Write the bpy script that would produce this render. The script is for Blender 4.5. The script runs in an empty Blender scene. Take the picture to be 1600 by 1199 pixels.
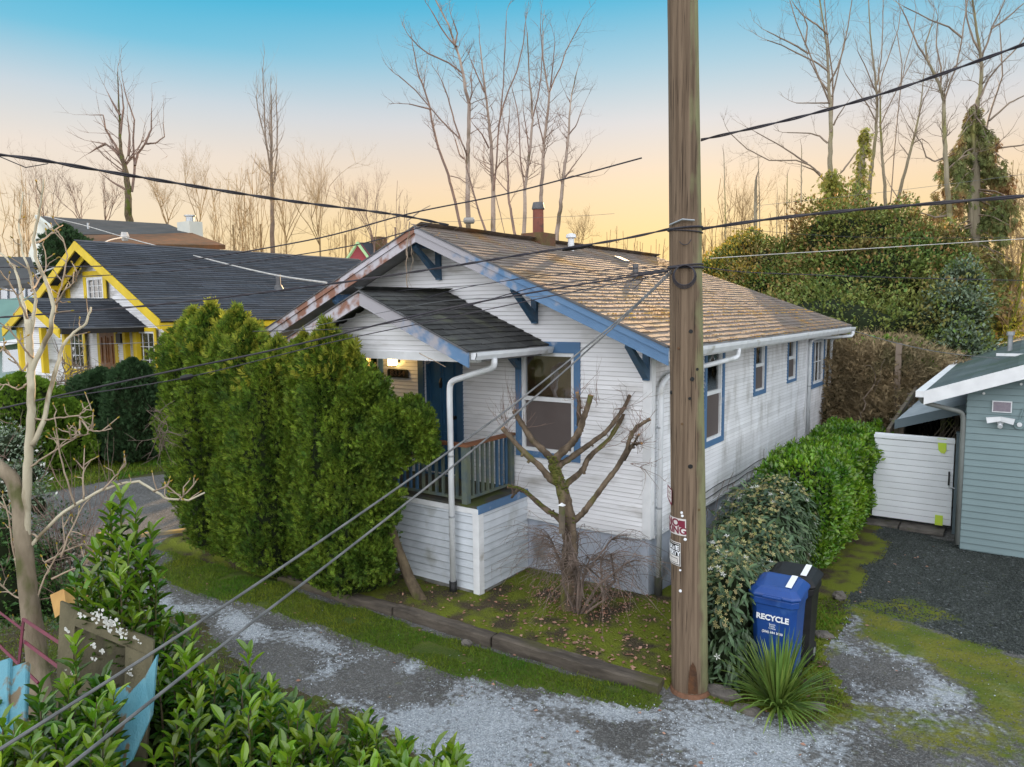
import bpy, math, random
import numpy as np
from mathutils import Vector, Matrix
R = math.radians
random.seed(7); NR = np.random.default_rng(7)
SC = bpy.context.scene
COL = SC.collection

# ------------------------------------------------------------ camera
F = 1144.2
PI_, RO_, YA_ = R(5.758), R(.587), R(35.044)
CP = np.array([4.018, -8.923, 4.0])
FW = np.array([-math.sin(YA_)*math.cos(PI_), math.cos(YA_)*math.cos(PI_), -math.sin(PI_)])
_rt = np.array([math.cos(YA_), math.sin(YA_), 0.0]); _up = np.cross(_rt, FW)
RT = _rt*math.cos(RO_) - _up*math.sin(RO_); UP = _up*math.cos(RO_) + _rt*math.sin(RO_)
cam = bpy.data.cameras.new('camera'); co = bpy.data.objects.new('camera', cam); COL.objects.link(co)
co.matrix_world = Matrix(((RT[0], UP[0], -FW[0], CP[0]), (RT[1], UP[1], -FW[1], CP[1]), (RT[2], UP[2], -FW[2], CP[2]), (0, 0, 0, 1)))
cam.sensor_width = 36; cam.lens = 36*F/1600; cam.clip_start = .05; cam.clip_end = 3000
SC.camera = co

# ------------------------------------------------------------ world, sun, exposure
EXPO = 1.0; EXPK = .51
SUN_EL, SUN_AZ = R(12), R(22)          # azimuth measured from +Y towards -X
SD = Vector((-math.sin(SUN_AZ)*math.cos(SUN_EL), math.cos(SUN_AZ)*math.cos(SUN_EL), math.sin(SUN_EL)))
W = bpy.data.worlds.new('World'); SC.world = W; W.use_nodes = True
nt = W.node_tree; nt.nodes.clear()
def nn(t, ty, **k):
    n = t.nodes.new(ty)
    for a, b in k.items(): setattr(n, a, b)
    return n
out = nn(nt, 'ShaderNodeOutputWorld')
sky = nn(nt, 'ShaderNodeTexSky'); sky.sky_type = 'NISHITA'; sky.sun_disc = False
sky.sun_elevation = SUN_EL; sky.sun_rotation = -SUN_AZ
bg1 = nn(nt, 'ShaderNodeBackground'); bg1.inputs[1].default_value = .05
nt.links.new(sky.outputs[0], bg1.inputs[0])
tc = nn(nt, 'ShaderNodeTexCoord'); sep = nn(nt, 'ShaderNodeSeparateXYZ')
nt.links.new(tc.outputs['Generated'], sep.inputs[0])
def ramp(stops):
    r = nn(nt, 'ShaderNodeValToRGB'); e = r.color_ramp.elements
    while len(e) < len(stops): e.new(.5)
    for i, (p, c) in enumerate(stops): e[i].position = p; e[i].color = (*c, 1)
    nt.links.new(sep.outputs[2], r.inputs[0]); return r
def s2l(c): return tuple((x/255/12.92 if x < 10 else ((x/255+.055)/1.055)**2.4) for x in c)
UPS = [(.47, (.16, .46, .66)), (.64, (.78, .93, 1.04)), (1, (1.05, 1.13, 1.23))]
side = ramp([(0, s2l((236, 214, 184))), (.10, s2l((250, 228, 194))), (.19, s2l((240, 227, 214))), (.25, s2l((204, 216, 224))), (.31, s2l((120, 196, 224))), (.36, s2l((72, 184, 220)))]+UPS)
back = ramp([(0, (2.6, 2.62, 2.72)), (.45, (2.45, 2.52, 2.66)), (1, (1.05, 1.13, 1.23))])
glow = ramp([(0, s2l((250, 206, 126))), (.09, s2l((250, 217, 150))), (.16, s2l((247, 220, 186))), (.235, s2l((218, 217, 219))), (.30, s2l((164, 203, 222))), (.375, s2l((66, 182, 220)))]+UPS)
dotn = nn(nt, 'ShaderNodeVectorMath', operation='DOT_PRODUCT'); nt.links.new(tc.outputs['Generated'], dotn.inputs[0])
dotn.inputs[1].default_value = (-math.sin(SUN_AZ), math.cos(SUN_AZ), 0)
mr = nn(nt, 'ShaderNodeMapRange'); mr.inputs[1].default_value = .72; mr.inputs[2].default_value = .98; mr.interpolation_type = 'SMOOTHSTEP'
nt.links.new(dotn.outputs['Value'], mr.inputs[0])
mx = nn(nt, 'ShaderNodeMix', data_type='RGBA'); nt.links.new(mr.outputs[0], mx.inputs[0])
nt.links.new(side.outputs[0], mx.inputs[6]); nt.links.new(glow.outputs[0], mx.inputs[7])
mrb = nn(nt, 'ShaderNodeMapRange'); mrb.interpolation_type = 'SMOOTHSTEP'   # unseen sky opposite the sunset, brightened to fill the shaded walls
for i_, v_ in ((1, .25), (2, -.35), (3, 0), (4, 1)): mrb.inputs[i_].default_value = v_
nt.links.new(dotn.outputs['Value'], mrb.inputs[0])
mxb = nn(nt, 'ShaderNodeMix', data_type='RGBA'); nt.links.new(mrb.outputs[0], mxb.inputs[0]); nt.links.new(mx.outputs[2], mxb.inputs[6]); nt.links.new(back.outputs[0], mxb.inputs[7])
bg2 = nn(nt, 'ShaderNodeBackground'); bg2.inputs[1].default_value = EXPK
nt.links.new(mxb.outputs[2], bg2.inputs[0])
ad = nn(nt, 'ShaderNodeMixShader'); ad.inputs[0].default_value = .965; nt.links.new(bg1.outputs[0], ad.inputs[1]); nt.links.new(bg2.outputs[0], ad.inputs[2])
nt.links.new(ad.outputs[0], out.inputs[0])
sl = bpy.data.lights.new('sun', 'SUN'); sl.energy = 4.5; sl.angle = R(.6); sl.color = (1, .66, .36)
so = bpy.data.objects.new('sun', sl); COL.objects.link(so); so.rotation_euler = (-SD).to_track_quat('-Z', 'Y').to_euler()
so.location = (0, 0, 30)
SC.view_settings.view_transform = 'Standard'; SC.view_settings.look = 'None'
SC.view_settings.exposure = EXPO; SC.view_settings.gamma = 1
SC.render.engine = 'CYCLES'

# ------------------------------------------------------------ helpers
def ray(x, y): return FW + RT*(x-800)/F - UP*(y-599.5)/F
def at(x, y, d): return CP + d*ray(x, y)                      # a point seen at (x, y), d metres deep
def gnd(x, y, z=0.0):
    r = ray(x, y); return CP + r*(z-CP[2])/r[2]
def ony(x, y, Y):
    r = ray(x, y); return CP + r*(Y-CP[1])/r[1]
def onx(x, y, X):
    r = ray(x, y); return CP + r*(X-CP[0])/r[0]
ORI = {}
def org(o):
    return ORI.get(o.name, np.zeros(3)) if o else np.zeros(3)
def thing(name, label, cat, loc, group=None):
    o = bpy.data.objects.new(name, None); COL.objects.link(o); o.location = tuple(float(a) for a in loc); o.empty_display_size = .2
    ORI[o.name] = np.array([float(a) for a in loc]); tag(o, label, cat, group); return o
def tag(o, label=None, cat=None, group=None, kind=None):
    if label: o['label'] = label
    if cat: o['category'] = cat
    if group: o['group'] = group
    if kind: o['kind'] = kind
    return o
def link(name, me, parent=None, loc=None, m=None):
    o = bpy.data.objects.new(name, me); COL.objects.link(o)
    if m is not None: o.data.materials.clear(); o.data.materials.append(m)
    if parent: o.parent = parent
    ORI[o.name] = org(parent) if loc is None else np.array(loc, float)
    if loc is not None: o.location = tuple(np.array(loc, float) - org(parent))
    return o
def inst(name, me, M, parent):
    o = bpy.data.objects.new(name, me); COL.objects.link(o); o.parent = parent
    o.matrix_basis = Matrix.Translation(Vector(-org(parent))) @ M
    return o
class MB:
    def __init__(s): s.v = []; s.f = []
    def poly(s, vs, fs):
        n = len(s.v); s.v += [tuple(float(c) for c in p) for p in vs]; s.f += [tuple(n+i for i in f) for f in fs]; return s
    def box(s, x0, x1, y0, y1, z0, z1):
        return s.poly([(x0,y0,z0),(x1,y0,z0),(x1,y1,z0),(x0,y1,z0),(x0,y0,z1),(x1,y0,z1),(x1,y1,z1),(x0,y1,z1)],
            [(3,2,1,0),(4,5,6,7),(0,1,5,4),(1,2,6,5),(2,3,7,6),(3,0,4,7)])
    def prism(s, pts, d):                    # polygon extruded along d
        n = len(pts); p = [np.array(q, float) for q in pts]; d = np.array(d, float)
        return s.poly(p+[q+d for q in p], [tuple(range(n))[::-1], tuple(range(n, 2*n))]+[(i, (i+1) % n, n+(i+1) % n, n+i) for i in range(n)])
    def tube(s, pts, r, n=8, cap=True):
        pts = [np.array(p, float) for p in pts]
        if not hasattr(r, '__len__'): r = [r]*len(pts)
        d0 = pts[1]-pts[0]; a = np.array([0, 0, 1.]) if abs(d0[2]) < .9*np.linalg.norm(d0) else np.array([1., 0, 0])
        u = np.cross(d0, a); u /= np.linalg.norm(u)+1e-12; b = len(s.v)
        for i, p in enumerate(pts):
            d = pts[min(i+1, len(pts)-1)]-pts[max(i-1, 0)]; d = d/(np.linalg.norm(d)+1e-12)
            u = u-d*(u@d); u /= np.linalg.norm(u)+1e-12; w = np.cross(d, u)
            for k in range(n):
                t = 2*math.pi*k/n; q = p+r[i]*(math.cos(t)*u+math.sin(t)*w); s.v.append((q[0], q[1], q[2]))
        for i in range(len(pts)-1):
            for k in range(n):
                k2 = (k+1) % n; s.f.append((b+i*n+k, b+i*n+k2, b+(i+1)*n+k2, b+(i+1)*n+k))
        if cap: s.f.append(tuple(b+k for k in range(n))[::-1]); s.f.append(tuple(b+(len(pts)-1)*n+k for k in range(n)))
        return s
    def mesh(s, name, o=np.zeros(3), m=None, smooth=False):
        me = bpy.data.meshes.new(name); me.from_pydata([(a-o[0], b-o[1], c-o[2]) for a, b, c in s.v], [], s.f)
        if m: me.materials.append(m)
        if smooth: me.polygons.foreach_set('use_smooth', [True]*len(me.polygons))
        me.update(); return me
    def build(s, name, m, parent=None, kind=None, smooth=False, loc=None, bevel=0):
        o_ = org(parent) if loc is None else np.array(loc, float)
        o = link(name, s.mesh(name, o_, m, smooth), parent, loc)
        if name in ('twigs', 'branches', 'stems') and parent: kind = 'stuff'
        if kind: o['kind'] = kind
        if bevel:
            b = o.modifiers.new('b', 'BEVEL'); b.width = bevel; b.segments = 2; b.limit_method = 'ANGLE'
        return o
def fast(name, V, Fc, m, parent=None, kind=None, loc=None, smooth=False):
    o_ = org(parent) if loc is None else np.array(loc, float)
    V = (V-o_).astype(np.float32); me = bpy.data.meshes.new(name); k = Fc.shape[1]
    me.vertices.add(len(V)); me.vertices.foreach_set('co', V.ravel())
    me.loops.add(Fc.size); me.loops.foreach_set('vertex_index', Fc.ravel().astype(np.int32))
    me.polygons.add(len(Fc)); me.polygons.foreach_set('loop_start', np.arange(0, Fc.size, k, dtype=np.int32))
    try: me.polygons.foreach_set('loop_total', np.full(len(Fc), k, dtype=np.int32))
    except Exception: pass
    me.update(calc_edges=True)
    if smooth: me.polygons.foreach_set('use_smooth', np.ones(len(Fc), dtype=bool))
    me.materials.append(m); o = link(name, me, parent, loc)
    if name in ('foliage', 'foliage_tips', 'twigs') and parent: kind = 'stuff'
    if kind: o['kind'] = kind
    return o
def scat(tv, tf, Rm, T):
    tv = np.array(tv, float); tf = np.array(tf, int)
    V = np.einsum('nij,kj->nki', Rm, tv)+T[:, None, :]
    Fc = tf[None]+(np.arange(len(T))*len(tv))[:, None, None]
    return V.reshape(-1, 3), Fc.reshape(-1, tf.shape[1])
def unit(a): return a/(np.linalg.norm(a, axis=-1, keepdims=True)+1e-9)
def frames(y, n):                            # rotation matrices: local y along y, local z near n
    y = unit(y); x = unit(np.cross(y, n)); z = np.cross(x, y); return np.stack([x, y, z], axis=-1)
_T = NR.random((64, 64, 64))
def vn(P, f=1.0, o=0):                       # value noise 0..1
    P = np.asarray(P)*f+o; i = np.floor(P).astype(int); t = P-i; t = t*t*(3-2*t); r = 0
    for a in (0, 1):
        for b in (0, 1):
            for c in (0, 1):
                w = (t[..., 0] if a else 1-t[..., 0])*(t[..., 1] if b else 1-t[..., 1])*(t[..., 2] if c else 1-t[..., 2])
                r = r+w*_T[(i[..., 0]+a) % 64, (i[..., 1]+b) % 64, (i[..., 2]+c) % 64]
    return r
def inpoly(x, y, P):
    r = np.zeros(x.shape, bool); n = len(P)
    for i in range(n):
        x0, y0 = P[i][:2]; x1, y1 = P[(i+1) % n][:2]
        c = ((y0 > y) != (y1 > y)) & (x < (x1-x0)*(y-y0)/((y1-y0) or 1e-9)+x0); r ^= c
    return r

# ------------------------------------------------------------ materials
def mat(name, c1, c2=None, sc=3, rough=.7, c3=None, sc3=.6, th3=(.5, .62), bump=0, bsc=60, rnd=0, hue=0, st=(1, 1, 1), spec=.3, metal=0, trans=0, emit=None, es=0, det=5, tcol=None, grad=None, seam=None):
    m = bpy.data.materials.new(name); m.use_nodes = True; t = m.node_tree; b = t.nodes['Principled BSDF']; L = t.links.new
    b.inputs['Roughness'].default_value = rough; b.inputs['Specular IOR Level'].default_value = spec; b.inputs['Metallic'].default_value = metal
    g = nn(t, 'ShaderNodeNewGeometry'); mp = nn(t, 'ShaderNodeMapping'); L(g.outputs['Position'], mp.inputs[0]); mp.inputs['Scale'].default_value = st
    def noise(s, d=det):
        n = nn(t, 'ShaderNodeTexNoise'); n.inputs['Scale'].default_value = s; n.inputs['Detail'].default_value = d; L(mp.outputs[0], n.inputs[0]); return n.outputs[0]
    def rng(src, a, c, lo=0, hi=1):
        r = nn(t, 'ShaderNodeMapRange'); L(src, r.inputs[0])
        for i, v in enumerate((a, c, lo, hi)): r.inputs[i+1].default_value = v
        return r.outputs[0]
    def mix(f, a, c):
        x = nn(t, 'ShaderNodeMix', data_type='RGBA')
        if isinstance(f, float): x.inputs[0].default_value = f
        else: L(f, x.inputs[0])
        for i, v in ((6, a), (7, c)):
            if isinstance(v, tuple): x.inputs[i].default_value = (*v, 1)
            else: L(v, x.inputs[i])
        return x.outputs[2]
    col = None
    if c2: col = mix(rng(noise(sc), .36, .64), c1, c2)
    if c3:
        f = rng(noise(sc3, 8), *th3)
        if grad:                              # wear grows along an axis: (axis, from, to)
            sp = nn(t, 'ShaderNodeSeparateXYZ'); L(g.outputs['Position'], sp.inputs[0])
            mu = nn(t, 'ShaderNodeMath', operation='ADD'); L(rng(sp.outputs[grad[0]], grad[1], grad[2], -.35, .35), mu.inputs[0]); L(noise(sc3, 8), mu.inputs[1]); f = rng(mu.outputs[0], *th3)
        col = mix(f, col or c1, c3)
    if seam:                                  # grime plus painted contact shade under each lap: (z0, reveal, width, colour)
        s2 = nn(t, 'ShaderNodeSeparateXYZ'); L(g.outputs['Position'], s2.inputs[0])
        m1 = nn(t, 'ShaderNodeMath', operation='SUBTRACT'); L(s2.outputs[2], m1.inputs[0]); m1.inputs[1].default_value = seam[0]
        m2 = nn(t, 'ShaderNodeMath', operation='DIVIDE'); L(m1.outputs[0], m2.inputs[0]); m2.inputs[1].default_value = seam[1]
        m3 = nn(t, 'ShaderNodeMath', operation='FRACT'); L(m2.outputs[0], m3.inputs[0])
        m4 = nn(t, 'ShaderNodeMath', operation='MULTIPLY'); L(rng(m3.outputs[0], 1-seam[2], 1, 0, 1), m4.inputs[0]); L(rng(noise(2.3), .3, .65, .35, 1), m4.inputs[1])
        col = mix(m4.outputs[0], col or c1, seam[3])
    if rnd or hue:
        oi = nn(t, 'ShaderNodeObjectInfo'); a = nn(t, 'ShaderNodeMath', operation='ADD'); L(oi.outputs['Random'], a.inputs[0]); L(g.outputs['Random Per Island'], a.inputs[1])
        fr = nn(t, 'ShaderNodeMath', operation='FRACT'); L(a.outputs[0], fr.inputs[0])
        h = nn(t, 'ShaderNodeHueSaturation'); L(rng(fr.outputs[0], 0, 1, 1-rnd, 1+rnd), h.inputs['Value'])
        f7 = nn(t, 'ShaderNodeMath', operation='MULTIPLY'); L(fr.outputs[0], f7.inputs[0]); f7.inputs[1].default_value = 7.3
        f8 = nn(t, 'ShaderNodeMath', operation='FRACT'); L(f7.outputs[0], f8.inputs[0]); L(rng(f8.outputs[0], 0, 1, .5-hue, .5+hue), h.inputs['Hue'])
        if col: L(col, h.inputs['Color'])
        else: h.inputs['Color'].default_value = (*c1, 1)
        col = h.outputs[0]
    if col: L(col, b.inputs['Base Color'])
    else: b.inputs['Base Color'].default_value = (*c1, 1)
    if bump:
        bp = nn(t, 'ShaderNodeBump'); bp.inputs['Distance'].default_value = bump; L(noise(bsc), bp.inputs['Height']); L(bp.outputs[0], b.inputs['Normal'])
    if emit: b.inputs['Emission Color'].default_value = (*emit, 1); b.inputs['Emission Strength'].default_value = es
    if trans:
        tr = nn(t, 'ShaderNodeBsdfTranslucent'); ms = nn(t, 'ShaderNodeMixShader'); ms.inputs[0].default_value = trans
        if col: L(col, tr.inputs[0])
        else: tr.inputs[0].default_value = (*c1, 1)
        if tcol:
            mm = nn(t, 'ShaderNodeMix', data_type='RGBA'); mm.blend_type = 'MULTIPLY'; mm.inputs[0].default_value = 1
            L(col, mm.inputs[6]) if col else None; mm.inputs[7].default_value = (*tcol, 1); L(mm.outputs[2], tr.inputs[0])
        o = t.nodes['Material Output']; L(b.outputs[0], ms.inputs[1]); L(tr.outputs[0], ms.inputs[2]); L(ms.outputs[0], o.inputs[0])
    return m
def glass(name, tint=(.9, .93, .95), base=.12):
    m = bpy.data.materials.new(name); m.use_nodes = True; t = m.node_tree; t.nodes.clear(); L = t.links.new
    o = nn(t, 'ShaderNodeOutputMaterial'); a = nn(t, 'ShaderNodeBsdfTransparent'); a.inputs[0].default_value = (*tint, 1)
    g = nn(t, 'ShaderNodeBsdfGlossy'); g.inputs['Roughness'].default_value = .03
    n = nn(t, 'ShaderNodeTexNoise'); n.inputs['Scale'].default_value = 2.5; ge = nn(t, 'ShaderNodeNewGeometry'); L(ge.outputs['Position'], n.inputs[0])
    bp = nn(t, 'ShaderNodeBump'); bp.inputs['Distance'].default_value = .01; L(n.outputs[0], bp.inputs['Height']); L(bp.outputs[0], g.inputs['Normal'])
    f = nn(t, 'ShaderNodeFresnel'); f.inputs[0].default_value = 1.5; ad = nn(t, 'ShaderNodeMath', operation='ADD'); L(f.outputs[0], ad.inputs[0]); ad.inputs[1].default_value = base
    x = nn(t, 'ShaderNodeMixShader'); L(ad.outputs[0], x.inputs[0]); L(a.outputs[0], x.inputs[1]); L(g.outputs[0], x.inputs[2]); L(x.outputs[0], o.inputs[0])
    return m
M = {}
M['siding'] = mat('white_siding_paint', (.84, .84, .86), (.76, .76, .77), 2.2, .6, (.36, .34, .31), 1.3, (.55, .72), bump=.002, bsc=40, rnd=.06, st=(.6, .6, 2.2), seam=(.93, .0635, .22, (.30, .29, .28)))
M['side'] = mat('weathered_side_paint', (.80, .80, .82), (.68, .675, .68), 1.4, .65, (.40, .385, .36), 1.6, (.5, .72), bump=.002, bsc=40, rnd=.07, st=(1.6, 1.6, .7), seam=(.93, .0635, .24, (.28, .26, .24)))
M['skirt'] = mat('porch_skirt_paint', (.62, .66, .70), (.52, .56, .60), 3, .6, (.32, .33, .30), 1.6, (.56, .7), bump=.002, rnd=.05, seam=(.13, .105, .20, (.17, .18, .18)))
M['white'] = mat('white_trim_paint', (.78, .79, .80), (.68, .69, .70), 4, .5, (.4, .38, .34), 2.5, (.62, .74))
M['found'] = mat('painted_foundation', (.50, .54, .62), (.40, .44, .52), 3, .8, (.16, .15, .14), 1.5, (.58, .72), bump=.006, bsc=25)
M['conc'] = mat('bare_concrete', (.26, .25, .23), (.17, .17, .16), 5, .9, (.10, .11, .06), 2, (.5, .65), bump=.005, bsc=40)
M['blue'] = mat('blue_trim_paint', (.09, .185, .33), (.08, .165, .30), 3, .5, (.28, .33, .42), 5, (.6, .7), bump=.001)
M['navy'] = mat('dark_blue_bracket_paint', (.045, .10, .17), (.055, .12, .20), 4, .5, (.10, .12, .14), 7, (.62, .7))
M['door'] = mat('dark_blue_door_paint', (.04, .125, .24), (.035, .11, .21), 4, .4)
M['rake'] = mat('peeling_rake_paint', (.10, .195, .34), (.13, .235, .39), 3, .6, (.36, .345, .37), 6, (.42, .64), bump=.002, grad=(0, -.3, -3.6), st=(1, 1, 1))
M['rake_worn'] = mat('worn_rake_paint', (.52, .50, .54), (.42, .38, .40), 4, .7, (.26, .13, .09), 4, (.48, .58), bump=.002)
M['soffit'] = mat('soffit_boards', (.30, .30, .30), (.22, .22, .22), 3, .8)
M['shingle'] = mat('old_tan_shingle', (.235, .185, .15), (.155, .13, .115), 2.2, .85, (.25, .155, .075), .9, (.56, .70), bump=.006, bsc=70, rnd=.14, hue=.012, spec=.15)
M['moss'] = mat('roof_moss', (.55, .29, .04), (.34, .19, .03), 6, .95, rnd=.3, hue=.02, bump=.01, bsc=60)
M['dshingle'] = mat('charcoal_shingle', (.055, .056, .054), (.035, .036, .036), 6, .8, (.08, .085, .06), 2, (.56, .7), bump=.006, bsc=70, rnd=.25)
M['nshingle'] = mat('blue_grey_shingle', (.050, .058, .072), (.040, .046, .058), 6, .75, bump=.004, rnd=.3)
M['gshingle'] = mat('green_grey_shingle', (.10, .13, .13), (.07, .095, .095), 1.2, .7, (.05, .08, .06), .9, (.5, .65), bump=.004, rnd=.12)
M['gutter'] = mat('white_gutter_metal', (.74, .76, .78), (.66, .68, .70), 5, .35, (.42, .42, .38), 3, (.62, .75), spec=.5)
M['glass'] = glass('window_glass'); M['dglass'] = glass('dark_glass', (.5, .55, .6), .2)
M['room'] = mat('dim_room', (.42, .25, .16), (.28, .16, .10), 1, .9)
M['screen'] = mat('insect_screen', (.12, .098, .092), (.105, .085, .08), 2, .8)
M['blind'] = mat('pale_blind', (.45, .48, .46), (.38, .40, .38), 2, .8)
M['cap'] = mat('weathered_deck', (.075, .07, .055), (.05, .055, .05), 5, .9, (.06, .075, .02), 2, (.5, .6), bump=.004)
M['green_baluster'] = mat('algae_baluster_paint', (.13, .15, .10), (.08, .11, .12), 5, .7)
M['handrail'] = mat('red_brown_handrail', (.24, .095, .045), (.17, .08, .04), 5, .7)
M['black'] = mat('black_metal', (.015, .015, .015), None, rough=.45)
M['plaque'] = mat('dark_plaque', (.018, .018, .016), (.03, .027, .022), 20, .5)
M['number'] = mat('bronze_number', (.20, .13, .08), None, rough=.4)
M['terra'] = mat('terracotta_flue', (.23, .085, .06), (.17, .065, .05), 5, .85, (.08, .06, .05), 6, (.55, .65), bump=.004)
M['brick'] = mat('mossy_brick', (.15, .07, .045), (.12, .10, .04), 6, .9, bump=.01)
M['pole'] = None
M['metal'] = mat('galvanised_metal', (.45, .47, .49), (.36, .38, .40), 6, .35, metal=.6)
M['lead'] = mat('dull_lead_vent', (.12, .12, .125), (.08, .08, .085), 6, .6)
M['bark'] = mat('moss_bark', (.15, .115, .07), (.08, .06, .04), 9, .95, (.085, .10, .018), 2.6, (.50, .60), bump=.02, bsc=30, st=(1, 1, .5))
M['pbark'] = mat('pollard_bark', (.175, .13, .088), (.07, .052, .036), 10, .95, (.12, .12, .03), 3, (.56, .66), bump=.02, bsc=35, st=(1, 1, .6))
M['trunkmoss'] = mat('dull_trunk_moss', (.12, .125, .02), (.07, .085, .018), 20, .95, bump=.02, bsc=60)
M['moss_clump'] = mat('bright_moss', (.17, .19, .02), (.10, .13, .018), 20, .95, bump=.02, bsc=60)
M['cutwood'] = mat('cut_wood', (.36, .20, .09), (.26, .15, .07), 20, .9)
M['birch'] = mat('pale_birch_bark', (.40, .32, .26), (.26, .20, .165), 1.6, .85, (.13, .10, .06), 2, (.54, .64), st=(1, 1, .35))
M['alder'] = mat('grey_green_bark', (.30, .26, .18), (.19, .16, .11), 1.8, .85, (.20, .19, .06), .8, (.52, .64), st=(1, 1, .35))
M['twig'] = mat('twig_brown', (.26, .17, .13), (.17, .12, .10), 2, .8)
M['goldtwig'] = mat('golden_twig', (.38, .255, .115), (.24, .165, .085), 1.2, .8)
M['greytwig'] = mat('grey_twig', (.26, .20, .15), (.18, .14, .11), 2, .8)
M['lowbark'] = mat('grey_lower_bark', (.27, .22, .155), (.16, .125, .085), 6, .9, (.10, .10, .04), 4, (.54, .64), bump=.012, bsc=30, st=(1, 1, .4))
M['whitebark'] = mat('smooth_pale_bark', (.55, .50, .37), (.40, .35, .25), 4, .8, (.20, .16, .10), 5, (.56, .66), bump=.006, bsc=30, st=(1, 1, .4))
M['palebranch'] = mat('pale_branch', (.42, .33, .24), (.28, .21, .15), 4, .8)
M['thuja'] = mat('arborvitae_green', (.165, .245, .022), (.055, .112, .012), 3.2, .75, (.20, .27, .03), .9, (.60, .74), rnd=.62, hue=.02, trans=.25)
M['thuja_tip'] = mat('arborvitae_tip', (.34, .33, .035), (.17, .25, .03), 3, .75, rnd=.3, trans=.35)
M['thuja_core'] = mat('painted_shade_core', (.012, .020, .004), (.008, .014, .003), 4, .95)  # near-black solid fill; shade between the leaves is painted into its colour
M['yew'] = mat('dark_yew', (.04, .085, .03), (.025, .06, .02), 3, .8, rnd=.4, trans=.15)
M['globe'] = mat('bright_globe_green', (.15, .25, .02), (.09, .18, .015), 3, .8, rnd=.3, trans=.25)
M['laurel'] = mat('laurel_leaf', (.065, .15, .010), (.035, .095, .008), 1.4, .2, rnd=.5, hue=.02, trans=.15, spec=.6, tcol=(1.6, 1.9, .8))
M['laurel_new'] = mat('fresh_laurel_leaf', (.18, .27, .018), (.11, .21, .015), 2, .22, rnd=.35, hue=.02, trans=.2, spec=.55, tcol=(1.4, 1.7, .7))
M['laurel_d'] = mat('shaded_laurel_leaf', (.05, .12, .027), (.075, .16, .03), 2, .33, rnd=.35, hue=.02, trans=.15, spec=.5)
M['hedge'] = mat('clipped_laurel_leaf', (.19, .31, .03), (.065, .155, .018), 2.0, .25, rnd=.45, hue=.02, trans=.25, spec=.5, tcol=(1.5, 1.9, .7))
M['clem'] = mat('long_dark_leaf', (.045, .085, .038), (.075, .125, .05), 2, .42, rnd=.4, hue=.015, trans=.12, spec=.5)
M['clemflower'] = mat('cream_flower', (.60, .55, .26), (.32, .28, .09), 3, .7, rnd=.3, hue=.03, trans=.3)
M['whiteflower'] = mat('white_flower', (.80, .80, .74), None, rough=.6, trans=.3)
M['photinia'] = mat('shrub_leaf', (.20, .22, .05), (.10, .17, .035), .5, .6, (.27, .17, .06), .45, (.54, .66), rnd=.45, hue=.025, trans=.2)
M['photinia_red'] = mat('reddish_shrub_leaf', (.36, .21, .07), (.17, .13, .04), 2, .55, rnd=.4, hue=.02, trans=.25)
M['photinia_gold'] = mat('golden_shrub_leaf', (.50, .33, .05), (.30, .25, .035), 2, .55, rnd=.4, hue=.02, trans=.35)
M['greyleaf'] = mat('silvery_leaf', (.10, .15, .075), (.17, .22, .15), 2, .4, rnd=.4, hue=.02, spec=.5)
M['ivy'] = mat('ivy_leaf', (.24, .26, .05), (.34, .32, .06), 2, .6, rnd=.4, hue=.03, trans=.3)
M['cedar'] = mat('cedar_spray', (.13, .16, .05), (.25, .23, .08), .8, .75, (.30, .17, .07), .8, (.50, .62), rnd=.4, hue=.02, trans=.2)
M['yellowleaf'] = mat('yellow_green_leaf', (.55, .48, .05), (.36, .30, .05), 1, .7, rnd=.3, trans=.4)
M['brownhedge'] = mat('brown_twig_thicket', (.36, .27, .15), (.22, .17, .095), 1, .9, (.10, .12, .04), .6, (.55, .68), rnd=.35)
M['maple'] = mat('purple_brown_twig', (.22, .165, .135), (.13, .10, .082), 4, .85, rnd=.3)
M['deadleaf'] = mat('dead_leaf', (.30, .15, .10), (.36, .22, .16), 4, .8, rnd=.35)
M['yucca'] = mat('strap_leaf', (.13, .22, .04), (.19, .28, .06), 3, .4, rnd=.35, hue=.02, trans=.2, spec=.4)
M['grass'] = mat('grass_blade', (.07, .165, .008), (.15, .185, .012), .9, .7, rnd=.4, hue=.02, trans=.25)
M['wire'] = mat('black_wire', (.035, .032, .042), (.05, .045, .05), 3, .5)
M['wire_grey'] = mat('grey_wire', (.10, .105, .11), (.16, .165, .17), 3, .5)
M['wire_pale'] = mat('pale_wire', (.58, .55, .52), (.42, .41, .40), 5, .5)
M['steel_guy'] = mat('steel_guy_cable', (.17, .168, .165), (.09, .09, .09), 8, .4)
M['yellow'] = mat('yellow_trim_paint', (.72, .52, .025), (.62, .44, .02), 2, .5)
M['cream'] = mat('cream_wall', (.62, .62, .55), (.54, .55, .50), 1, .7)
M['teal'] = mat('pale_teal_wall', (.28, .38, .37), (.24, .33, .32), 1, .7)
M['tealroof'] = mat('green_metal_roof', (.13, .24, .20), (.11, .20, .17), 1, .5)
M['farroof'] = mat('far_grey_roof', (.075, .075, .075), (.055, .055, .055), 1, .8, rnd=.15)
M['rustroof'] = mat('rust_moss_roof', (.20, .085, .035), (.12, .07, .035), 2, .85, rnd=.15)
M['redwall'] = mat('dull_red_wall', (.32, .06, .07), None, rough=.7)
M['limetrim'] = mat('pale_green_trim', (.40, .60, .30), None, rough=.6)
M['wooddoor'] = mat('varnished_wood_door', (.30, .13, .045), (.20, .085, .03), 6, .45)
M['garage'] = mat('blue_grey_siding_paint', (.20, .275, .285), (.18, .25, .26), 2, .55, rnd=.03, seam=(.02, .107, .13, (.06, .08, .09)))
M['garage_trim'] = mat('slate_trim_paint', (.13, .17, .19), (.11, .15, .17), 3, .6)
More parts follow.
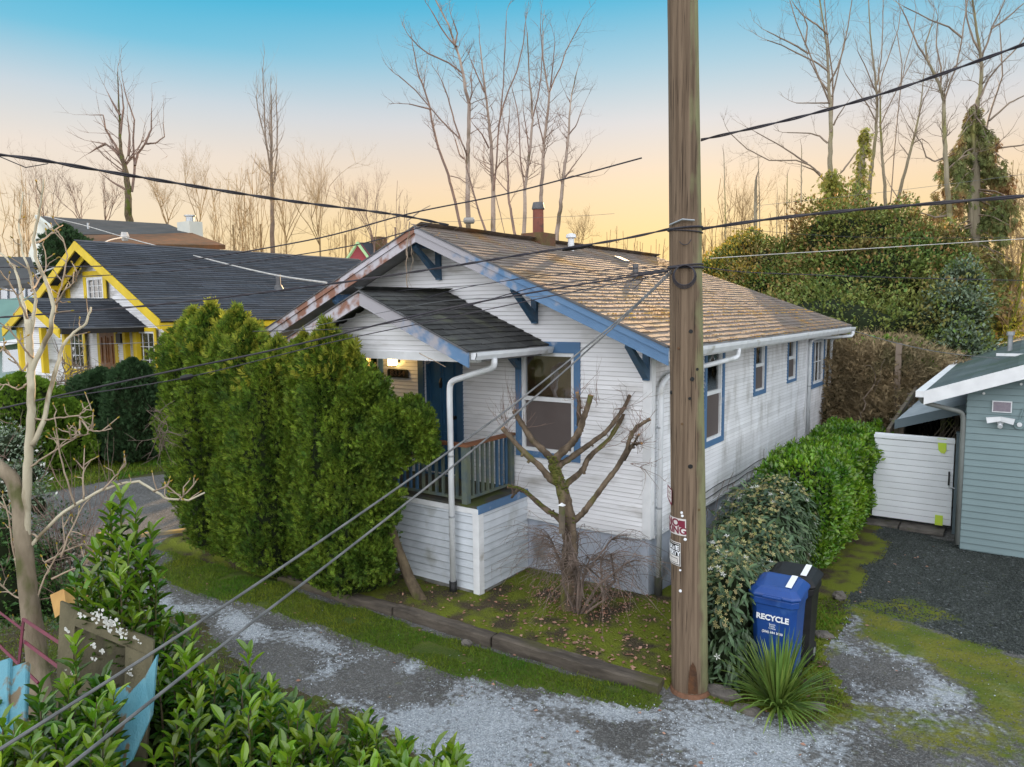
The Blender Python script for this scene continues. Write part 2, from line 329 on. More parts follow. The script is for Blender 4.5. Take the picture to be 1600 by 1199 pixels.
M['taupe'] = mat('taupe_downspout', (.20, .22, .21), (.17, .18, .17), 3, .5)
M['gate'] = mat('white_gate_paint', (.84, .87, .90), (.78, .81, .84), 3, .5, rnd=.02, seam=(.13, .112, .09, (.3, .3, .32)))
M['tape'] = mat('neon_tape', (.55, .78, .06), (.62, .74, .10), 9, .5)
M['leanroof'] = mat('pale_sheet_roof', (.42, .48, .52), (.32, .38, .42), 3, .5)
M['oldwood'] = mat('old_grey_wood', (.16, .13, .095), (.10, .085, .065), 6, .9, (.11, .12, .04), 3, (.55, .66), bump=.006, st=(1, 1, 1))
M['darkshed'] = mat('dark_shed_inside', (.02, .018, .015), (.03, .027, .02), 3, .95)
M['timber'] = mat('landscape_timber', (.12, .10, .08), (.06, .05, .04), 8, .95, (.075, .07, .03), 2.2, (.55, .66), bump=.01, bsc=25, st=(.35, 1.5, 1.5))
M['binblue'] = mat('blue_bin_plastic', (.010, .060, .26), (.009, .052, .23), 6, .38, (.05, .13, .36), 5, (.62, .75), spec=.5)
M['binblack'] = mat('black_bin_plastic', (.008, .008, .009), (.014, .014, .015), 8, .5, spec=.3)
M['print'] = mat('white_print', (.80, .82, .85), None, rough=.5)
M['signwhite'] = mat('sign_white', (.72, .70, .67), (.6, .57, .54), 12, .5)
M['signred'] = mat('sign_maroon', (.20, .025, .05), (.17, .02, .04), 8, .5)
M['signblack'] = mat('sign_black', (.012, .012, .014), None, rough=.5)
M['turq'] = mat('peeling_turquoise_paint', (.09, .26, .33), (.13, .31, .37), 5, .6, (.17, .13, .08), 5, (.54, .60), bump=.004, st=(2.5, 2.5, .6))
M['doorleaf'] = mat('dark_door_panel', (.085, .075, .045), (.05, .045, .028), 6, .95, (.11, .12, .05), 4, (.56, .66), bump=.005, st=(1.5, 1.5, .8))
M['doorwood'] = mat('rotten_door_wood', (.16, .14, .085), (.10, .09, .055), 6, .95, (.60, .58, .52), 9, (.68, .70), bump=.005, st=(1.5, 1.5, .8))
M['magenta'] = mat('magenta_metal_paint', (.16, .022, .045), (.12, .018, .035), 8, .45)
M['stone'] = mat('weathered_stone', (.19, .17, .15), (.11, .10, .09), 6, .9, (.09, .10, .03), 4, (.55, .65), bump=.02)
M['tan'] = mat('tan_cardboard', (.50, .30, .10), (.42, .24, .08), 5, .8)
M['curb'] = mat('yellow_curb_paint', (.42, .27, .06), (.30, .24, .14), 4, .8, (.16, .15, .13), 3, (.5, .62))
M['lit'] = mat('lit_lamp_glass', (1, .75, .35), None, emit=(1, .66, .22), es=6)
M['litwin'] = mat('lit_room_wall', (1, .8, .4), None, emit=(1, .74, .30), es=1.6)
M['insul'] = mat('glazed_insulator', (.30, .28, .26), None, rough=.25)
def pole_mat():
    m = mat('creosote_pole_wood', (.215, .155, .105), (.12, .083, .055), 4.2, .9, (.045, .03, .02), 11, (.575, .66), bump=.016, bsc=12, st=(7, 7, .16), det=9)
    t = m.node_tree; b = t.nodes['Principled BSDF']; L = t.links.new; src = b.inputs['Base Color'].links[0].from_socket
    g = nn(t, 'ShaderNodeNewGeometry')
    # lichen on the side that faces +X, and the brown base
    sp = nn(t, 'ShaderNodeSeparateXYZ'); L(g.outputs['Normal'], sp.inputs[0])
    mu = nn(t, 'ShaderNodeVectorMath', operation='DOT_PRODUCT'); L(g.outputs['Normal'], mu.inputs[0]); mu.inputs[1].default_value = (.96, .27, 0)
    n = nn(t, 'ShaderNodeTexNoise'); n.inputs['Scale'].default_value = 6; n.inputs['Detail'].default_value = 8; mp = nn(t, 'ShaderNodeMapping'); mp.inputs['Scale'].default_value = (1, 1, .5); L(g.outputs['Position'], mp.inputs[0]); L(mp.outputs[0], n.inputs[0])
    a = nn(t, 'ShaderNodeMath', operation='ADD'); L(mu.outputs['Value'], a.inputs[0]); L(n.outputs[0], a.inputs[1])
    r = nn(t, 'ShaderNodeMapRange'); L(a.outputs[0], r.inputs[0])
    for i, v in enumerate((1.12, 1.42, 0, .75)): r.inputs[i+1].default_value = v
    x = nn(t, 'ShaderNodeMix', data_type='RGBA'); L(r.outputs[0], x.inputs[0]); L(src, x.inputs[6]); x.inputs[7].default_value = (.25, .26, .13, 1)
    L(x.outputs[2], b.inputs['Base Color']); return m
M['pole'] = pole_mat()
# ------------------------------------------------------------ wall tools
def WP(ax, pl, sg, u, d, z): return (u, pl+sg*d, z) if ax == 'x' else (pl+sg*d, u, z)
def wbox(mb, ax, pl, sg, u0, u1, d0, d1, z0, z1):
    a = pl+sg*d0; b = pl+sg*d1; lo, hi = min(a, b), max(a, b)
    return mb.box(u0, u1, lo, hi, z0, z1) if ax == 'x' else mb.box(lo, hi, u0, u1, z0, z1)
def siding(parent, ax, pl, sg, u0, u1, z0, z1, rev, holes, m, clip=None, joined=False, name='siding_board', joint=.35, thick=.016):
    k = 0; big = MB(); z = z0
    while z < z1-.01:
        zt = min(z+rev*1.04, z1); zm = (z+zt)/2; lo, hi = u0, u1
        if clip: c = clip(zt); lo, hi = max(lo, c[0]), min(hi, c[1])
        iv = [(lo, hi)]
        for (a, b, c, d) in holes:
            if c < zm < d: iv = [q for (p, r) in iv for q in ((p, min(r, a)), (max(p, b), r)) if q[1]-q[0] > .01]
        parts = []
        for (p, r) in iv:
            if r-p > 1.8 and random.random() < joint:
                j = random.uniform(p+.5, r-.5); parts += [(p, j-.0015), (j+.0015, r)]
            else: parts.append((p, r))
        for (p, r) in parts:
            if r-p < .02: continue
            t = thick+random.uniform(-.001, .0015); dz = random.uniform(-.001, .001)
            pts = [WP(ax, pl, sg, p, 0, z), WP(ax, pl, sg, p, t, z+dz), WP(ax, pl, sg, p, .004, zt), WP(ax, pl, sg, p, 0, zt)]
            d = WP(ax, 0, 1, r-p, 0, 0)
            if joined: big.prism(pts, d)
            else: MB().prism(pts, d).build(name, m, parent)
        z += rev
    if joined and big.v: big.build(name, m, parent, kind='stuff')
def wallcore(parent, ax, pl, sg, u0, u1, z0, z1, holes, m, th=.1, name='wall'):
    us = sorted({u0, u1, *[h for q in holes for h in q[:2]]}); zs = sorted({z0, z1, *[h for q in holes for h in q[2:]]}); mb = MB()
    for i in range(len(us)-1):
        for j in range(len(zs)-1):
            um, zm = (us[i]+us[i+1])/2, (zs[j]+zs[j+1])/2
            if any(a < um < b and c < zm < d for a, b, c, d in holes): continue
            wbox(mb, ax, pl, sg, us[i], us[i+1], -th, 0, zs[j], zs[j+1])
    return mb.build(name, m, parent)
def frame(mb, ax, pl, sg, u0, u1, z0, z1, w, d0, d1, wt=None, wb=None):
    wt = wt or w; wb = wb or w
    wbox(mb, ax, pl, sg, u0, u0+w, d0, d1, z0+wb, z1-wt); wbox(mb, ax, pl, sg, u1-w, u1, d0, d1, z0+wb, z1-wt)
    wbox(mb, ax, pl, sg, u0, u1, d0, d1, z1-wt, z1); wbox(mb, ax, pl, sg, u0, u1, d0, d1, z0, z0+wb); return mb
def window(parent, ax, pl, sg, u0, u1, z0, z1, w, trim, rail=None, wt=None, wb=None, sash=.045, lower=None, grid=None, label=None, g='glass', back='room', curtain=None, deep=1.0):
    o = frame(MB(), ax, pl, sg, u0, u1, z0, z1, w, .0, .03, wt, wb).build('window', M[trim], parent)
    if label: o['label'] = label
    a, b, c, d = u0+w, u1-w, z0+(wb or w), z1-(wt or w)
    frame(MB(), ax, pl, sg, a+.002, b-.002, c+.002, d-.002, sash, -.06, .012).build('sash', M['white'], o)
    a += sash; b -= sash; c += sash; d -= sash
    if rail: wbox(MB(), ax, pl, sg, a, b, -.045, .006, rail-.03, rail+.03).build('meeting_rail', M['white'], o)
    for (p, q) in ([(c, rail-.03), (rail+.03, d)] if rail else [(c, d)]):
        wbox(MB(), ax, pl, sg, a, b, -.035, -.031, p, q).build('pane', M[g], o)
    if lower and rail: wbox(MB(), ax, pl, sg, a+.01, b-.01, -.022, -.02, c, rail-.03).build('insect_screen', M[lower], o)
    if grid:
        mb = MB()
        for i in range(1, grid[0]): x = a+(b-a)*i/grid[0]; wbox(mb, ax, pl, sg, x-.009, x+.009, -.03, -.012, c, d)
        for i in range(1, grid[1]): x = c+(d-c)*i/grid[1]; wbox(mb, ax, pl, sg, a, b, -.03, -.0118, x-.009, x+.009)
        mb.build('muntin', M['white'], o)
    if curtain:
        mb = MB(); n = 26
        vs = []
        for i in range(n+1):
            for zz in (c+curtain[1]*(d-c), d): vs.append(WP(ax, pl, sg, a+(b-a)*i/n, -.10+.012*math.sin(i*1.9), zz))
        mb.poly(vs, [(2*i, 2*i+2, 2*i+3, 2*i+1) for i in range(n)]); mb.build('curtain', M[curtain[0]], o)
    mb = MB()                                   # shallow room behind the glass
    wbox(mb, ax, pl, sg, a-.1, b+.1, -deep-.02, -deep, c-.1, d+.1); wbox(mb, ax, pl, sg, a-.12, a-.1, -deep, -.11, c-.1, d+.1); wbox(mb, ax, pl, sg, b+.1, b+.12, -deep, -.11, c-.1, d+.1)
    wbox(mb, ax, pl, sg, a-.1, b+.1, -deep, -.11, c-.12, c-.1); wbox(mb, ax, pl, sg, a-.1, b+.1, -deep, -.11, d+.1, d+.12)
    mb.build('room_behind', M[back], o); return o
def text(parent, name, s, size, Mx, m, ext=.002, bold=0, align='CENTER', warp=None):
    c = bpy.data.curves.new(name, 'FONT'); c.body = s; c.size = size; c.extrude = ext; c.align_x = align; c.align_y = 'CENTER'; c.offset = bold; c.resolution_u = 3
    o = bpy.data.objects.new(name, c); COL.objects.link(o); bpy.context.view_layer.update()
    me = bpy.data.meshes.new_from_object(o.evaluated_get(bpy.context.evaluated_depsgraph_get())); bpy.data.objects.remove(o)
    for v in me.vertices:
        p = warp(v.co) if warp else Mx @ v.co
        v.co = Vector([p[i]-org(parent)[i] for i in range(3)])
    me.materials.clear(); me.materials.append(m)
    o = bpy.data.objects.new(name, me); COL.objects.link(o); o.parent = parent; return o
def shingles(parent, xm, zr, s, xe, y0, yend, rev, wd, m, name='shingle', sgn=1, limit=300, thick=.012, joined=False, rag=.006, lift=.006):
    """tabs on the slope that falls from the ridge (xm, zr) towards xm+sgn*..; yend(x) gives the far end"""
    ca = 1/math.sqrt(1+s*s); sa = s*ca; L = abs(xe-xm)/ca; rows = int(L/rev); ln = rev*1.25
    tv = [(0,0,0),(1,0,0),(1,1,0),(0,1,0),(0,0,1),(1,0,1),(1,1,.15),(0,1,.15)]
    me = MB().poly([(x*(wd-.006), y*ln, z*thick) for x, y, z in tv], [(3,2,1,0),(4,5,6,7),(0,1,5,4),(1,2,6,5),(2,3,7,6),(3,0,4,7)]).mesh(name, m=m)
    items = []
    for r in range(rows+1):
        u = L-r*rev; x = xm+sgn*u*ca; z = zr-u*sa; ye = yend(x)
        y = y0-random.random()*wd
        while y < ye-.05:
            a = max(y, y0); b = min(y+wd, ye)
            if b-a > .04: items.append((x, a, z, (b-a)/wd))
            y += wd
    items.sort(key=lambda i: (i[0]-CP[0])**2+(i[1]-CP[1])**2+(i[2]-CP[2])**2)
    X = Vector((0, 1, 0)); Y = Vector((-sgn*ca, 0, sa)); Z = X.cross(Y) if sgn < 0 else Vector((sa, 0, ca)); Z = Vector((sgn*sa, 0, ca))
    big = MB()
    for i, (x, y, z, f) in enumerate(items):
        p = Vector((x, y, z))+Z*(lift+random.uniform(0, .004))+Y*random.uniform(-rag, rag)
        t = random.uniform(-.012, .012)
        Mx = Matrix(((X.x*f, Y.x, Z.x, p.x), (X.y*f, Y.y, Z.y, p.y), (X.z*f, Y.z, Z.z, p.z), (0, 0, 0, 1))) @ Matrix.Rotation(t, 4, 'Z')
        if i < limit and not joined: inst(name, me, Mx, parent)
        else: big.poly([tuple(Mx @ v.co) for v in me.vertices], [tuple(pl.vertices) for pl in me.polygons])
    if big.v: big.build(name if joined else 'upper_'+name, m, parent, kind='stuff')
    return items

# ============================================================ THE WHITE BUNGALOW
XM, ZR, S = -3.5, 5.24, .425
XE, YF = .52, -.65
def zroof(x): return ZR-S*abs(x-XM)
H = thing('bungalow', 'white bungalow with blue trim, tan moss-flecked shingle roof and gabled front porch, in the middle', 'house', (-3.5, 0, 0))
fw = (-2.06, -1.16, 1.92, 3.38)            # openings: front window, door, lit window
dr = (-3.98, -3.30, 1.36, 3.40); lw = (-6.0, -5.0, 2.1, 3.42)
holesF = [fw, dr, lw]
wallcore(H, 'x', 0, -1, -7, 0, .9, 3.5, holesF, M['siding'])
MB().prism([(-7, .0, 3.5), (0, 0, 3.5), (0, 0, zroof(0)-.055), (XM, 0, ZR-.055), (-7, 0, zroof(-7)-.055)], (0, .1, 0)).build('gable_wall', M['siding'], H)
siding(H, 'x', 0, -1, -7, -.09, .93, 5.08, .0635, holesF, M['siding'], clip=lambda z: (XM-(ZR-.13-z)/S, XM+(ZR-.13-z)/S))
holesS = [(2.02, 2.74, 1.93, 3.34), (4.50, 5.10, 2.48, 3.34), (6.78, 7.36, 2.50, 3.34), (8.92, 10.0, 2.2, 3.2)]
wallcore(H, 'y', 0, 1, 0.1, 10.3, .9, 3.42, holesS, M['side'])
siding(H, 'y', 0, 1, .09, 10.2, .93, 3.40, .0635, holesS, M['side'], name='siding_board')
wallcore(H, 'y', -7, -1, 0.1, 10.3, .9, 3.5, [], M['siding']); wallcore(H, 'x', 10.3, 1, -7, 0, .9, 3.5, [], M['siding'])
# corner boards, water table, foundation
for (a, b, c, d, z0) in ((-.10, .022, -.022, 0, .9), (.0, .0221, 0, .10, .9), (-7.02, -6.9, -.022, 0, .9)): MB().box(a, b, c, d, z0, 3.48).build('corner_board', M['white'], H)
for y in (8.30, 10.2): MB().box(.0, .024, y, y+.10, .9, 3.38).build('corner_board', M['white'], H)
MB().box(-7, -.1, -.03, -.0, .885, .925).build('water_table', M['white'], H); MB().box(0, .03, .1, 10.3, .885, .925).build('water_table', M['white'], H)
MB().box(-7.0, -.02, .015, 10.3, -.2, .885).build('foundation', M['found'], H)
# windows
window(H, 'x', 0, -1, -2.16, -1.06, 1.83, 3.54, .10, 'blue', rail=2.70, wt=.16, wb=.09, sash=.05, lower='screen', deep=.42, label='tall front window with blue trim and insect screen')
window(H, 'x', 0, -1, -6.1, -4.9, 2.0, 3.5, .1, 'blue', g='glass', back='litwin', label='lit window glowing behind the hedge')
window(H, 'y', 0, 1, 1.93, 2.83, 1.82, 3.38, .09, 'blue', rail=2.66, lower='screen', wt=.04, curtain=('blind', .55))
window(H, 'y', 0, 1, 4.42, 5.18, 2.38, 3.38, .08, 'blue', rail=2.93, lower='screen', wt=.04, curtain=('blind', .55), sash=.03)
window(H, 'y', 0, 1, 6.70, 7.44, 2.42, 3.38, .06, 'blue', rail=2.93, lower='screen', wt=.04, curtain=('blind', .6))
window(H, 'y', 0, 1, 8.84, 10.1, 2.10, 3.30, .09, 'blue', grid=(3, 2), g='dglass')
# front door with frame
fr = frame(MB(), 'x', 0, -1, -4.10, -3.17, 1.30, 3.46, .12, 0, .035, .06, .06).build('door_frame', M['navy'], H)
dd = MB().box(-3.975, -3.305, .03, .07, 1.365, 3.395).build('door', M['door'], H)
for (a, b) in ((-3.90, -3.66), (-3.62, -3.38)):
    for (c, d) in ((1.5, 2.05), (2.15, 3.2)): frame(MB(), 'x', .03, -1, a, b, c, d, .025, 0, .012).build('door_panel', M['door'], dd)
MB().tube([(-3.64, .02, 2.92), (-3.64, 0, 2.84), (-3.64, -.005, 2.76)], [.018, .03, .02], 8).build('door_knocker', M['black'], dd)
MB().tube([(-3.36, .03, 2.3), (-3.36, -.03, 2.3)], [.03, .032], 10).build('door_handle', M['black'], dd)
# roof deck, fascia, soffit
def deck(poly, th, m, name='roof_deck', par=H): return MB().prism([(x, y, z-.0) for x, y, z in poly], (0, 0, -th)).build(name, m, par)
E1 = XE; E2 = 2*XM-XE+.16
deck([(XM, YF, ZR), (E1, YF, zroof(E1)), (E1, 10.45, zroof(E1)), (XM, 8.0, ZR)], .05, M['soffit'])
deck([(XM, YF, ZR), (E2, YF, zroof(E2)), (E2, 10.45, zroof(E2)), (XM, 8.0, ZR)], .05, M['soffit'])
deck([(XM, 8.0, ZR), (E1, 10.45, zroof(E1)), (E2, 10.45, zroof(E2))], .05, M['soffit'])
def rake(x0, x1, y, top, hgt, th, m, name, par, zf): # board following the slope
    z0, z1 = zf(x0)-top, zf(x1)-top
    return MB().prism([(x0, y, z0), (x1, y, z1), (x1, y, z1-hgt), (x0, y, z0-hgt)], (0, -th, 0)).build(name, m, par)
rake(XM, E1, YF, .004, .085, .045, M['rake'], 'rake_board', H, zroof); rake(XM, E1, YF, .09, .13, .025, M['rake'], 'rake_board', H, zroof)
rake(E2, XM-.001, YF, .004, .085, .045, M['rake_worn'], 'rake_board', H, zroof)['label'] = 'rake board with bare red-brown wood'
rake(E2, XM-.001, YF, .09, .13, .025, M['rake_worn'], 'rake_board', H, zroof)['label'] = 'rake board with flaking whitish paint'
rake(XM, E1, YF+.02, -.016, .02, .08, M['lead'], 'drip_edge', H, zroof); rake(E2, XM, YF+.02, -.016, .02, .08, M['lead'], 'drip_edge', H, zroof)
MB().box(E1-.03, E1, YF, 10.45, zroof(E1)-.17, zroof(E1)-.05).build('eave_board', M['white'], H)
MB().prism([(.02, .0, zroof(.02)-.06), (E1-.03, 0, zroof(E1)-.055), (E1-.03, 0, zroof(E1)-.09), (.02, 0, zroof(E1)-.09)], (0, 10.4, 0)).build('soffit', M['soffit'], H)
def yend(x): return 8.0+(x-XM)*2.45/4.02
shingles(H, XM, ZR+.004, S, XE+.02, YF-.03, yend, .135, .27, M['shingle'], thick=.017, rag=.012)
shingles(H, XM, ZR+.004, S, E2-.02, YF-.03, lambda x: 8.0+(XM-x)*2.45/4.2, .135, .30, M['shingle'], sgn=-1, joined=True, name='far_side_shingle')
mb = MB(); y = YF-.03
while y < 7.95:
    mb.prism([(XM-.12, y, ZR-.03), (XM, y, ZR+.022+random.uniform(0, .008)), (XM+.12, y, ZR-.03)], (0, .16, random.uniform(-.004, .004))); y += .145
mb.build('ridge_cap', M['shingle'], H, kind='stuff')
# moss tufts sitting on the butts of the shingle rows
mb = MB(); ca = 1/math.sqrt(1+S*S)
for i in range(9000):
    u = random.random()**.55; L_ = 4.02/ca; row = int(u*L_/.135); uu = L_-(int((L_-u*L_)/.135))*.135+random.uniform(-.01, .004)
    x = XM+uu*ca; y = random.uniform(YF, 10.0)
    if y > yend(x)-.1: continue
    dens = vn(np.array([x, y*.7, 0.]), 1.3, 9)*.9+.55*max(0, (x-XM)/4-.35)
    if abs(x+.33) < .12: dens += .5
    if dens < .50+random.random()*.25: continue
    rr = random.uniform(.012, .030)*(1.25 if abs(x+.33) < .12 else 1); ln = rr*random.uniform(1.2, 4.0); z = zroof(x)+.018
    mb.poly([(x-rr, y, z), (x, y-ln, z-rr*S), (x+rr, y, z-rr*S*2), (x, y+ln, z-rr*S), (x, y, z+rr*.7)], [(0, 1, 4), (1, 2, 4), (2, 3, 4), (3, 0, 4)])
mb.build('roof_moss', M['moss'], H, kind='stuff')
# knee brackets
for xb in (-.05, -1.8, -3.6, -5.42):
    zt = zroof(xb)-.10; w = .045; br = MB()
    br.box(xb-w, xb+w, -.07, -.018, zt-.62, zt-.02); br.box(xb-w+.002, xb+w-.002, YF+.06, -.07, zt-.15, zt-.04)
    br.prism([(xb-w-.001, -.07, zt-.60), (xb-w-.001, -.07, zt-.47), (xb-w-.001, YF+.12, zt-.15), (xb-w-.001, YF+.05, zt-.15)], (2*w+.002, 0, 0))
    br.build('bracket', M['blue' if xb < -5 else 'navy'], H)
# gutters and downspouts
def gutter(y0, y1, x, z, par, w=.11, h=.10, m='gutter'):
    t = .006; pr = [(x, z), (x+w, z), (x+w, z-.012), (x+w-.012, z-.02), (x+w-.03, z-h), (x, z-h), (x, z-h+t), (x+w-.034, z-h+t), (x+w-.018, z-.02), (x+w-.018, z-.008), (x+.004, z-.008)]
    g = MB().prism([(a, y0, b) for a, b in [(x, z), (x+.004, z), (x+.004, z-h+t), (x+w-.034, z-h+t), (x+w-.012, z-.03), (x+w-.012, z), (x+w, z), (x+w, z-.035), (x+w-.028, z-h), (x, z-h)]], (0, y1-y0, 0))
    for yy in (y0, y1-.004): g.prism([(x, yy, z-.001), (x+w, yy, z-.001), (x+w, yy, z-.035), (x+w-.028, yy, z-h), (x, yy, z-h)], (0, .004, 0))
    return g.build('gutter', M[m], par)
gutter(YF+.02, 10.5, E1+.001, zroof(E1)-.035, H)
def bend(p, n=4):                              # round the corners of a polyline
    p = [np.array(q, float) for q in p]; o = [p[0]]
    for i in range(1, len(p)-1):
        a = p[i]+(p[i-1]-p[i])*min(.45, .10/np.linalg.norm(p[i-1]-p[i])); b = p[i]+(p[i+1]-p[i])*min(.45, .10/np.linalg.norm(p[i+1]-p[i]))
        for k in range(n+1): t = k/n; o.append((1-t)**2*a+2*t*(1-t)*p[i]+t*t*b)
    return o+[p[-1]]
def spout(pts, par, r=.036, m='gutter', straps=()):
    o = MB().tube(bend(pts), r, 12).build('downspout', M[m], par, smooth=True)
    for z in straps: MB().tube([(pts[-1][0], pts[-1][1], z), (pts[-1][0], pts[-1][1], z+.025)], r+.006, 12).build('strap', M['metal'], o)
zg = zroof(E1)-.13
spout([(.585, 1.75, zg), (.585, 1.75, zg-.13), (.10, .35, zg-.30), (.09, .13, zg-.42), (.075, .13, .35)], H, straps=(2.4, 1.3))
spout([(.075, .13, .35), (.075, .13, .0)], H, .055, 'cap')
spout([(.585, 10.3, zg), (.585, 10.3, zg-.12), (.12, 8.75, zg-.12), (.065, 8.42, zg-.18), (.065, 8.42, .93)], H, straps=(2.2,))
spout([(.585, 10.42, zg), (.585, 10.42, zg-.1), (.12, 10.34, zg-.18), (.07, 10.33, .2)], H, straps=(2.2,))
# chimney, flue vent, roof vents
ch = MB().box(-3.72, -3.28, 2.45, 2.95, 5.0, 5.40).build('chimney', M['brick'], H)
MB().tube([(-3.5, 2.7, 5.38), (-3.5, 2.7, 5.84)], [.105, .10], 14).build('flue', M['terra'], ch, smooth=False)
MB().tube([(-3.5, 2.7, 5.84), (-3.5, 2.7, 5.86), (-3.5, 2.7, 5.97)], [.115, .12, .095], 14).build('flue_cap', M['lead'], ch)
vt = MB().tube([(-3.15, 3.3, 5.0), (-3.15, 3.3, 5.33)], .06, 12).build('roof_vent', M['gutter'], H, smooth=False)
MB().tube([(-3.15, 3.3, 5.33), (-3.15, 3.3, 5.35), (-3.15, 3.3, 5.41), (-3.15, 3.3, 5.43)], [.06, .10, .09, .03], 14).build('vent_cap', M['gutter'], vt)
p = gnd(993, 428, 4.66); MB().tube([(-2.13, 3.98, 4.6), (-2.13, 3.98, 4.84)], .055, 10).build('roof_vent', M['lead'], H)
MB().prism([(-2.95, 4.65, 4.98), (-2.70, 4.65, 4.87), (-2.70, 4.65, 4.97), (-2.93, 4.65, 5.07)], (0, .25, 0)).build('roof_vent', M['lead'], H)
MB().box(-1.93, -1.72, 3.2, 3.42, zroof(-1.8)-.02, zroof(-1.8)+.07).build('roof_vent', M['brick'], H)
# dryer vents and cable along the side wall
for y in (5.15, 5.95):
    MB().prism([(.02, y, 1.30), (.02, y, 1.12), (.10, y, 1.10), (.04, y, 1.30)], (0, .14, 0)).build('wall_vent', M['gutter'], H)
MB().tube([(.035, y, 1.02+.012*math.sin(y*5)) for y in np.arange(.9, 8.2, .25)], .006, 5).build('wall_cable', M['wire'], H)
MB().tube([(.035, y, 1.12+.02*math.sin(y*3)) for y in np.arange(1.6, 6.2, .25)], .005, 5).build('wall_cable', M['wire'], H)
mb = MB()
for i in range(26):                            # dry vine runners on the foundation
    y = random.uniform(1.2, 4.2); z = random.uniform(.35, 1.0); p = [np.array([.03, y, z])]; a = random.uniform(-1, 1.5)
    for k in range(7): a += random.uniform(-.7, .7); p.append(p[-1]+np.array([random.uniform(-.004, .008), .09*math.cos(a), .09*math.sin(a)]))
    mb.tube(p, .004, 3, False)
tag(mb.build('dry_vine', M['twig'], loc=(0, 3, .5)), 'thin leafless vine clinging to the side foundation of the white bungalow', 'vine')

# ---------------- porch
PX, PZ, PS, PY = -3.45, 4.27, .42, -1.85
def zp(x): return PZ-PS*abs(x-PX)
PE, PW = -1.58, -5.32
porch = H
for e in (PE, PW): MB().prism([(PX, PY, PZ), (e, PY, zp(e)), (e, -.02, zp(e)), (PX, -.02, PZ)], (0, 0, -.05)).build('porch_roof', M['soffit'], H)
for (a, b) in ((PX, PE), (PW, PX-.001)):
    rake(a, b, PY, .0, .19, .03, M['rake'] if b > PX else M['rake_worn'], 'porch_rake_board', H, zp); rake(a, b, PY+.02, -.014, .018, .07, M['lead'], 'drip_edge', H, zp)
shingles(H, PX, PZ+.004, PS, PE+.02, PY-.03, lambda x: -.02, .165, .27, M['dshingle'], name='porch_shingle', thick=.02, rag=.014)
shingles(H, PX, PZ+.004, PS, PW-.02, PY-.03, lambda x: -.02, .165, .27, M['dshingle'], name='porch_shingle', sgn=-1, joined=True)
mb = MB(); y = PY-.03
while y < -.1: mb.prism([(PX-.10, y, PZ-.03), (PX, y, PZ+.024), (PX+.10, y, PZ-.03)], (0, .16, random.uniform(-.004, .004))); y += .15
mb.build('porch_ridge_cap', M['dshingle'], H, kind='stuff')
GY = -1.50
MB().prism([(PW+.25, GY, 3.44), (PE-.22, GY, 3.44), (PX, GY, PZ-.12)], (0, .05, 0)).build('porch_gable', M['siding'], H)
siding(H, 'x', GY, -1, PW+.2, PE-.15, 3.44, 4.05, .075, [], M['siding'], clip=lambda z: (PX-(PZ-.10-z)/PS, PX+(PZ-.10-z)/PS), joint=0)
MB().box(PW+.16, PE-.12, GY-.045, GY+.05, 3.33, 3.44).build('porch_beam', M['white'], H)
for x in (PE-.20, PW+.12): MB().box(x, x+.08, GY+.05, -.02, 3.34, 3.46).build('porch_beam', M['soffit'], H)
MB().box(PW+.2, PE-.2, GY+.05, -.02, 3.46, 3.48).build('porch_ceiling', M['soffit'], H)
MB().box(PW+.1, PW+.22, GY-.06, GY+.06, 1.35, 3.33).build('porch_post', M['white'], H)
gutter(PY+.02, -.03, PE+.001, zp(PE)-.012, H, .10, .09)
spout([(PE+.06, -1.42, zp(PE)-.10), (PE+.06, -1.42, zp(PE)-.22), (-1.95, -1.36, 3.15), (-2.34, -1.31, 3.04), (-2.36, -1.31, 2.9), (-2.36, -1.31, .22)], H, .042, straps=(2.0, 1.15))
spout([(-2.36, -1.31, .24), (-2.36, -1.31, .0)], H, .055, 'black')
br = MB(); br.box(-2.14, -2.06, -.06, -.018, 3.12, 3.42); br.prism([(-2.14, -.06, 3.14), (-2.14, -.06, 3.24), (-2.14, -.36, 3.42), (-2.14, -.42, 3.42)], (.08, 0, 0)); br.build('bracket', M['navy'], H)
# porch box: skirt boards, deck, cap
QX, QY, QZ = -1.97, -1.21, 1.31
MB().box(-5.3, QX-.02, QY+.02, 0, -.1, QZ-.02).build('porch_core', M['skirt'], H)
MB().box(-5.3, QX, QY, 0, QZ-.015, QZ+.02).build('porch_deck', M['cap'], H)
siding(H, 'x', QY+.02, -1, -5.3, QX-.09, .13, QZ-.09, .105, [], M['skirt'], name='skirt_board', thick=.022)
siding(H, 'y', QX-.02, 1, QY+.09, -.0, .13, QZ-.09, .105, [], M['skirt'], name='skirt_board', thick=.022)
MB().box(-5.3, QX-.0, QY-.012, QY+.02, QZ-.09, QZ-.016).build('skirt_cap_board', M['white'], H)
MB().box(QX-.02, QX+.012, QY-.011, -.0, QZ-.085, QZ+.024).build('skirt_cap_board', M['blue'], H)['label'] = 'blue edge board on the right side of the porch'
MB().box(QX-.10, QX+.008, QY-.010, QY+.02, .02, QZ-.09).build('skirt_corner_board', M['white'], H); MB().box(QX-.02, QX+.0079, QY+.02, QY+.10, .02, QZ-.09).build('skirt_corner_board', M['white'], H)
MB().box(-5.3, QX-.10, QY+.005, QY+.05, -.1, .13).build('porch_footing', M['conc'], H); MB().box(QX-.05, QX-.006, QY+.1, 0, -.1, .13).build('porch_footing', M['conc'], H)
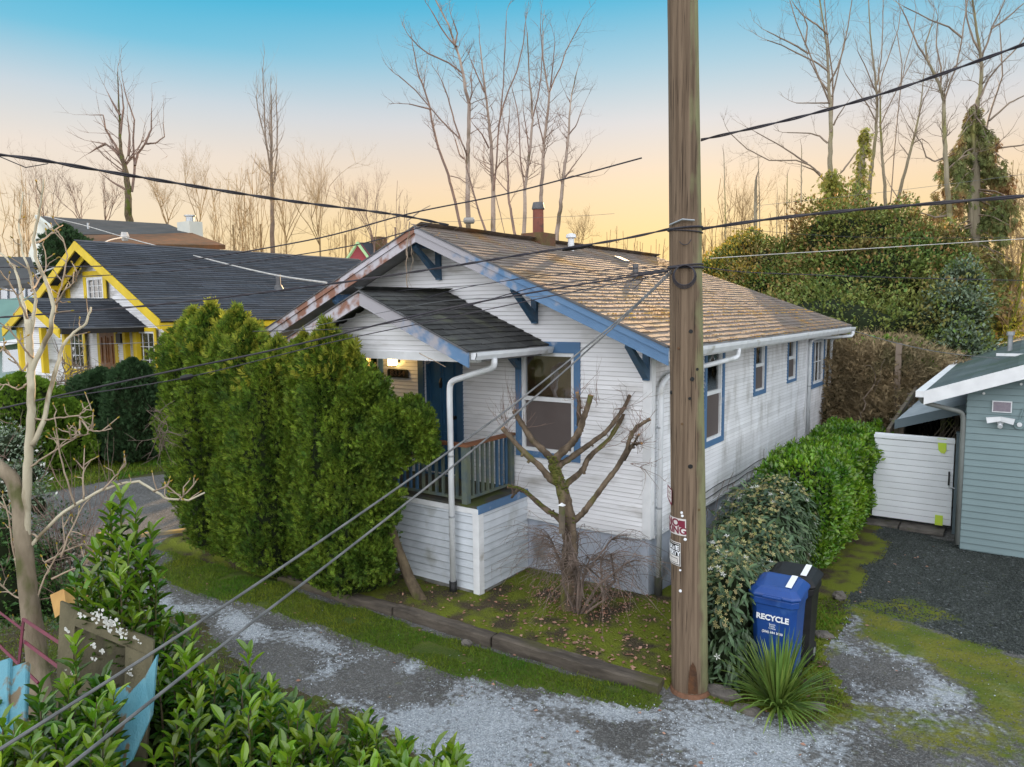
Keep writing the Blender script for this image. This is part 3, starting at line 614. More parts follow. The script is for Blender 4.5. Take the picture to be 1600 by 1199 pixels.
# railing
rl = -2.22; ry = -1.16
for (x, y) in ((rl, ry), (rl, -.10)): MB().box(x-.045, x+.045, y-.045, y+.045, QZ+.02, 2.13).build('railing_post', M['green_baluster'], H)
MB().box(-5.2, rl-.045, ry-.02, ry+.02, 1.38, 1.42).build('bottom_rail', M['green_baluster'], H); MB().box(rl-.02, rl+.02, ry+.045, -.145, 1.38, 1.42).build('bottom_rail', M['green_baluster'], H)
MB().box(-5.2, rl+.06, ry-.055, ry+.055, 2.13, 2.17).build('handrail', M['handrail'], H); MB().box(rl-.055, rl+.055, ry+.055, -.03, 2.131, 2.169).build('handrail', M['handrail'], H)
bm = MB().box(-.018, .018, -.018, .018, 0, .71).mesh('baluster', m=M['green_baluster']); bn = MB().box(-.018, .018, -.018, .018, 0, .71).mesh('baluster', m=M['navy'])
x = rl-.16
while x > -5.1: inst('baluster', bm if x > -3.1 else bn, Matrix.Translation((x, ry, 1.42)), H); x -= .125
y = ry+.15
while y < -.18: inst('baluster', bn if y > -.55 else bm, Matrix.Translation((rl, y, 1.42)), H); y += .115
# wall lamp and number plaque
lx, lz = -4.56, 3.16
lp = MB().box(lx-.05, lx+.05, -.035, -.018, lz-.02, lz+.15).build('wall_lamp', M['black'], H)
MB().box(lx-.055, lx+.055, -.19, -.08, lz-.06, lz+.065).build('lamp_glass', M['lit'], lp)
mb = MB(); mb.poly([(lx-.075, -.21, lz+.066), (lx+.075, -.21, lz+.066), (lx+.075, -.06, lz+.066), (lx-.075, -.06, lz+.066), (lx, -.135, lz+.14)], [(3, 2, 1, 0), (0, 1, 4), (1, 2, 4), (2, 3, 4), (3, 0, 4)])
mb.box(lx-.012, lx+.012, -.14, -.03, lz+.12, lz+.14); mb.box(lx-.065, lx+.065, -.20, -.07, lz-.075, lz-.061)
for a in (-.062, .054):
    for b in (-.196, -.078): mb.box(lx+a, lx+a+.008, b, b+.008, lz-.061, lz+.066)
mb.box(lx-.004, lx+.004, -.194, -.191, lz-.06, lz+.065)
mb.build('lamp_cage', M['black'], lp)
ll = bpy.data.lights.new('porch_bulb', 'POINT'); ll.energy = 3; ll.color = (1, .62, .25); ll.shadow_soft_size = .03
lo = bpy.data.objects.new('porch_bulb', ll); COL.objects.link(lo); lo.parent = lp; lo.location = (lx-org(lp)[0], -.24-org(lp)[1], lz-org(lp)[2])
pq = MB().prism([(-4.78, -.022, 2.89), (-4.31, -.022, 2.89), (-4.31, -.022, 3.0), (-4.34, -.022, 3.03), (-4.75, -.022, 3.03), (-4.78, -.022, 3.0)], (0, -.02, 0)).build('number_plaque', M['plaque'], H)
text(pq, 'house_number', '8334', .135, Matrix.Translation((-4.545, -.045, 2.96)) @ Matrix.Rotation(R(90), 4, 'X') @ Matrix.Scale(1.25, 4, (1, 0, 0)), M['number'], .003, .002)
MB().tube([(-1.75, -.04, 2.6), (-1.752, -.045, 2.5)], .004, 4)
# dead vine hanging from the gable peak
mb = MB(); base = np.array([-3.62, YF-.06, 5.12])
def wander(p, n, st, sp, r0, r1, mb, sides=4, br=0):
    pts = [np.array(p, float)]
    for k in range(n): pts.append(pts[-1]+np.array(st)*(1+random.uniform(-.2, .2))+NR.normal(0, sp, 3))
    mb.tube(pts, list(np.linspace(r0, r1, n+1)), sides)
    for q in pts[2:]:
        if random.random() < br: wander(q, 4, NR.normal(0, .03, 3)+np.array([0, 0, -.02]), .012, r1*.9, .001, mb, 3)
    return pts
wander(base+np.array([.05, 0, .2]), 18, (.0, -.008, -.085), .014, .009, .004, mb, 5, .6); wander(base+np.array([.02, .02, .2]), 9, (-.005, 0, -.10), .02, .007, .003, mb, 4, .6)
wander(base+np.array([.0, 0, .22]), 4, (.06, .05, .05), .02, .012, .006, mb, 4, 0)
tag(mb.build('dead_vine', M['palebranch'], loc=tuple(base)), 'pale dead vine dangling from the peak of the bungalow gable', 'vine')
mb = MB(); wander(at(655, 552, 9.2), 6, RT*.055-UP*.030, .006, .006, .003, mb, 4, .2)
tag(mb.build('dead_twig', M['palebranch'], loc=tuple(at(655, 552, 9.2))), 'short pale twig hanging from the porch beam over the blue door', 'twig')
# ============================================================ YELLOW-TRIMMED HOUSE
def fwin(par, ax, pl, sg, u0, u1, z0, z1, w, trim, **k):
    o = window(par, ax, pl, sg, u0, u1, z0, z1, w, trim, **k); wbox(MB(), ax, pl, sg, u0+.05, u1-.05, -.075, -.07, z0+.05, z1-.05).build('window_shade', M['blind'], o)
    return o
YH = thing('yellow_trimmed_house', 'white house with bright yellow trim and dark blue-grey roof, at the left across the street', 'house', (-21.9, 3.64, 0))
yx, yz, ys = -21.87, 6.40, .53; yf, yb, yw = 2.94, 15.6, 3.64
def zy(x): return yz-ys*abs(x-yx)
eR, eL = -17.0, -26.9
for e in (eR, eL): MB().prism([(yx, yf, yz), (e, yf, zy(e)), (e, yb, zy(e)), (yx, yb, yz)], (0, 0, -.1)).build('roof', M['nshingle'], YH)
shingles(YH, yx, yz+.003, ys, eR+.03, yf-.02, lambda x: yb, .16, .9, M['nshingle'], joined=True, name='shingle', thick=.03, rag=.004)
mb = MB(); mb.prism([(-26.4, yw, 0), (-17.5, yw, 0), (-17.5, yw, zy(-17.5)-.1), (yx, yw, yz-.1), (-26.4, yw, zy(-26.4)-.1)], (0, .1, 0)); mb.box(-17.6, -17.5, yw+.1, yb-.4, 0, zy(-17.5)-.1); mb.box(-26.4, -26.3, yw+.1, yb-.4, 0, 3.7); mb.box(-26.3, -17.6, yb-.5, yb-.4, 0, 3.7)
mb.build('wall', M['siding'], YH)
siding(YH, 'x', yw, -1, -26.35, -17.5, 1.0, 6.1, .12, [], M['siding'], clip=lambda z: (yx-(yz-.15-z)/ys, yx+(yz-.15-z)/ys), joined=True, thick=.03)
rake(yx, eR, yf, .0, .30, .05, M['yellow'], 'rake_board', YH, zy); rake(eL, yx-.001, yf, .0, .30, .05, M['yellow'], 'rake_board', YH, zy)
rake(yx, eR, yf+.3, .30, .22, .04, M['yellow'], 'inner_rake_board', YH, zy); rake(eL, yx-.001, yf+.3, .30, .22, .04, M['yellow'], 'inner_rake_board', YH, zy)
MB().box(eR-.04, eR, yf, yb, zy(eR)-.28, zy(eR)-.02).build('eave_board', M['yellow'], YH); MB().box(eR+.001, eR+.1, yf, yb, zy(eR)-.06, zy(eR)).build('gutter', M['lead'], YH)
MB().box(-17.52, -17.47, yw, yb-.4, 3.1, 3.6).build('frieze_board', M['yellow'], YH)
fwin(YH, 'x', yw-.12, -1, -22.75, -21.2, 4.25, 5.45, .2, 'yellow', grid=(3, 3), sash=.1, g='dglass', back='blind')
fwin(YH, 'x', yw-.12, -1, -24.3, -22.9, 1.9, 3.6, .16, 'yellow', grid=(3, 3), sash=.06, g='dglass')
fwin(YH, 'x', yw-.12, -1, -19.7, -18.3, 1.9, 3.55, .12, 'yellow', grid=(3, 3), sash=.06, g='dglass')
br = MB()                                     # yellow knee bracket on the left rake
br.box(-24.2, -24.0, yw-.1, yw-.02, 4.0, 5.0); br.box(-24.19, -24.01, yf+.05, yw-.1, 4.85, 5.0); br.prism([(-24.21, yw-.1, 4.0), (-24.21, yw-.1, 4.2), (-24.21, yf+.1, 4.85), (-24.21, yf-.05, 4.85)], (.22, 0, 0)); br.build('bracket', M['yellow'], YH)
fr = frame(MB(), 'x', yw, -1, -22.25, -20.9, 1.2, 3.62, .18, 0, .05).build('door_frame', M['yellow'], YH)
dd = MB().box(-22.07, -21.08, yw-.05, yw-.032, 1.36, 3.44).build('door', M['wooddoor'], YH)
for (a, b) in ((-21.95, -21.62), (-21.53, -21.2)):
    for (c, d) in ((1.5, 2.2), (2.32, 3.25)): frame(MB(), 'x', yw-.05, -1, a, b, c, d, .05, 0, .03).build('door_panel', M['wooddoor'], dd)
MB().box(-20.75, -20.45, yw-.16, yw-.02, 3.0, 3.35).build('mailbox', M['black'], YH)
# its porch
pxm, pzm, ps = -21.0, 4.45, .45; py0 = 1.05
def zq(x): return pzm-ps*abs(x-pxm)
for e in (-19.05, -22.95): MB().prism([(pxm, py0, pzm), (e, py0, zq(e)), (e, yw-.02, zq(e)), (pxm, yw-.02, pzm)], (0, 0, -.07)).build('porch_roof', M['nshingle'], YH)
shingles(YH, pxm, pzm+.003, ps, -19.03, py0, lambda x: yw-.02, .16, .9, M['nshingle'], joined=True, name='porch_shingle', thick=.03)
rake(pxm, -19.05, py0, 0, .26, .05, M['yellow'], 'porch_rake_board', YH, zq); rake(-22.95, pxm-.001, py0, 0, .26, .05, M['yellow'], 'porch_rake_board', YH, zq)
MB().prism([(pxm-1.5, py0+.2, 3.62), (pxm+1.5, py0+.2, 3.62), (pxm, py0+.2, pzm-.12)], (0, .05, 0)).build('porch_gable', M['siding'], YH)
MB().box(-19.1, -18.95, py0, yw-.02, 3.42, 3.56).build('gutter', M['black'], YH)
for (x, y) in ((-22.5, py0+.3), (-20.9, py0+.3), (-19.4, py0+.3), (-20.0, yw-.2), (-19.4, yw-.15)): MB().box(x-.08, x+.08, y-.08, y+.08, .9, 3.6).build('porch_post', M['yellow'], YH)
MB().box(-22.7, -19.2, py0+.1, yw, .0, 1.25).build('porch_base', M['conc'], YH)
MB().box(-22.5, -21.3, py0+.35, py0+.45, 1.25, 3.6).build('porch_wall', M['siding'], YH)
mb = MB(); x = -22.4
rm = MB().box(-.02, .02, -.02, .02, 0, .85).mesh('baluster', m=M['white'])
while x < -19.4: inst('baluster', rm, Matrix.Translation((x, py0+.12, 1.3)), YH); x += .16
for z in (1.27, 2.15): MB().box(-22.5, -19.3, py0+.09, py0+.15, z, z+.06).build('railing', M['white'], YH)
MB().tube([(-18.9, 8.65, 4.8), (-18.9, 8.65, 5.0)], [.22, .12], 10).build('roof_vent', M['lead'], YH); MB().tube([(-18.9, 8.65, 5.0), (-18.9, 8.65, 5.4)], .09, 10).build('roof_vent', M['lead'], YH)

# ============================================================ FAR HOUSES
def P(px, py, d): return at(px, py, d)
G2 = thing('grey_roofed_house', 'pale two-storey house with long grey roof and cream chimney, behind the yellow-trimmed house', 'house', P(180, 480, 44)*np.array([1, 1, 0]))
a, b, c, d = P(62, 338, 46), P(268, 352, 50), P(345, 384, 44), P(75, 395, 40)
MB().prism([P(62, 338, 46), P(262, 350, 50), P(300, 366, 46), P(98, 366, 41)], (0, 0, -.3)).build('roof', M['farroof'], G2)
MB().prism([P(98, 366, 41.5), P(300, 364, 46.5), P(352, 383, 43), P(150, 381, 38)], (0, 0, -.25)).build('lower_roof', M['rustroof'], G2)
w0, w1, w2, w3 = P(45, 395, 45), P(62, 341, 46), P(97, 368, 41.2), P(97, 480, 41.2)
MB().prism([w0, w1, w2, w3, P(45, 480, 45)], (.3, .3, 0)).build('gable_wall', M['cream'], G2)
MB().prism([P(150, 383, 39), P(335, 385, 43.5), P(335, 470, 43.5), P(150, 470, 39)], (0, .3, 0)).build('wall', M['lead'], G2)
MB().prism([P(60, 336, 46.2), P(99, 366, 41), P(99, 370, 41), P(60, 341, 46.2)], (-.15, -.15, 0)).build('rake_board', M['cream'], G2)
cb = P(298, 362, 47); ch = MB().box(cb[0]-.85, cb[0]+.55, cb[1]-.4, cb[1]+.5, cb[2]-.8, cb[2]+.6).build('chimney', M['cream'], G2)
MB().tube([cb+np.array([0, 0, .6]), cb+np.array([0, 0, .95])], .25, 12).build('flue', M['metal'], ch); MB().tube([cb+np.array([0, 0, .95]), cb+np.array([0, 0, 1.02])], .36, 12).build('flue_cap', M['metal'], ch)
sv = P(138, 358, 43); MB().tube([sv, sv+np.array([0, 0, .35])], .06, 6).build('roof_vent', M['metal'], G2)

T2 = thing('teal_house', 'pale teal house with dark roof at the left edge, behind the thin bare tree', 'house', P(20, 560, 30)*np.array([1, 1, 0]))
MB().prism([P(-60, 455, 33), P(62, 440, 30), P(48, 402, 34), P(-60, 400, 37)], (0, 0, -.2)).build('roof', M['farroof'], T2)
MB().prism([P(-60, 455, 32.8), P(60, 442, 30.2), P(60, 478, 30.2), P(-60, 490, 32.8)], (0, .3, 0)).build('upper_wall', M['lead'], T2)
for i in range(4):
    x = 4+i*14; MB().prism([P(x, 452, 29.9), P(x+10, 451, 29.9), P(x+10, 468, 29.9), P(x, 469, 29.9)], (0, -.06, 0)).build('window', M['dglass'], T2)
MB().prism([P(-60, 474, 30.5), P(64, 462, 28.5), P(40, 530, 26), P(-60, 545, 27)], (0, 0, -.12)).build('porch_roof', M['tealroof'], T2)
MB().prism([P(-60, 545, 27), P(40, 528, 26), P(40, 535, 26), P(-60, 552, 27)], (0, -.1, 0)).build('gutter', M['white'], T2)
MB().prism([P(-60, 545, 28), P(46, 535, 27), P(46, 650, 27), P(-60, 650, 28)], (0, .3, 0)).build('wall', M['teal'], T2)
MB().prism([P(6, 548, 26.8), P(40, 545, 26.8), P(40, 578, 26.8), P(6, 582, 26.8)], (0, -.05, 0)).build('window', M['dglass'], T2)
MB().prism([P(-60, 588, 25.2), P(58, 588, 25.2), P(58, 612, 25.2), P(-60, 612, 25.2)], (0, .06, 0)).build('porch_rail_panel', M['teal'], T2)
RH = thing('red_gabled_house', 'small red gable with pale green trim and dark roof, peeking over the yellow-trimmed house roof', 'house', P(570, 480, 52)*np.array([1, 1, 0]))
q = [P(545, 403, 50), P(560, 381, 50), P(577, 403, 50)]
MB().prism(q+[P(577, 470, 50), P(545, 470, 50)], (0, .3, 0)).build('gable_wall', M['redwall'], RH)
MB().prism([P(543, 404, 49.8), P(560, 378, 49.8), P(560, 382, 49.8), P(546, 404, 49.8)], (0, -.15, 0)).build('rake_board', M['limetrim'], RH); MB().prism([P(560, 378, 49.8), P(579, 404, 49.8), P(576, 404, 49.8), P(560, 382, 49.8)], (0, -.15, 0)).build('rake_board', M['limetrim'], RH)
MB().prism([P(560, 379, 50), P(640, 380, 58), P(660, 402, 58), P(579, 404, 50)], (0, 0, -.2)).build('roof', M['nshingle'], RH)
MB().box(*(lambda c: (c[0]-.4, c[0]+.4, c[1]-.4, c[1]+.4, c[2]-.8, c[2]+.5))(P(592, 382, 52))).build('chimney', M['brick'], RH)

# ============================================================ GARAGE
GA = thing('grey_garage', 'blue-grey lap-sided garage with white rake board, cut by the right edge of the photo', 'garage', (3.3, 4.9, 0))
gx, gy = 3.3, 4.9; gs = .36
def zg_(x): return 2.62+gs*(x-2.75) if x < 6.2 else 2.62+gs*(6.2-2.75)-gs*(x-6.2)
MB().prism([(gx, gy, 0), (9.1, gy, 0), (9.1, gy, zg_(9.1)-.1), (6.2, gy, zg_(6.2)-.1), (gx, gy, zg_(gx)-.1)], (0, .1, 0)).build('wall', M['garage'], GA)
MB().box(gx, gx+.1, gy+.1, 16.5, 0, zg_(gx)-.1).build('wall', M['garage'], GA); MB().box(9.0, 9.1, gy+.1, 16.5, 0, zg_(9.1)-.1).build('wall', M['garage'], GA); MB().box(gx, 9.1, 16.5, 16.6, 0, 2.6).build('wall', M['garage'], GA)
siding(GA, 'x', gy, -1, gx, 9.1, .02, 3.6, .107, [], M['garage'], clip=lambda z: (gx if z < zg_(gx)-.1 else 2.75+(z+.1-2.62)/gs, 6.2+(6.2-2.75-(z+.1-2.62)/gs)), joint=0, thick=.022)
siding(GA, 'y', gx, -1, gy+.05, 16.5, .02, 2.55, .107, [], M['garage'], joint=0, thick=.022, joined=True, name='side_siding')
for e0, e1 in ((2.75, 6.2), (6.2, 9.6)): MB().prism([(e0, 4.55, zg_(e0)), (e1, 4.55, zg_(e1)), (e1, 16.9, zg_(e1)), (e0, 16.9, zg_(e0))], (0, 0, -.08)).build('roof', M['gshingle'], GA)
ca = 1/math.sqrt(1+gs*gs); mb = MB()
x = 2.74
while x < 6.1:
    z = zg_(x)+.002; mb.prism([(x, 4.54, z), (x+.2, 4.54, z+.2*gs), (x, 4.54, z+.014)], (0, 12.4, 0)); x += .15
mb.build('shingle', M['gshingle'], GA, kind='stuff')
rake(2.72, 6.2, 4.55, -.015, .22, .04, M['white'], 'rake_board', GA, zg_); rake(6.2, 9.6, 4.55, -.015, .22, .04, M['white'], 'rake_board', GA, zg_)
MB().box(2.60, 2.74, 4.52, 16.9, 2.52, 2.62).build('gutter', M['white'], GA)
spout([(2.66, 4.62, 2.52), (2.70, 4.66, 2.42), (3.24, 4.86, 2.28), (3.26, 4.88, 2.15), (3.26, 4.88, .08)], GA, .038, 'taupe')
for (x, y, h, r) in ((3.75, 10.5, .35, .05), (4.25, 8.4, .6, .07)): MB().tube([(x, y, zg_(x)-.05), (x, y, zg_(x)+h)], r, 10).build('roof_vent', M['metal'], GA); MB().tube([(x, y, zg_(x)+h), (x, y, zg_(x)+h+.08)], r*1.6, 10).build('roof_vent', M['metal'], GA)
MB().box(3.58, 4.2, 7.7, 7.76, zg_(3.9)+.0, zg_(3.9)+.05).build('roof_batten', M['white'], GA)
for x in (3.52, 4.0): MB().tube([(x, gy-.022, zg_(x)-.3), (x, gy-.05, zg_(x)-.3)], .02, 8).build('eave_hook', M['white'], GA)
# solar panel, flood light, junction box
sp = MB().box(3.64, 3.90, gy-.05, gy-.022, 2.31, 2.49).build('solar_panel', M['gutter'], GA); MB().box(3.655, 3.885, gy-.053, gy-.05, 2.325, 2.475).build('solar_cells', mat('solar_cells', (.26, .23, .26), (.22, .19, .23), 30, .3), sp)
fl = MB().box(3.72, 3.80, gy-.06, gy-.022, 2.13, 2.22).build('flood_light', M['gutter'], GA)
for s_ in (-1, 1): MB().prism([(3.76, gy-.08, 2.25), (3.76+s_*.19, gy-.12, 2.23), (3.76+s_*.17, gy-.12, 2.14), (3.76, gy-.08, 2.18)], (0, -.05, 0)).build('lamp_head', M['gutter'], fl)
MB().tube([(3.76, gy-.06, 2.13), (3.76, gy-.12, 2.09)], .035, 10).build('motion_sensor', M['gutter'], fl)
jb = MB().tube([(4.01, gy-.022, 2.14), (4.01, gy-.07, 2.14)], .075, 14).build('junction_box', M['garage'], GA); MB().tube([(4.01, gy-.07, 2.14), (4.01, gy-.09, 2.14)], .035, 10).build('lamp_socket', M['gutter'], jb)
MB().tube(bend([(4.01, gy-.035, 2.2), (4.03, gy-.035, 2.40), (4.6, gy-.035, 2.42)]), .012, 8).build('conduit', M['garage'], jb)

# gate with single boards
GT = thing('white_gate', 'white gate of horizontal boards with neon tape, between the clipped hedge and grey garage', 'gate', (2.5, 5.8, 0))
z = .13; k = 0
while z < 1.60:
    j = random.uniform(-.004, .004)
    MB().box(1.84, 3.10, 5.79+j, 5.81+j, z, z+.107).build('board', M['gate'], GT, bevel=.004); z += .112; k += 1
for x in (1.86, 3.02): MB().box(x, x+.08, 5.82, 5.86, .12, 1.66).build('gate_stile', M['gate'], GT)
MB().box(1.83, 3.11, 5.765, 5.785, 1.60, 1.66).build('top_rail', M['gate'], GT)
MB().prism([(2.84, 5.775, 1.67), (2.98, 5.775, 1.67), (2.98, 5.775, 1.46), (2.955, 5.775, 1.41), (2.90, 5.775, 1.42), (2.86, 5.775, 1.47)], (0, -.006, 0)).build('tape', M['tape'], GT)
MB().box(2.86, 2.98, 5.765, 5.775, .12, .30).build('tape', M['tape'], GT)
lt = MB().box(3.03, 3.055, 5.74, 5.785, .86, 1.10).build('latch', M['black'], GT); MB().tube([(3.04, 5.74, .84), (3.14, 5.73, .82)], .012, 6).build('latch_bolt', M['metal'], lt)
tag(MB().box(3.125, 3.235, 5.74, 5.85, 0, 1.78).box(3.115, 3.245, 5.73, 5.86, 1.781, 1.81).build('gate_post', M['garage_trim'], loc=(3.18, 5.8, 0), bevel=.006), 'slate-grey gate post against the corner of the grey garage', 'post')
tag(MB().box(1.75, 2.3, 5.55, 5.95, 0, .05).build('paving_slab', M['stone'], loc=(2, 5.7, 0), bevel=.01), 'brown slab under the hinge side of the white gate', 'slab')
tag(MB().box(2.33, 3.02, 5.5, 5.95, 0, .06).build('paving_slab', M['stone'], loc=(2.6, 5.7, 0), bevel=.01), 'pinkish-grey slab at the threshold of the white gate', 'slab')
# lean-to shed behind the gate
LS = thing('lean_to_shed', 'low lean-to with pale sheet roof and dark inside, behind the white gate', 'shed', (2.6, 7.5, 0))
zl = lambda x: 1.86+.33*(x-2.1)
MB().prism([(2.1, 6.4, zl(2.1)), (3.3, 6.4, zl(3.3)), (3.3, 12, zl(3.3)), (2.1, 12, zl(2.1))], (0, 0, -.04)).build('roof', M['leanroof'], LS)
rake(2.08, 3.28, 6.4, -.01, .17, .04, M['garage_trim'], 'rake_board', LS, zl)
MB().box(2.25, 3.25, 11.5, 11.55, 0, 2.0).build('back_wall', M['darkshed'], LS); MB().box(2.12, 2.17, 7.2, 11.5, 0, 1.8).build('side_wall', M['darkshed'], LS)
for (x, y) in ((2.14, 6.5), (2.75, 7.3), (2.95, 7.8)): MB().box(x, x+.08, y, y+.08, 0, zl(x)-.04).build('post', M['oldwood'], LS)
for i in range(7):
    x = 2.25+i*.10; MB().box(x, x+.07, 8.6, 8.63, .0, 1.9).build('back_board', M['darkshed'], LS)
L2 = thing('leaning_lattice', 'leaning slatted wood frame in the dark lean-to behind the white gate', 'lattice', (2.85, 6.9, 0))
for i in range(7): MB().tube([(2.62+i*.05, 6.75, 1.42-i*.045), (2.95+i*.04, 6.75, 1.95-i*.05)], .011, 5).build('slat', M['oldwood'], L2)
for i in range(2): MB().tube([(2.62+i*.28, 6.73, 1.42+i*.45), (2.95+i*.25, 6.73, 1.12+i*.40)], .012, 5).build('slat', M['oldwood'], L2)
ST = thing('wooden_trellis_rail', 'brown stepped wooden rails running back beside the lean-to roof', 'rail', (1.9, 8, 0))
for i in range(5):
    y = 6.1+i*1.25; z0 = 1.62+i*.13
    MB().prism([(1.98, y, z0), (2.04, y, z0), (2.04, y, z0+.10), (1.98, y, z0+.10)], (0, 1.15, .12)).build('rail', M['oldwood'], ST); MB().box(1.88, 2.12, y+1.1, y+1.18, z0+.10, z0+.14).build('crosspiece', M['oldwood'], ST); MB().box(1.97, 2.05, y+1.1, y+1.18, 0, z0+.1).build('post', M['oldwood'], ST)
# far hidden fence post
p = at(1404, 560, 17); tag(MB().box(p[0]-.06, p[0]+.06, p[1]-.06, p[1]+.06, 0, p[2]+.35).build('fence_post', M['greytwig'], loc=(p[0], p[1], 0)), 'weathered pale post standing in the brown thicket behind the gate', 'post')
# ============================================================ GROUND
def gp(L, z=0): return [gnd(x, y, z)[:2] for x, y in L]
WHITE = [gp(l) for l in [
 [(505,1092),(600,1098),(700,1082),(760,1090),(850,1120),(930,1150),(1000,1199),(1000,1260),(760,1260),(680,1180),(640,1150)],
 [(680,1052),(740,1058),(800,1086),(900,1098),(1015,1112),(1060,1090),(1110,1092),(1180,1112),(1215,1140),(1335,1150),(1335,1260),(1010,1260),(1100,1160),(1060,1140),(960,1128),(860,1108),(790,1100),(700,1074)],
 [(225,915),(300,945),(400,968),(480,985),(590,1030),(560,1038),(440,1002),(380,985),(240,950)],
 [(490,1030),(530,1035),(520,1062),(490,1055)], [(620,1038),(650,1036),(652,1048),(624,1052)],
 [(1315,955),(1345,970),(1335,1015),(1310,1012)], [(1372,1016),(1470,1026),(1450,1048),(1525,1088),(1505,1110),(1425,1112),(1425,1060)], [(1575,1080),(1600,1075),(1640,1120),(1580,1110)]]]
VERGE = gp([(236,903),(330,938),(450,962),(600,1018),(700,1053),(850,1082),(1012,1115),(1034,1092),(850,1045),(700,1000),(575,955),(480,935),(420,900),(300,840),(250,850),(262,880)])
BED = [(-8.2, -2.55), (-3.1, -2.12), (1.10, -2.05), (1.2, -1.3), (1.0, 0.1), (-8.2, .1)]
SIDEBED = [(1.15, -2.0), (2.4, -1.9), (2.75, -1.2), (2.35, -.3), (2.2, 1.5), (2.2, 4.5), (1.9, 5.6), (0, 10), (0, 0), (1.0, -.5)]
MOSSY = [gp(l) for l in [[(1330,950),(1420,935),(1480,960),(1400,975),(1480,1000),(1560,1020),(1640,1060),(1640,1100),(1560,1060),(1500,1060),(1450,1030),(1370,1010),(1340,990)],
   [(1530,1050),(1640,1065),(1640,1110),(1590,1160),(1520,1110)], [(1270,1090),(1330,1090),(1325,1125),(1270,1120)], [(300,1030),(380,1060),(450,1110),(420,1140),(300,1090)]]]
DARKPAD = gp([(1290,1000),(1330,945),(1420,975),(1500,1005),(1640,1040),(1900,1100),(1900,840),(1500,850),(1370,815),(1290,900),(1270,960)])
LOWER = [(-9, -3.9), (-6.2, -3.7), (-4.91, -3.72), (-2.61, -4.2), (-1.3, -4.12), (-.14, -4.1), (1.1, -4.6), (2.2, -6), (2.6, -12), (-9, -12)]
LIGHT = (.42, .47, .52)
x0, x1, y0, y1, st = -9.0, 8.2, -7.0, 8.6, .05
nx, ny = int((x1-x0)/st)+1, int((y1-y0)/st)+1
gxx, gyy = np.meshgrid(np.linspace(x0, x1, nx), np.linspace(y0, y1, ny), indexing='ij')
P3 = np.stack([gxx, gyy, gxx*0], -1)
jx = (vn(P3, 2.2)-.5)*.34+(vn(P3, 9, 3)-.5)*.12; jy = (vn(P3, 2.2, 11)-.5)*.30+(vn(P3, 9, 17)-.5)*.12
zone = np.zeros(gxx.shape, int)                                    # 0 road
jxx, jyy = gxx+jx*.6, gyy+jy*.6
zone[inpoly(gxx+jx, gyy+jy, DARKPAD)] = 4
zone[inpoly(jxx, jyy, LOWER)] = 3
zone[inpoly(jxx, jyy, SIDEBED)] = 2
zone[inpoly(gxx+jx*.35, gyy+jy*.35, VERGE)] = 1
zone[inpoly(gxx, gyy, BED)] = 2
wgt = np.zeros(gxx.shape)
for q in WHITE: wgt = np.maximum(wgt, inpoly(gxx+jx*1.3, gyy+jy*1.3, q)*1.0)
wgt = np.maximum(wgt, (vn(P3, 1.1, 5) > .74)*.4*(zone == 0))
mgt = np.zeros(gxx.shape)
for q in MOSSY: mgt = np.maximum(mgt, inpoly(gxx+jx*1.6, gyy+jy*1.6, q)*1.0)
mgt = np.maximum(mgt, ((vn(P3, 1.7, 31)*.6+vn(P3, 6, 8)*.4) > .60)*.55*((gxx > 2.2) & (gyy < 1.3)))
def blur(a, n=1):
    for _ in range(n):
        b = np.pad(a, 1, mode='edge'); a = (b[1:-1, 1:-1]*2+b[:-2, 1:-1]+b[2:, 1:-1]+b[1:-1, :-2]+b[1:-1, 2:])/6
    return a
wgt = blur(wgt, 6)*(.40+.85*vn(P3, 2.6, 21)); mgt = blur(mgt, 8)*1.15
gz = (vn(P3, 1.1, 2)-.5)*.05+(vn(P3, 7, 6)-.5)*.018
bedh = blur(((zone == 2) & (gyy > -2.2) & (gxx < 1.15))*.09, 2)
gz = gz+bedh+blur((zone == 1)*.02, 2)
gz = gz*np.clip((gyy+7)/1, 0, 1)*np.clip((8.6-gyy)/1, 0, 1)*np.clip((gxx+9)/1, 0, 1)*np.clip((8.2-gxx), 0, 1)
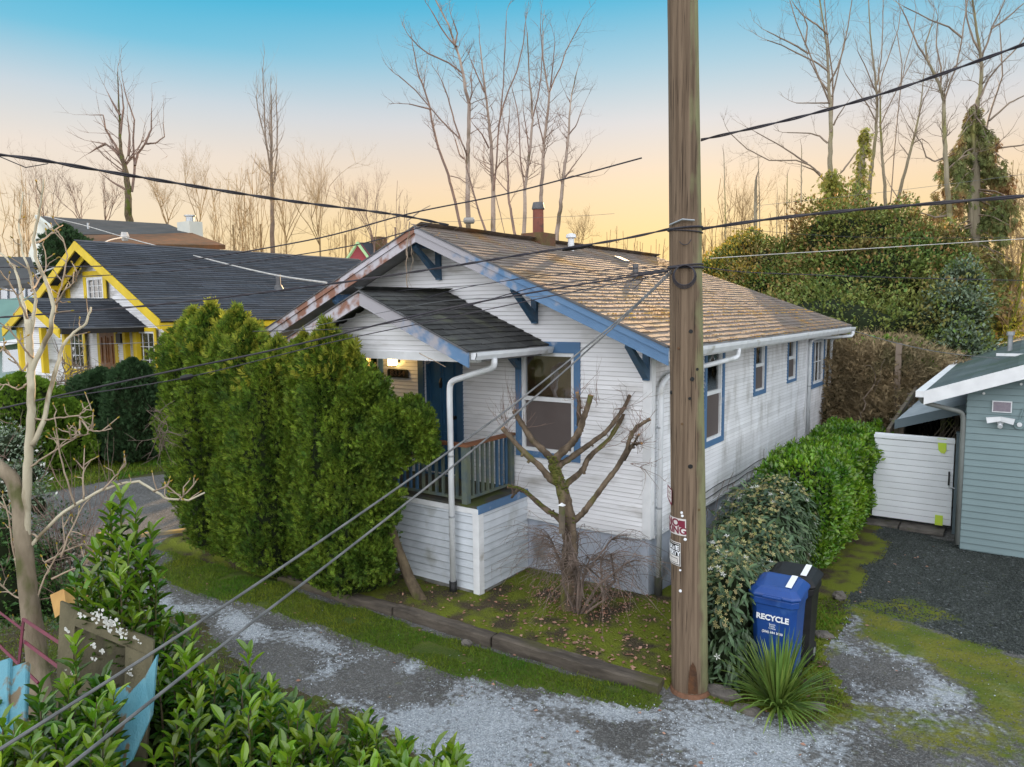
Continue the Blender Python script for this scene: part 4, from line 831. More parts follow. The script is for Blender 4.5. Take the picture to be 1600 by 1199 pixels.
def gmat(name, base, base2, stone, useattr=True, bump=.012, extra=None, ext=(.50, .60)):
    m = bpy.data.materials.new(name); m.use_nodes = True; t = m.node_tree; b = t.nodes['Principled BSDF']; L = t.links.new; b.inputs['Roughness'].default_value = .9; b.inputs['Specular IOR Level'].default_value = .2
    g = nn(t, 'ShaderNodeNewGeometry')
    def noise(s, d=6):
        n = nn(t, 'ShaderNodeTexNoise'); n.inputs['Scale'].default_value = s; n.inputs['Detail'].default_value = d; L(g.outputs['Position'], n.inputs[0]); return n.outputs[0]
    def rg(src, a, c, lo=0, hi=1):
        r = nn(t, 'ShaderNodeMapRange'); L(src, r.inputs[0])
        for i, v in enumerate((a, c, lo, hi)): r.inputs[i+1].default_value = v
        return r.outputs[0]
    def mix(f, a, c, mode='MIX'):
        x = nn(t, 'ShaderNodeMix', data_type='RGBA'); x.blend_type = mode
        (L(f, x.inputs[0]) if not isinstance(f, float) else setattr(x.inputs[0], 'default_value', f))
        for i, v in ((6, a), (7, c)):
            if isinstance(v, tuple): x.inputs[i].default_value = (*v, 1)
            else: L(v, x.inputs[i])
        return x.outputs[2]
    v = nn(t, 'ShaderNodeTexVoronoi'); v.inputs['Scale'].default_value = 42; L(g.outputs['Position'], v.inputs['Vector'])
    v2 = nn(t, 'ShaderNodeTexVoronoi'); v2.inputs['Scale'].default_value = 75; L(g.outputs['Position'], v2.inputs['Vector'])
    sp = nn(t, 'ShaderNodeSeparateColor'); L(v2.outputs['Color'], sp.inputs[0])
    c = mix(rg(noise(1.3), .38, .62), base, base2)
    c = mix(rg(sp.outputs[0], .55, 1, 0, .8), c, stone)
    if extra: c = mix(rg(noise(2.6), *ext), c, extra)
    if useattr:
        a = nn(t, 'ShaderNodeVertexColor'); a.layer_name = 'mask'; sa = nn(t, 'ShaderNodeSeparateColor'); L(a.outputs[0], sa.inputs[0])
        e = nn(t, 'ShaderNodeMath', operation='ADD'); L(sa.outputs[0], e.inputs[0]); L(rg(noise(16), .3, .7, -.5, .5), e.inputs[1])
        wc = mix(rg(sp.outputs[1], 0, 1), (.25, .275, .30), (.47, .505, .54)); c = mix(rg(e.outputs[0], .22, .85, 0, .9), c, wc)
        e2 = nn(t, 'ShaderNodeMath', operation='ADD'); L(sa.outputs[1], e2.inputs[0]); L(rg(noise(10), .3, .7, -.4, .4), e2.inputs[1])
        mc = mix(rg(noise(2.5), .4, .6), (.09, .13, .010), (.155, .16, .015)); c = mix(rg(e2.outputs[0], .25, .85, 0, .9), c, mc)
    L(c, b.inputs['Base Color'])
    h = nn(t, 'ShaderNodeMath', operation='MULTIPLY_ADD'); L(v.outputs['Distance'], h.inputs[0]); h.inputs[1].default_value = -1.0; L(noise(30), h.inputs[2])
    bp = nn(t, 'ShaderNodeBump'); bp.inputs['Distance'].default_value = bump; L(h.outputs[0], bp.inputs['Height']); L(bp.outputs[0], b.inputs['Normal']); return m
GM = {0: ('gravel_road', gmat('packed_gravel', (.075, .073, .070), (.115, .112, .107), (.20, .20, .195))),
      1: ('grass_verge', gmat('verge_soil', (.045, .08, .010), (.08, .11, .014), (.10, .10, .04), False)),
      2: ('moss_bed', gmat('mossy_soil', (.055, .045, .028), (.075, .058, .035), (.11, .08, .05), False, extra=(.13, .155, .016), ext=(.40, .54))),
      3: ('under_hedge_soil', gmat('dark_soil', (.045, .045, .02), (.07, .055, .03), (.10, .07, .04), True, extra=(.07, .085, .014))),
      4: ('dark_gravel_pad', gmat('dark_crushed_rock', (.024, .029, .027), (.04, .045, .042), (.10, .115, .11)))}
idx = np.arange(nx*ny).reshape(nx, ny)
q = np.stack([idx[:-1, :-1], idx[1:, :-1], idx[1:, 1:], idx[:-1, 1:]], -1).reshape(-1, 4)
zf_ = zone[:-1, :-1].reshape(-1); VV = np.stack([gxx, gyy, gz], -1).reshape(-1, 3); CC = np.stack([wgt, mgt, wgt*0, wgt*0+1], -1).reshape(-1, 4)
for z_, (nm, m) in GM.items():
    f = q[zf_ == z_]; u, inv = np.unique(f, return_inverse=True); inv = inv.reshape(f.shape)
    o = fast(nm, VV[u], inv, m, kind='structure', smooth=True)
    a = o.data.color_attributes.new('mask', 'FLOAT_COLOR', 'POINT'); a.data.foreach_set('color', CC[u].ravel().astype(np.float32))
def ghz(x, y):
    i = np.clip(((np.asarray(x)-x0)/st).round().astype(int), 0, nx-1); j = np.clip(((np.asarray(y)-y0)/st).round().astype(int), 0, ny-1); return gz[i, j], zone[i, j], wgt[i, j], mgt[i, j]
# far ground (ring round the detailed patch), street, lawn strips
gm = gmat('far_grass_soil', (.05, .065, .015), (.075, .08, .025), (.10, .09, .05), False, bump=.03)
mb = MB(); B = 1500
for (a, b, c, d) in ((-B, x0, -B, B), (x1, B, -B, B), (x0, x1, -B, y0), (x0, x1, y1, B)): mb.poly([(a, c, 0), (b, c, 0), (b, d, 0), (a, d, 0)], [(0, 1, 2, 3)])
tag(mb.build('ground', gm), kind='structure')
mb = MB(); nS = 26
ys_ = [-60, -30, -12, -7]+list(np.linspace(-6.4, 4, 14))+[6, 10, 20, 60]
el = [-13.7+.25*math.sin(y*.8)+.15*math.sin(y*2.3) for y in ys_]
for i in range(len(ys_)-1): mb.poly([(el[i], ys_[i], .004), (-9, ys_[i], .004), (-9, ys_[i+1], .004), (el[i+1], ys_[i+1], .004)], [(0, 1, 2, 3)])
mb.poly([(-9, -3.9, .0042), (-8.98, -3.9, .0042), (-8.98, -2.6, .0042), (-9, -2.6, .0042)], [(0, 1, 2, 3)])
tag(mb.build('street', GM[0][1]), kind='structure')
mb = MB()
for (a, b, c, d) in ((gnd(196, 843)[:2], gnd(300, 832)[:2], .12, .06), (gnd(150, 836)[:2], gnd(188, 845)[:2], .12, .03)):
    v = np.array([b[0]-a[0], b[1]-a[1]]); n_ = np.array([-v[1], v[0]])/np.linalg.norm(v)*c
    mb.prism([(a[0], a[1], 0), (b[0], b[1], 0), (b[0]+n_[0], b[1]+n_[1], 0), (a[0]+n_[0], a[1]+n_[1], 0)], (0, 0, d))
tag(mb.build('street_kerb', M['curb']), kind='structure')
# loose stones
def stones(n, reg, cond, s0, s1, cols, nm, lab):
    x = NR.uniform(reg[0], reg[1], n); y = NR.uniform(reg[2], reg[3], n); h, z, w, mo = ghz(x, y); k = cond(x, y, z, w, mo); x, y, h = x[k], y[k], h[k]; n = len(x)
    s = NR.uniform(s0, s1, n)[:, None, None]; A = unit(NR.normal(size=(n, 3))); Bv = unit(NR.normal(size=(n, 3))); Rm = frames(A, Bv)*s
    tv = [(1, .1, 0), (-.9, 0, .1), (0, .8, .15), (.1, -.85, 0), (0, .1, .6), (0, 0, -.6)]; tf = [(0, 2, 4), (2, 1, 4), (1, 3, 4), (3, 0, 4), (2, 0, 5), (1, 2, 5), (3, 1, 5), (0, 3, 5)]
    V, Fc = scat(tv, tf, Rm, np.stack([x, y, h+s[:, 0, 0]*.25], -1)); return tag(fast(nm, V, Fc, cols, loc=(0, -3, 0)), lab, 'gravel', kind='stuff')
stw = mat('pale_stone', (.50, .54, .58), (.28, .31, .34), 90, .8, rnd=.3); std = mat('grey_stone', (.17, .165, .155), (.11, .11, .105), 90, .85, rnd=.5); stk = mat('dark_green_stone', (.04, .048, .045), (.07, .082, .075), 90, .75, rnd=.6)
stones(60000, (-8, 5, -5, 2), lambda x, y, z, w, m: (z != 2) & (z != 3) & (NR.random(len(x)) < np.clip(w*1.1+.008, 0, 1)*np.where(z == 1, .4, 1)*np.where(m > .25, .08, 1)), .006, .014, stw, 'pale_gravel', 'pale blue-grey loose gravel spread in patches over the lane')
stones(26000, (-8, 5, -5, 2), lambda x, y, z, w, m: (z == 0) & (NR.random(len(x)) > w*2.5), .005, .013, std, 'grey_gravel', 'grey loose stones on the packed lane')
stones(42000, (1.5, 8, .2, 6), lambda x, y, z, w, m: (z == 4), .008, .018, stk, 'dark_gravel', 'dark crushed rock covering the parking pad in front of the garage')
# grass: clumps of blades
def blades(n, reg, cond, h0, h1, wd, m, nm, lab, cat='grass', lean=.6):
    x = NR.uniform(reg[0], reg[1], n); y = NR.uniform(reg[2], reg[3], n); _, z, w, mo = ghz(x+NR.normal(0, .05, n), y+NR.normal(0, .05, n)); k = cond(x, y, z, w, mo); x, y = x[k], y[k]; h = ghz(x, y)[0]; n = len(x)
    up = unit(np.stack([NR.normal(0, lean, n), NR.normal(0, lean, n), np.ones(n)], -1)); Rm = frames(up, unit(NR.normal(size=(n, 3))))*NR.uniform(h0, h1, n)[:, None, None]
    tv = [(-wd, 0, 0), (wd, 0, 0), (wd*.6, .6, .06), (-wd*.6, .6, .06), (0, 1, .3)]; tf = [(0, 1, 2), (0, 2, 3), (3, 2, 4)]
    V, Fc = scat(tv, tf, Rm, np.stack([x, y, h-.003], -1)); return tag(fast(nm, V, Fc, m, loc=(0, -2.5, 0)), lab, cat, kind='stuff')
blades(95000, (-8.4, 1.4, -3.7, -1.8), lambda x, y, z, w, m: (z == 1) & (vn(np.stack([x, y, x*0], -1), 3.0, 4) > .24), .018, .06, .07, M['grass'], 'grass', 'short green grass growing along the lane edge below the timber')
blades(60000, (-8.2, 2.6, -2.3, .6), lambda x, y, z, w, m: (z == 2) & (vn(np.stack([x, y, x*0], -1), 2.2, 14) > .40), .01, .03, .12, M['moss_clump'], 'moss', 'bright moss tufts over the soil bed in front of the bungalow', 'moss', 1.2)
blades(26000, (1.9, 6, -3, 1.5), lambda x, y, z, w, m: (m > .45), .01, .028, .12, M['moss_clump'], 'moss', 'yellow-green moss creeping over the gravel between lane and parking pad', 'moss', 1.2)
blades(12000, (1.6, 3.0, -2.2, 1.5), lambda x, y, z, w, m: (z == 2), .02, .07, .10, M['grass'], 'weeds', 'low green weeds round the recycling bin and strap-leaved plant', 'weeds', .9)
blades(26000, (-9, 2.0, -6, -3.4), lambda x, y, z, w, m: (z == 3), .02, .06, .09, M['grass'], 'grass', 'rough grass under the laurels on the near side of the lane')
def far_blades(n, x0_, x1_, y0_, y1_, h0, h1, m, nm, lab):
    x = NR.uniform(x0_, x1_, n); y = NR.uniform(y0_, y1_, n); up = unit(np.stack([NR.normal(0, .5, n), NR.normal(0, .5, n), np.ones(n)], -1)); Rm = frames(up, unit(NR.normal(size=(n, 3))))*NR.uniform(h0, h1, n)[:, None, None]
    V, Fc = scat([(-.12, 0, 0), (.12, 0, 0), (0, 1, .2)], [(0, 1, 2)], Rm, np.stack([x, y, x*0], -1)); tag(fast(nm, V, Fc, m, loc=(x0_, y0_, 0)), lab, 'grass', kind='stuff')
far_blades(30000, -20, -13.8, -4, 3.2, .04, .12, M['grass'], 'grass', 'green grass strip beyond the street below the dark yew')
# dead leaves on the bed
n = 1500; x = NR.uniform(-3, 2.4, n); y = NR.uniform(-2.1, .0, n); h, z, w, mo = ghz(x, y); k = (z == 2) & (NR.random(n) < np.exp(-((x+.1)**2+(y+1.1)**2)*.5)+.15); x, y, h = x[k], y[k], h[k]
V, Fc = scat([(0, -1, 0), (.6, 0, .15), (0, 1, 0), (-.6, 0, .2)], [(0, 1, 2), (0, 2, 3)], frames(unit(NR.normal(size=(len(x), 3))*[1, 1, .2]), np.tile([0., 0, 1], (len(x), 1))+NR.normal(0, .3, (len(x), 3)))*NR.uniform(.015, .035, len(x))[:, None, None], np.stack([x, y, h+.012], -1))
tag(fast('leaf_litter', V, Fc, M['deadleaf'], loc=(0, -1, 0)), 'brown fallen leaves scattered over the mossy bed', 'leaves', kind='stuff')
n = 900; x = NR.uniform(-7, 6, n); y = NR.uniform(-5, 5, n); h, z, w, mo = ghz(x, y); e = np.minimum(np.abs(y+2.9), np.abs(x-2.3)*1.2); k = (z != 2) & (NR.random(n) < np.exp(-e*2.2)+.06); x, y, h = x[k], y[k], h[k]
V, Fc = scat([(0, -1, 0), (.6, 0, .15), (0, 1, 0), (-.6, 0, .2)], [(0, 1, 2), (0, 2, 3)], frames(unit(NR.normal(size=(len(x), 3))*[1, 1, .2]), np.tile([0., 0, 1], (len(x), 1))+NR.normal(0, .3, (len(x), 3)))*NR.uniform(.012, .03, len(x))[:, None, None], np.stack([x, y, h+.012], -1))
tag(fast('leaf_litter', V, Fc, M['deadleaf'], loc=(1, -2, 0)), 'brown leaves blown over the lane, verge and parking pad', 'leaves', kind='stuff')
# timbers
def timber(a, b, h, w, lab):
    a, b = np.array(a, float), np.array(b, float); d = unit((b-a)[None])[0]; n_ = np.array([-d[1], d[0]]); k = 22; mb = MB(); ring = [(0, 0), (0, h*.93), (.025, h), (w-.02, h), (w, h*.94), (w, 0)]
    for i in range(k+1):
        p = a+(b-a)*i/k
        for (o_, zz) in ring:
            jz = (random.uniform(-.008, .008) if zz > 0 else -.04); q = p+n_*(o_+random.uniform(-.006, .006)); mb.v.append((q[0], q[1], zz+jz))
    r = len(ring)
    for i in range(k):
        for j in range(r): mb.f.append((i*r+j, i*r+(j+1) % r, (i+1)*r+(j+1) % r, (i+1)*r+j))
    mb.f.append(tuple(range(r))[::-1]); mb.f.append(tuple(k*r+j for j in range(r)))
    tag(mb.build('landscape_timber', M['timber'], loc=(*a, 0)), lab, 'timber', 'weathered timbers edging the moss bed')
timber((-1.0, -2.235), (1.09, -2.19), .135, .18, 'weathered grey timber running to the foot of the utility pole')
timber((-2.62, -2.24), (-1.03, -2.25), .12, .17, 'middle mossy timber with a split end, below the weeping shrub')
timber((-4.9, -2.32), (-2.64, -2.26), .11, .17, 'leftmost timber, disappearing under the arborvitae')
# stones lying about
def rock(p, s, lab):
    mb = MB(); n1, n2 = 7, 10; vs = []
    for i in range(n1+1):
        for j in range(n2):
            a = math.pi*i/n1; b = 2*math.pi*j/n2; d = np.array([math.sin(a)*math.cos(b), math.sin(a)*math.sin(b), math.cos(a)]); r = .75+.5*float(vn(d[None]*1.6+p[0]*3, 1.2)[0]); vs.append(tuple(np.array(p)+d*r*np.array(s)))
    mb.poly(vs, [(i*n2+j, i*n2+(j+1) % n2, (i+1)*n2+(j+1) % n2, (i+1)*n2+j) for i in range(n1) for j in range(n2)])
    tag(mb.build('stone', M['stone'], loc=tuple(p)), lab, 'stone')
rock((2.18, .25, .02), (.13, .10, .05), 'flat grey stone half sunk in moss to the right of the bins')
rock((2.50, -1.50, .02), (.09, .07, .04), 'small pale stone at the right foot of the strap-leaved plant')
rock((1.62, -1.80, .03), (.20, .09, .08), 'brown edging stone just right of the utility pole')
rock((1.95, -1.95, .02), (.16, .08, .06), 'low mossy stone at the foot of the white-flowered creeper')
rock((-1.28, -2.36, .03), (.07, .05, .05), 'fist-sized brown stone lying in grass against the middle timber')
rock((2.1, 1.6, .04), (.1, .08, .07), 'reddish stone by the hedge roots behind the bins')

# ============================================================ UTILITY POLE, SIGNS
PB = np.array([1.31, -1.86, 0.]); vt_ = unit((CP-PB)*np.array([1, 1, 0])[None])[0]; rtv = np.array([-vt_[1], vt_[0], 0.])
if rtv@RT < 0: rtv = -rtv
PT = PB+rtv*-.235+np.array([0, 0, 10.])            # a slight lean
UPole = thing('utility_pole', 'tall weathered wooden utility pole with signs stapled low on it, in front of the bungalow', 'utility pole', PB)
def pc(z): return PB+(PT-PB)*z/10
def prad(z): return .188-.0062*z
n1, n2 = 260, 56; V = []
for i in range(n1+1):
    z = 10*i/n1
    for j in range(n2):
        a = 2*math.pi*j/n2; d = vt_*math.cos(a)+rtv*math.sin(a)
        c = vn(np.array([[math.cos(a)*9, math.sin(a)*9, z*.35]]), 1.0)[0]; c2 = vn(np.array([[math.cos(a)*3.0, math.sin(a)*3.0, z*.6+9]]), 1.0)[0]
        r = prad(z)*(1+.03*(c2-.5))-.012*max(0, c-.66)*6*.5
        V.append(pc(z)+d*r)
V = np.array(V); idx = np.arange((n1+1)*n2).reshape(n1+1, n2); Fq = np.stack([idx[:-1], np.roll(idx, -1, 1)[:-1], np.roll(idx, -1, 1)[1:], idx[1:]], -1).reshape(-1, 4)
fast('shaft', V, Fq, M['pole'], UPole, smooth=True)
def onpole(th, z, d=0): return pc(z)+(vt_*math.cos(th)+rtv*math.sin(th))*(prad(z)+d)
for (px, py, r) in ((1080, 517, .018), (1082, 590, .02), (1090, 575, .014), (1048, 613, .016), (1078, 620, .014), (1079, 726, .02), (1092, 795, .012), (1060, 543, .012), (1066, 660, .012)):
    z = at(px, py, 7.4)[2]; cx = 1119.2*0+800+F*((pc(z)-CP)@RT)/((pc(z)-CP)@FW); th = math.asin(max(-.95, min(.95, (px-cx)/27.5)))
    p = onpole(th, z, -.004); o = onpole(th, z, .006); MB().tube([p, o], [r*1.3, r], 9).build('knot', M['brick'] if r < .013 else M['black'], UPole)
mb = MB(); z0 = .02                                # brown worn patch cut at the foot
mb.tube([PB+np.array([0, 0, -.03]), PB+np.array([0, 0, .05])], [.26, .20], 24).build('footing_collar', mat('rust_soil', (.20, .10, .06), (.14, .075, .045), 14, .95, bump=.01), UPole)
mb = MB(); vs = []
for i in range(9):
    for j in range(7):
        u = -1+2*i/8; z = .06+.34*j/6; w_ = .26*math.sqrt(max(0, 1-(j/6)**2.4))+.001; vs.append(onpole(.18+u*w_, z, .004))
mb.poly(vs, [(i*7+j, (i+1)*7+j, (i+1)*7+j+1, i*7+j+1) for i in range(8) for j in range(6)]).build('worn_patch', mat('dark_stain_wood', (.12, .055, .025), (.05, .03, .02), 9, .9, bump=.01), UPole)
MB().poly([tuple(onpole(th, z, .012)) for th in (-1.0,) for z in (0, 1)], []).v
def sign(name, lab, t0, t1, za, zb, m, d=.006):
    vs = []; n_ = 14
    for i in range(n_+1):
        for z in (za, zb):
            for dd in (d, d+.002): vs.append(onpole(t0+(t1-t0)*i/n_, z, dd))
    fs = []
    for i in range(n_): a = i*4; b = a+4; fs += [(a+1, b+1, b+3, a+3), (a, a+2, b+2, b), (a, b, b+1, a+1), (a+2, a+3, b+3, b+2)]
    fs += [(0, 1, 3, 2), (n_*4, n_*4+2, n_*4+3, n_*4+1)]
    o = MB().poly(vs, fs).build(name, m, loc=tuple(onpole((t0+t1)/2, za, d))) if lab else None
    if lab: tag(o, lab, 'sign'); return o
    return vs, fs
def patch(par, name, t0, t1, za, zb, m, d): v, f = sign(name, None, t0, t1, za, zb, m, d); return MB().poly(v, f).build(name, m, par)
def bent(par, s, tc, zc, size, m, sx=1.0):
    text(par, 'lettering', s, size, None, m, .0008, .003, warp=lambda c: onpole(tc+c.x*sx/prad(zc), zc+c.y, .0115+c.z))
zA = at(1056, 810, 7.4)[2]; zB = at(1056, 837, 7.4)[2]
s1 = sign('no_parking_sign', 'white and maroon NO PARKING sign bent round the utility pole, between two other signs', -2.35, -.10, zB, zA, M['signwhite'])
patch(s1, 'maroon_panel', -.50, -.16, (zA+zB)/2+.0, zA-.018, M['signred'], .0085)
bent(s1, 'NO', -.98, zA-.05, .105, M['signred'], 1.1); bent(s1, 'PARKING', -1.24, zB+.048, .10, M['signred'], .98)
zA = at(1053, 849, 7.4)[2]; zB = at(1053, 887, 7.4)[2]
s2 = sign('private_property_sign', 'black and white PRIVATE PROPERTY sign bent round the pole, lowest of the signs', -2.15, -.42, zB, zA, M['signwhite'])
patch(s2, 'border', -2.13, -.45, zB+.008, zA-.008, M['signblack'], .0085); patch(s2, 'border_inner', -2.11, -.49, zB+.016, zA-.016, M['signwhite'], .0090); patch(s2, 'black_panel', -2.10, -.52, zB+.10, zA-.022, M['signblack'], .0095)
for (s_, z, c, sx, tc) in (('PRIVATE', zA-.062, 'print', 1.15, -1.28), ('PROPERTY', zA-.118, 'print', 1.0, -1.27)): bent(s2, s_, tc, z, .062, M[c], sx)
patch(s2, 'phone_panel', -1.80, -.60, zB+.028, zB+.078, M['signblack'], .0097); patch(s2, 'phone_blank', -1.78, -.62, zB+.033, zB+.073, M['signwhite'], .0100)
zA = at(1045, 764, 7.4)[2]; zB = at(1045, 790, 7.4)[2]
p0 = onpole(-1.35, zA, .02); s3 = MB(); a_ = onpole(-1.62, zA, .03); b_ = onpole(-.98, zA-.02, .012)
s3.prism([a_+[0, 0, .01], b_, b_-[0, 0, .15], b_-[0, 0, .17]-(b_-a_)*.25, a_-[0, 0, .12], ], tuple(vt_*.004))
s3 = tag(s3.build('small_sign', M['signred'], loc=tuple(p0)), 'small curled white sign with red border, uppermost on the utility pole', 'sign')
a2 = a_+(b_-a_)*.12; b2 = a_+(b_-a_)*.88; MB().prism([a2-[0, 0, .005], b2-[0, 0, .012], b2-[0, 0, .14], a2-[0, 0, .115]], tuple(vt_*.006)).build('sign_face', M['signwhite'], s3)
M2 = Matrix.Translation(Vector((a2+b2)/2+vt_*.007-np.array([0, 0, .07]))) @ Matrix((( (b2-a2)[0]/np.linalg.norm(b2-a2), 0, vt_[0], 0), ((b2-a2)[1]/np.linalg.norm(b2-a2), 0, vt_[1], 0), (0, 1, 0, 0), (0, 0, 0, 1)))
text(s3, 'lettering', 'NO', .05, M2 @ Matrix.Translation((0, .02, 0)), M['signred'], .0005); text(s3, 'lettering', 'PARKING', .022, M2 @ Matrix.Translation((0, -.025, 0)), M['signred'], .0005)
for (px, py) in ((1067, 805), (1069, 832), (1071, 842), (1063, 893), (1063, 927), (1066, 800)):       # torn paper scraps and staples
    z = at(px, py, 7.4)[2]; th = math.asin(max(-.9, min(.9, (px-1075.5)/28))); p = onpole(th, z, .004)
    MB().tube([p, p+vt_*.004], [random.uniform(.010, .018), .012], 7).build('paper_scrap', M['print'], UPole)

# ---------------- wires: points are (px, py, depth)
def wire(name, pts, r, m, lab, sag=0, cat='wire', strands=1, tw=.012, n=60):
    P_ = np.array([at(*p) for p in pts]); L = np.concatenate([[0], np.cumsum(np.linalg.norm(np.diff(P_, axis=0), axis=1))]); s = np.linspace(0, L[-1], n)
    k = len(P_)
    if k > 3:                                       # smooth through the points
        q = []; 
        for t in s:
            i = min(max(np.searchsorted(L, t)-1, 0), k-2); u = (t-L[i])/(L[i+1]-L[i]+1e-9)
            a, b, c, d = P_[max(i-1, 0)], P_[i], P_[i+1], P_[min(i+2, k-1)]
            q.append(.5*((2*b)+(-a+c)*u+(2*a-5*b+4*c-d)*u*u+(-a+3*b-3*c+d)*u**3))
        q = np.array(q)
    else: q = np.stack([np.interp(s, L, P_[:, i]) for i in range(3)], -1)
    if sag: u = s/L[-1]; q[:, 2] -= sag*4*u*(1-u)
    mb = MB()
    for j in range(strands):
        o = np.zeros_like(q)
        if strands > 1:
            ph = s*5.0/max(.3, r*60)+2*math.pi*j/strands; o = (np.cos(ph)[:, None]*np.array([0, 0, 1.])+np.sin(ph)[:, None]*RT)*tw
        mb.tube(q+o, r, 6)
    return tag(mb.build(name, m, loc=tuple(q[0])), lab, cat)
W_ = M['wire']
wire('power_line', [(-20,240,5.5),(60,250,5.7),(200,274,6.2),(430,311,7.2),(620,336,8.2),(700,352,8.8)], .0085, W_, 'thick twisted purple-black line crossing the upper left sky', strands=2, tw=.008, n=120)
wire('power_line', [(-5,243,5.5),(40,262,5.6),(75,256,5.8)], .004, W_, 'short loose strand looping under the thick twisted line at the left edge')
wire('power_line', [(-10,418,9),(240,412,8.6),(480,376,8.2),(640,334,8),(800,301,7.8),(1003,247,7.4)], .008, W_, 'dark line rising to the right over the bungalow peak and ending in the sky')
wire('power_line', [(-10,438,10),(240,426,9.6),(400,408,9.2),(560,382,8.8),(668,352,8.5)], .007, W_, 'grey line rising to the right and meeting the bungalow peak')
wire('power_line', [(-10,497,9),(240,477,8.6),(500,446,8.2),(700,417,7.9),(830,396,7.6),(960,376,7.4),(1046,358,7.35)], .008, W_, 'heavy line from the left edge to the upper collar of the pole', strands=2, tw=.006, n=110)
wire('power_line', [(1095,358,7.3),(1200,343,7),(1320,330,6.7),(1460,318,6.3),(1620,305,6)], .011, W_, 'thick dark line from the upper pole collar to the right edge', strands=2, tw=.007, n=90)
wire('power_line', [(1095,219,7.4),(1250,183,7.0),(1400,140,6.6),(1610,66,6)], .008, W_, 'twisted purple line climbing from the pole to the upper right', strands=2, tw=.008, n=110)
wire('service_drop', [(1044,420,7.3),(940,436,7.6),(840,448,8),(700,486,8.4),(560,512,9),(395,518,10)], .006, W_, 'service line from the lower pole coil to the left eave of the bungalow')
wire('service_drop', [(1044,424,7.3),(900,446,7.3),(700,482,7.3),(441,544,7.3),(240,586,7.2),(-10,641,7)], .010, W_, 'black cable descending in front of the arborvitae to the left edge')
wire('service_drop', [(1044,428,7.3),(900,455,7.2),(700,497,7.2),(527,533,7.1),(291,590,7.0),(90,622,6.9)], .0055, W_, 'thin cable with a dark splice, running below the black cable')
wire('service_drop', [(1044,416,7.3),(930,424,8),(800,438,9),(700,456,10),(560,500,11),(500,515,11.5)], .005, W_, 'thin line from the pole coil passing over the porch roof')
wire('service_drop', [(1044,422,7.3),(930,430,8),(850,428,9),(760,444,9.6),(650,452,10.2),(560,462,11)], .004, W_, 'thinnest line crossing the gable siding above the porch')
wire('service_drop', [(1044,426,7.3),(950,448,7.6),(860,462,8),(700,470,8.8),(600,488,9.4),(440,520,10)], .004, M['wire_grey'], 'grey line sagging across the porch roof shingles')
p = at(291, 590, 7.0); d_ = unit((at(320, 584, 7.0)-p)[None])[0]
sp = tag(MB().tube([p-d_*.06, p-d_*.05, p, p+d_*.05, p+d_*.07], [.008, .024, .030, .024, .008], 10).build('cable_splice', M['black'], loc=tuple(p)), 'dark bulging cable splice on the thin line in front of the arborvitae', 'splice')
p = at(902, 387, 7.5); d_ = unit((at(925, 383, 7.45)-p)[None])[0]
tag(MB().tube([p-d_*.16, p-d_*.1, p+d_*.06, p+d_*.16], [.009, .018, .024, .009], 8).build('cable_splice', M['black'], loc=tuple(p)), 'long black sleeve on the heavy line above the bungalow roof', 'splice')
wire('telephone_line', [(1110,404,7.6),(1200,398,7.8),(1350,389,8),(1620,372,8.4)], .0045, M['wire_pale'], 'pale thin line from behind the pole to the right edge')
wire('telephone_line', [(1095,417,7.4),(1160,425,7.6),(1250,429,7.9),(1400,434,8.4),(1620,439,9)], .0055, W_, 'dark thin line from the pole coil to the right edge above the garage')
wire('telephone_line', [(1120,354,9),(1250,366,9.4),(1400,372,9.8),(1620,371,10.5)], .003, W_, 'hair-thin dark line in front of the big shrub')
wire('telephone_line', [(1180,322,10),(1330,306,10),(1450,292,10),(1620,270,10)], .0025, M['wire_grey'], 'hair-thin grey line crossing the drooping cedar')
wire('house_wire', [(1330,516,17),(1400,536,16),(1480,552,15),(1620,566,14)], .008, M['wire_grey'], 'thin wire from the rear corner gutter of the bungalow to the right')
wire('guy_cable', [(1052,420,7.25),(970,497,6.6),(816,622,5.7),(721,692,5.2),(550,812,4.4),(300,980,3.4),(-30,1190,2.6)], .0072, M['steel_guy'], 'upper of two pale steel cables running from the pole coil to the lower left corner', n=90)
wire('guy_cable', [(1052,424,7.25),(970,501,6.6),(830,626,5.7),(721,718,5.1),(550,853,4.3),(330,1022,3.3),(90,1212,2.5)], .0072, M['steel_guy'], 'lower of two pale steel cables running from the pole coil to the bottom edge', n=90)
wire('house_wire', [(70,338,42),(130,352,38),(195,371,34),(320,404,26),(420,428,20),(510,442,15)], .022, M['wire_pale'], 'pale wire from the grey-roofed house sagging over the blue-grey roof')
wire('house_wire', [(195,371,34),(170,376,32),(140,392,30),(100,412,29),(55,430,28)], .03, M['wire_pale'], 'pale wire curving down from the junction to the yellow gable')
p = at(195, 370, 34); tag(MB().tube([p-[0, 0, .2], p, p+[0, 0, .2]], [.12, .2, .14], 8).build('wire_junction', M['wire_pale'], loc=tuple(p)), 'small pale wire junction hanging above the yellow-trimmed house roof', 'junction')
for (y, d0, lab) in ((470, 16, 'upper grey wire in front of the yellow gable'), (513, 15, 'middle grey wire in front of the yellow porch'), (538, 15, 'lower grey wire in front of the yellow porch')):
    wire('telephone_line', [(-10, y-3, d0), (120, y, d0), (240, y-3, d0), (330, y-10, d0)], .007, M['wire_grey'], lab)
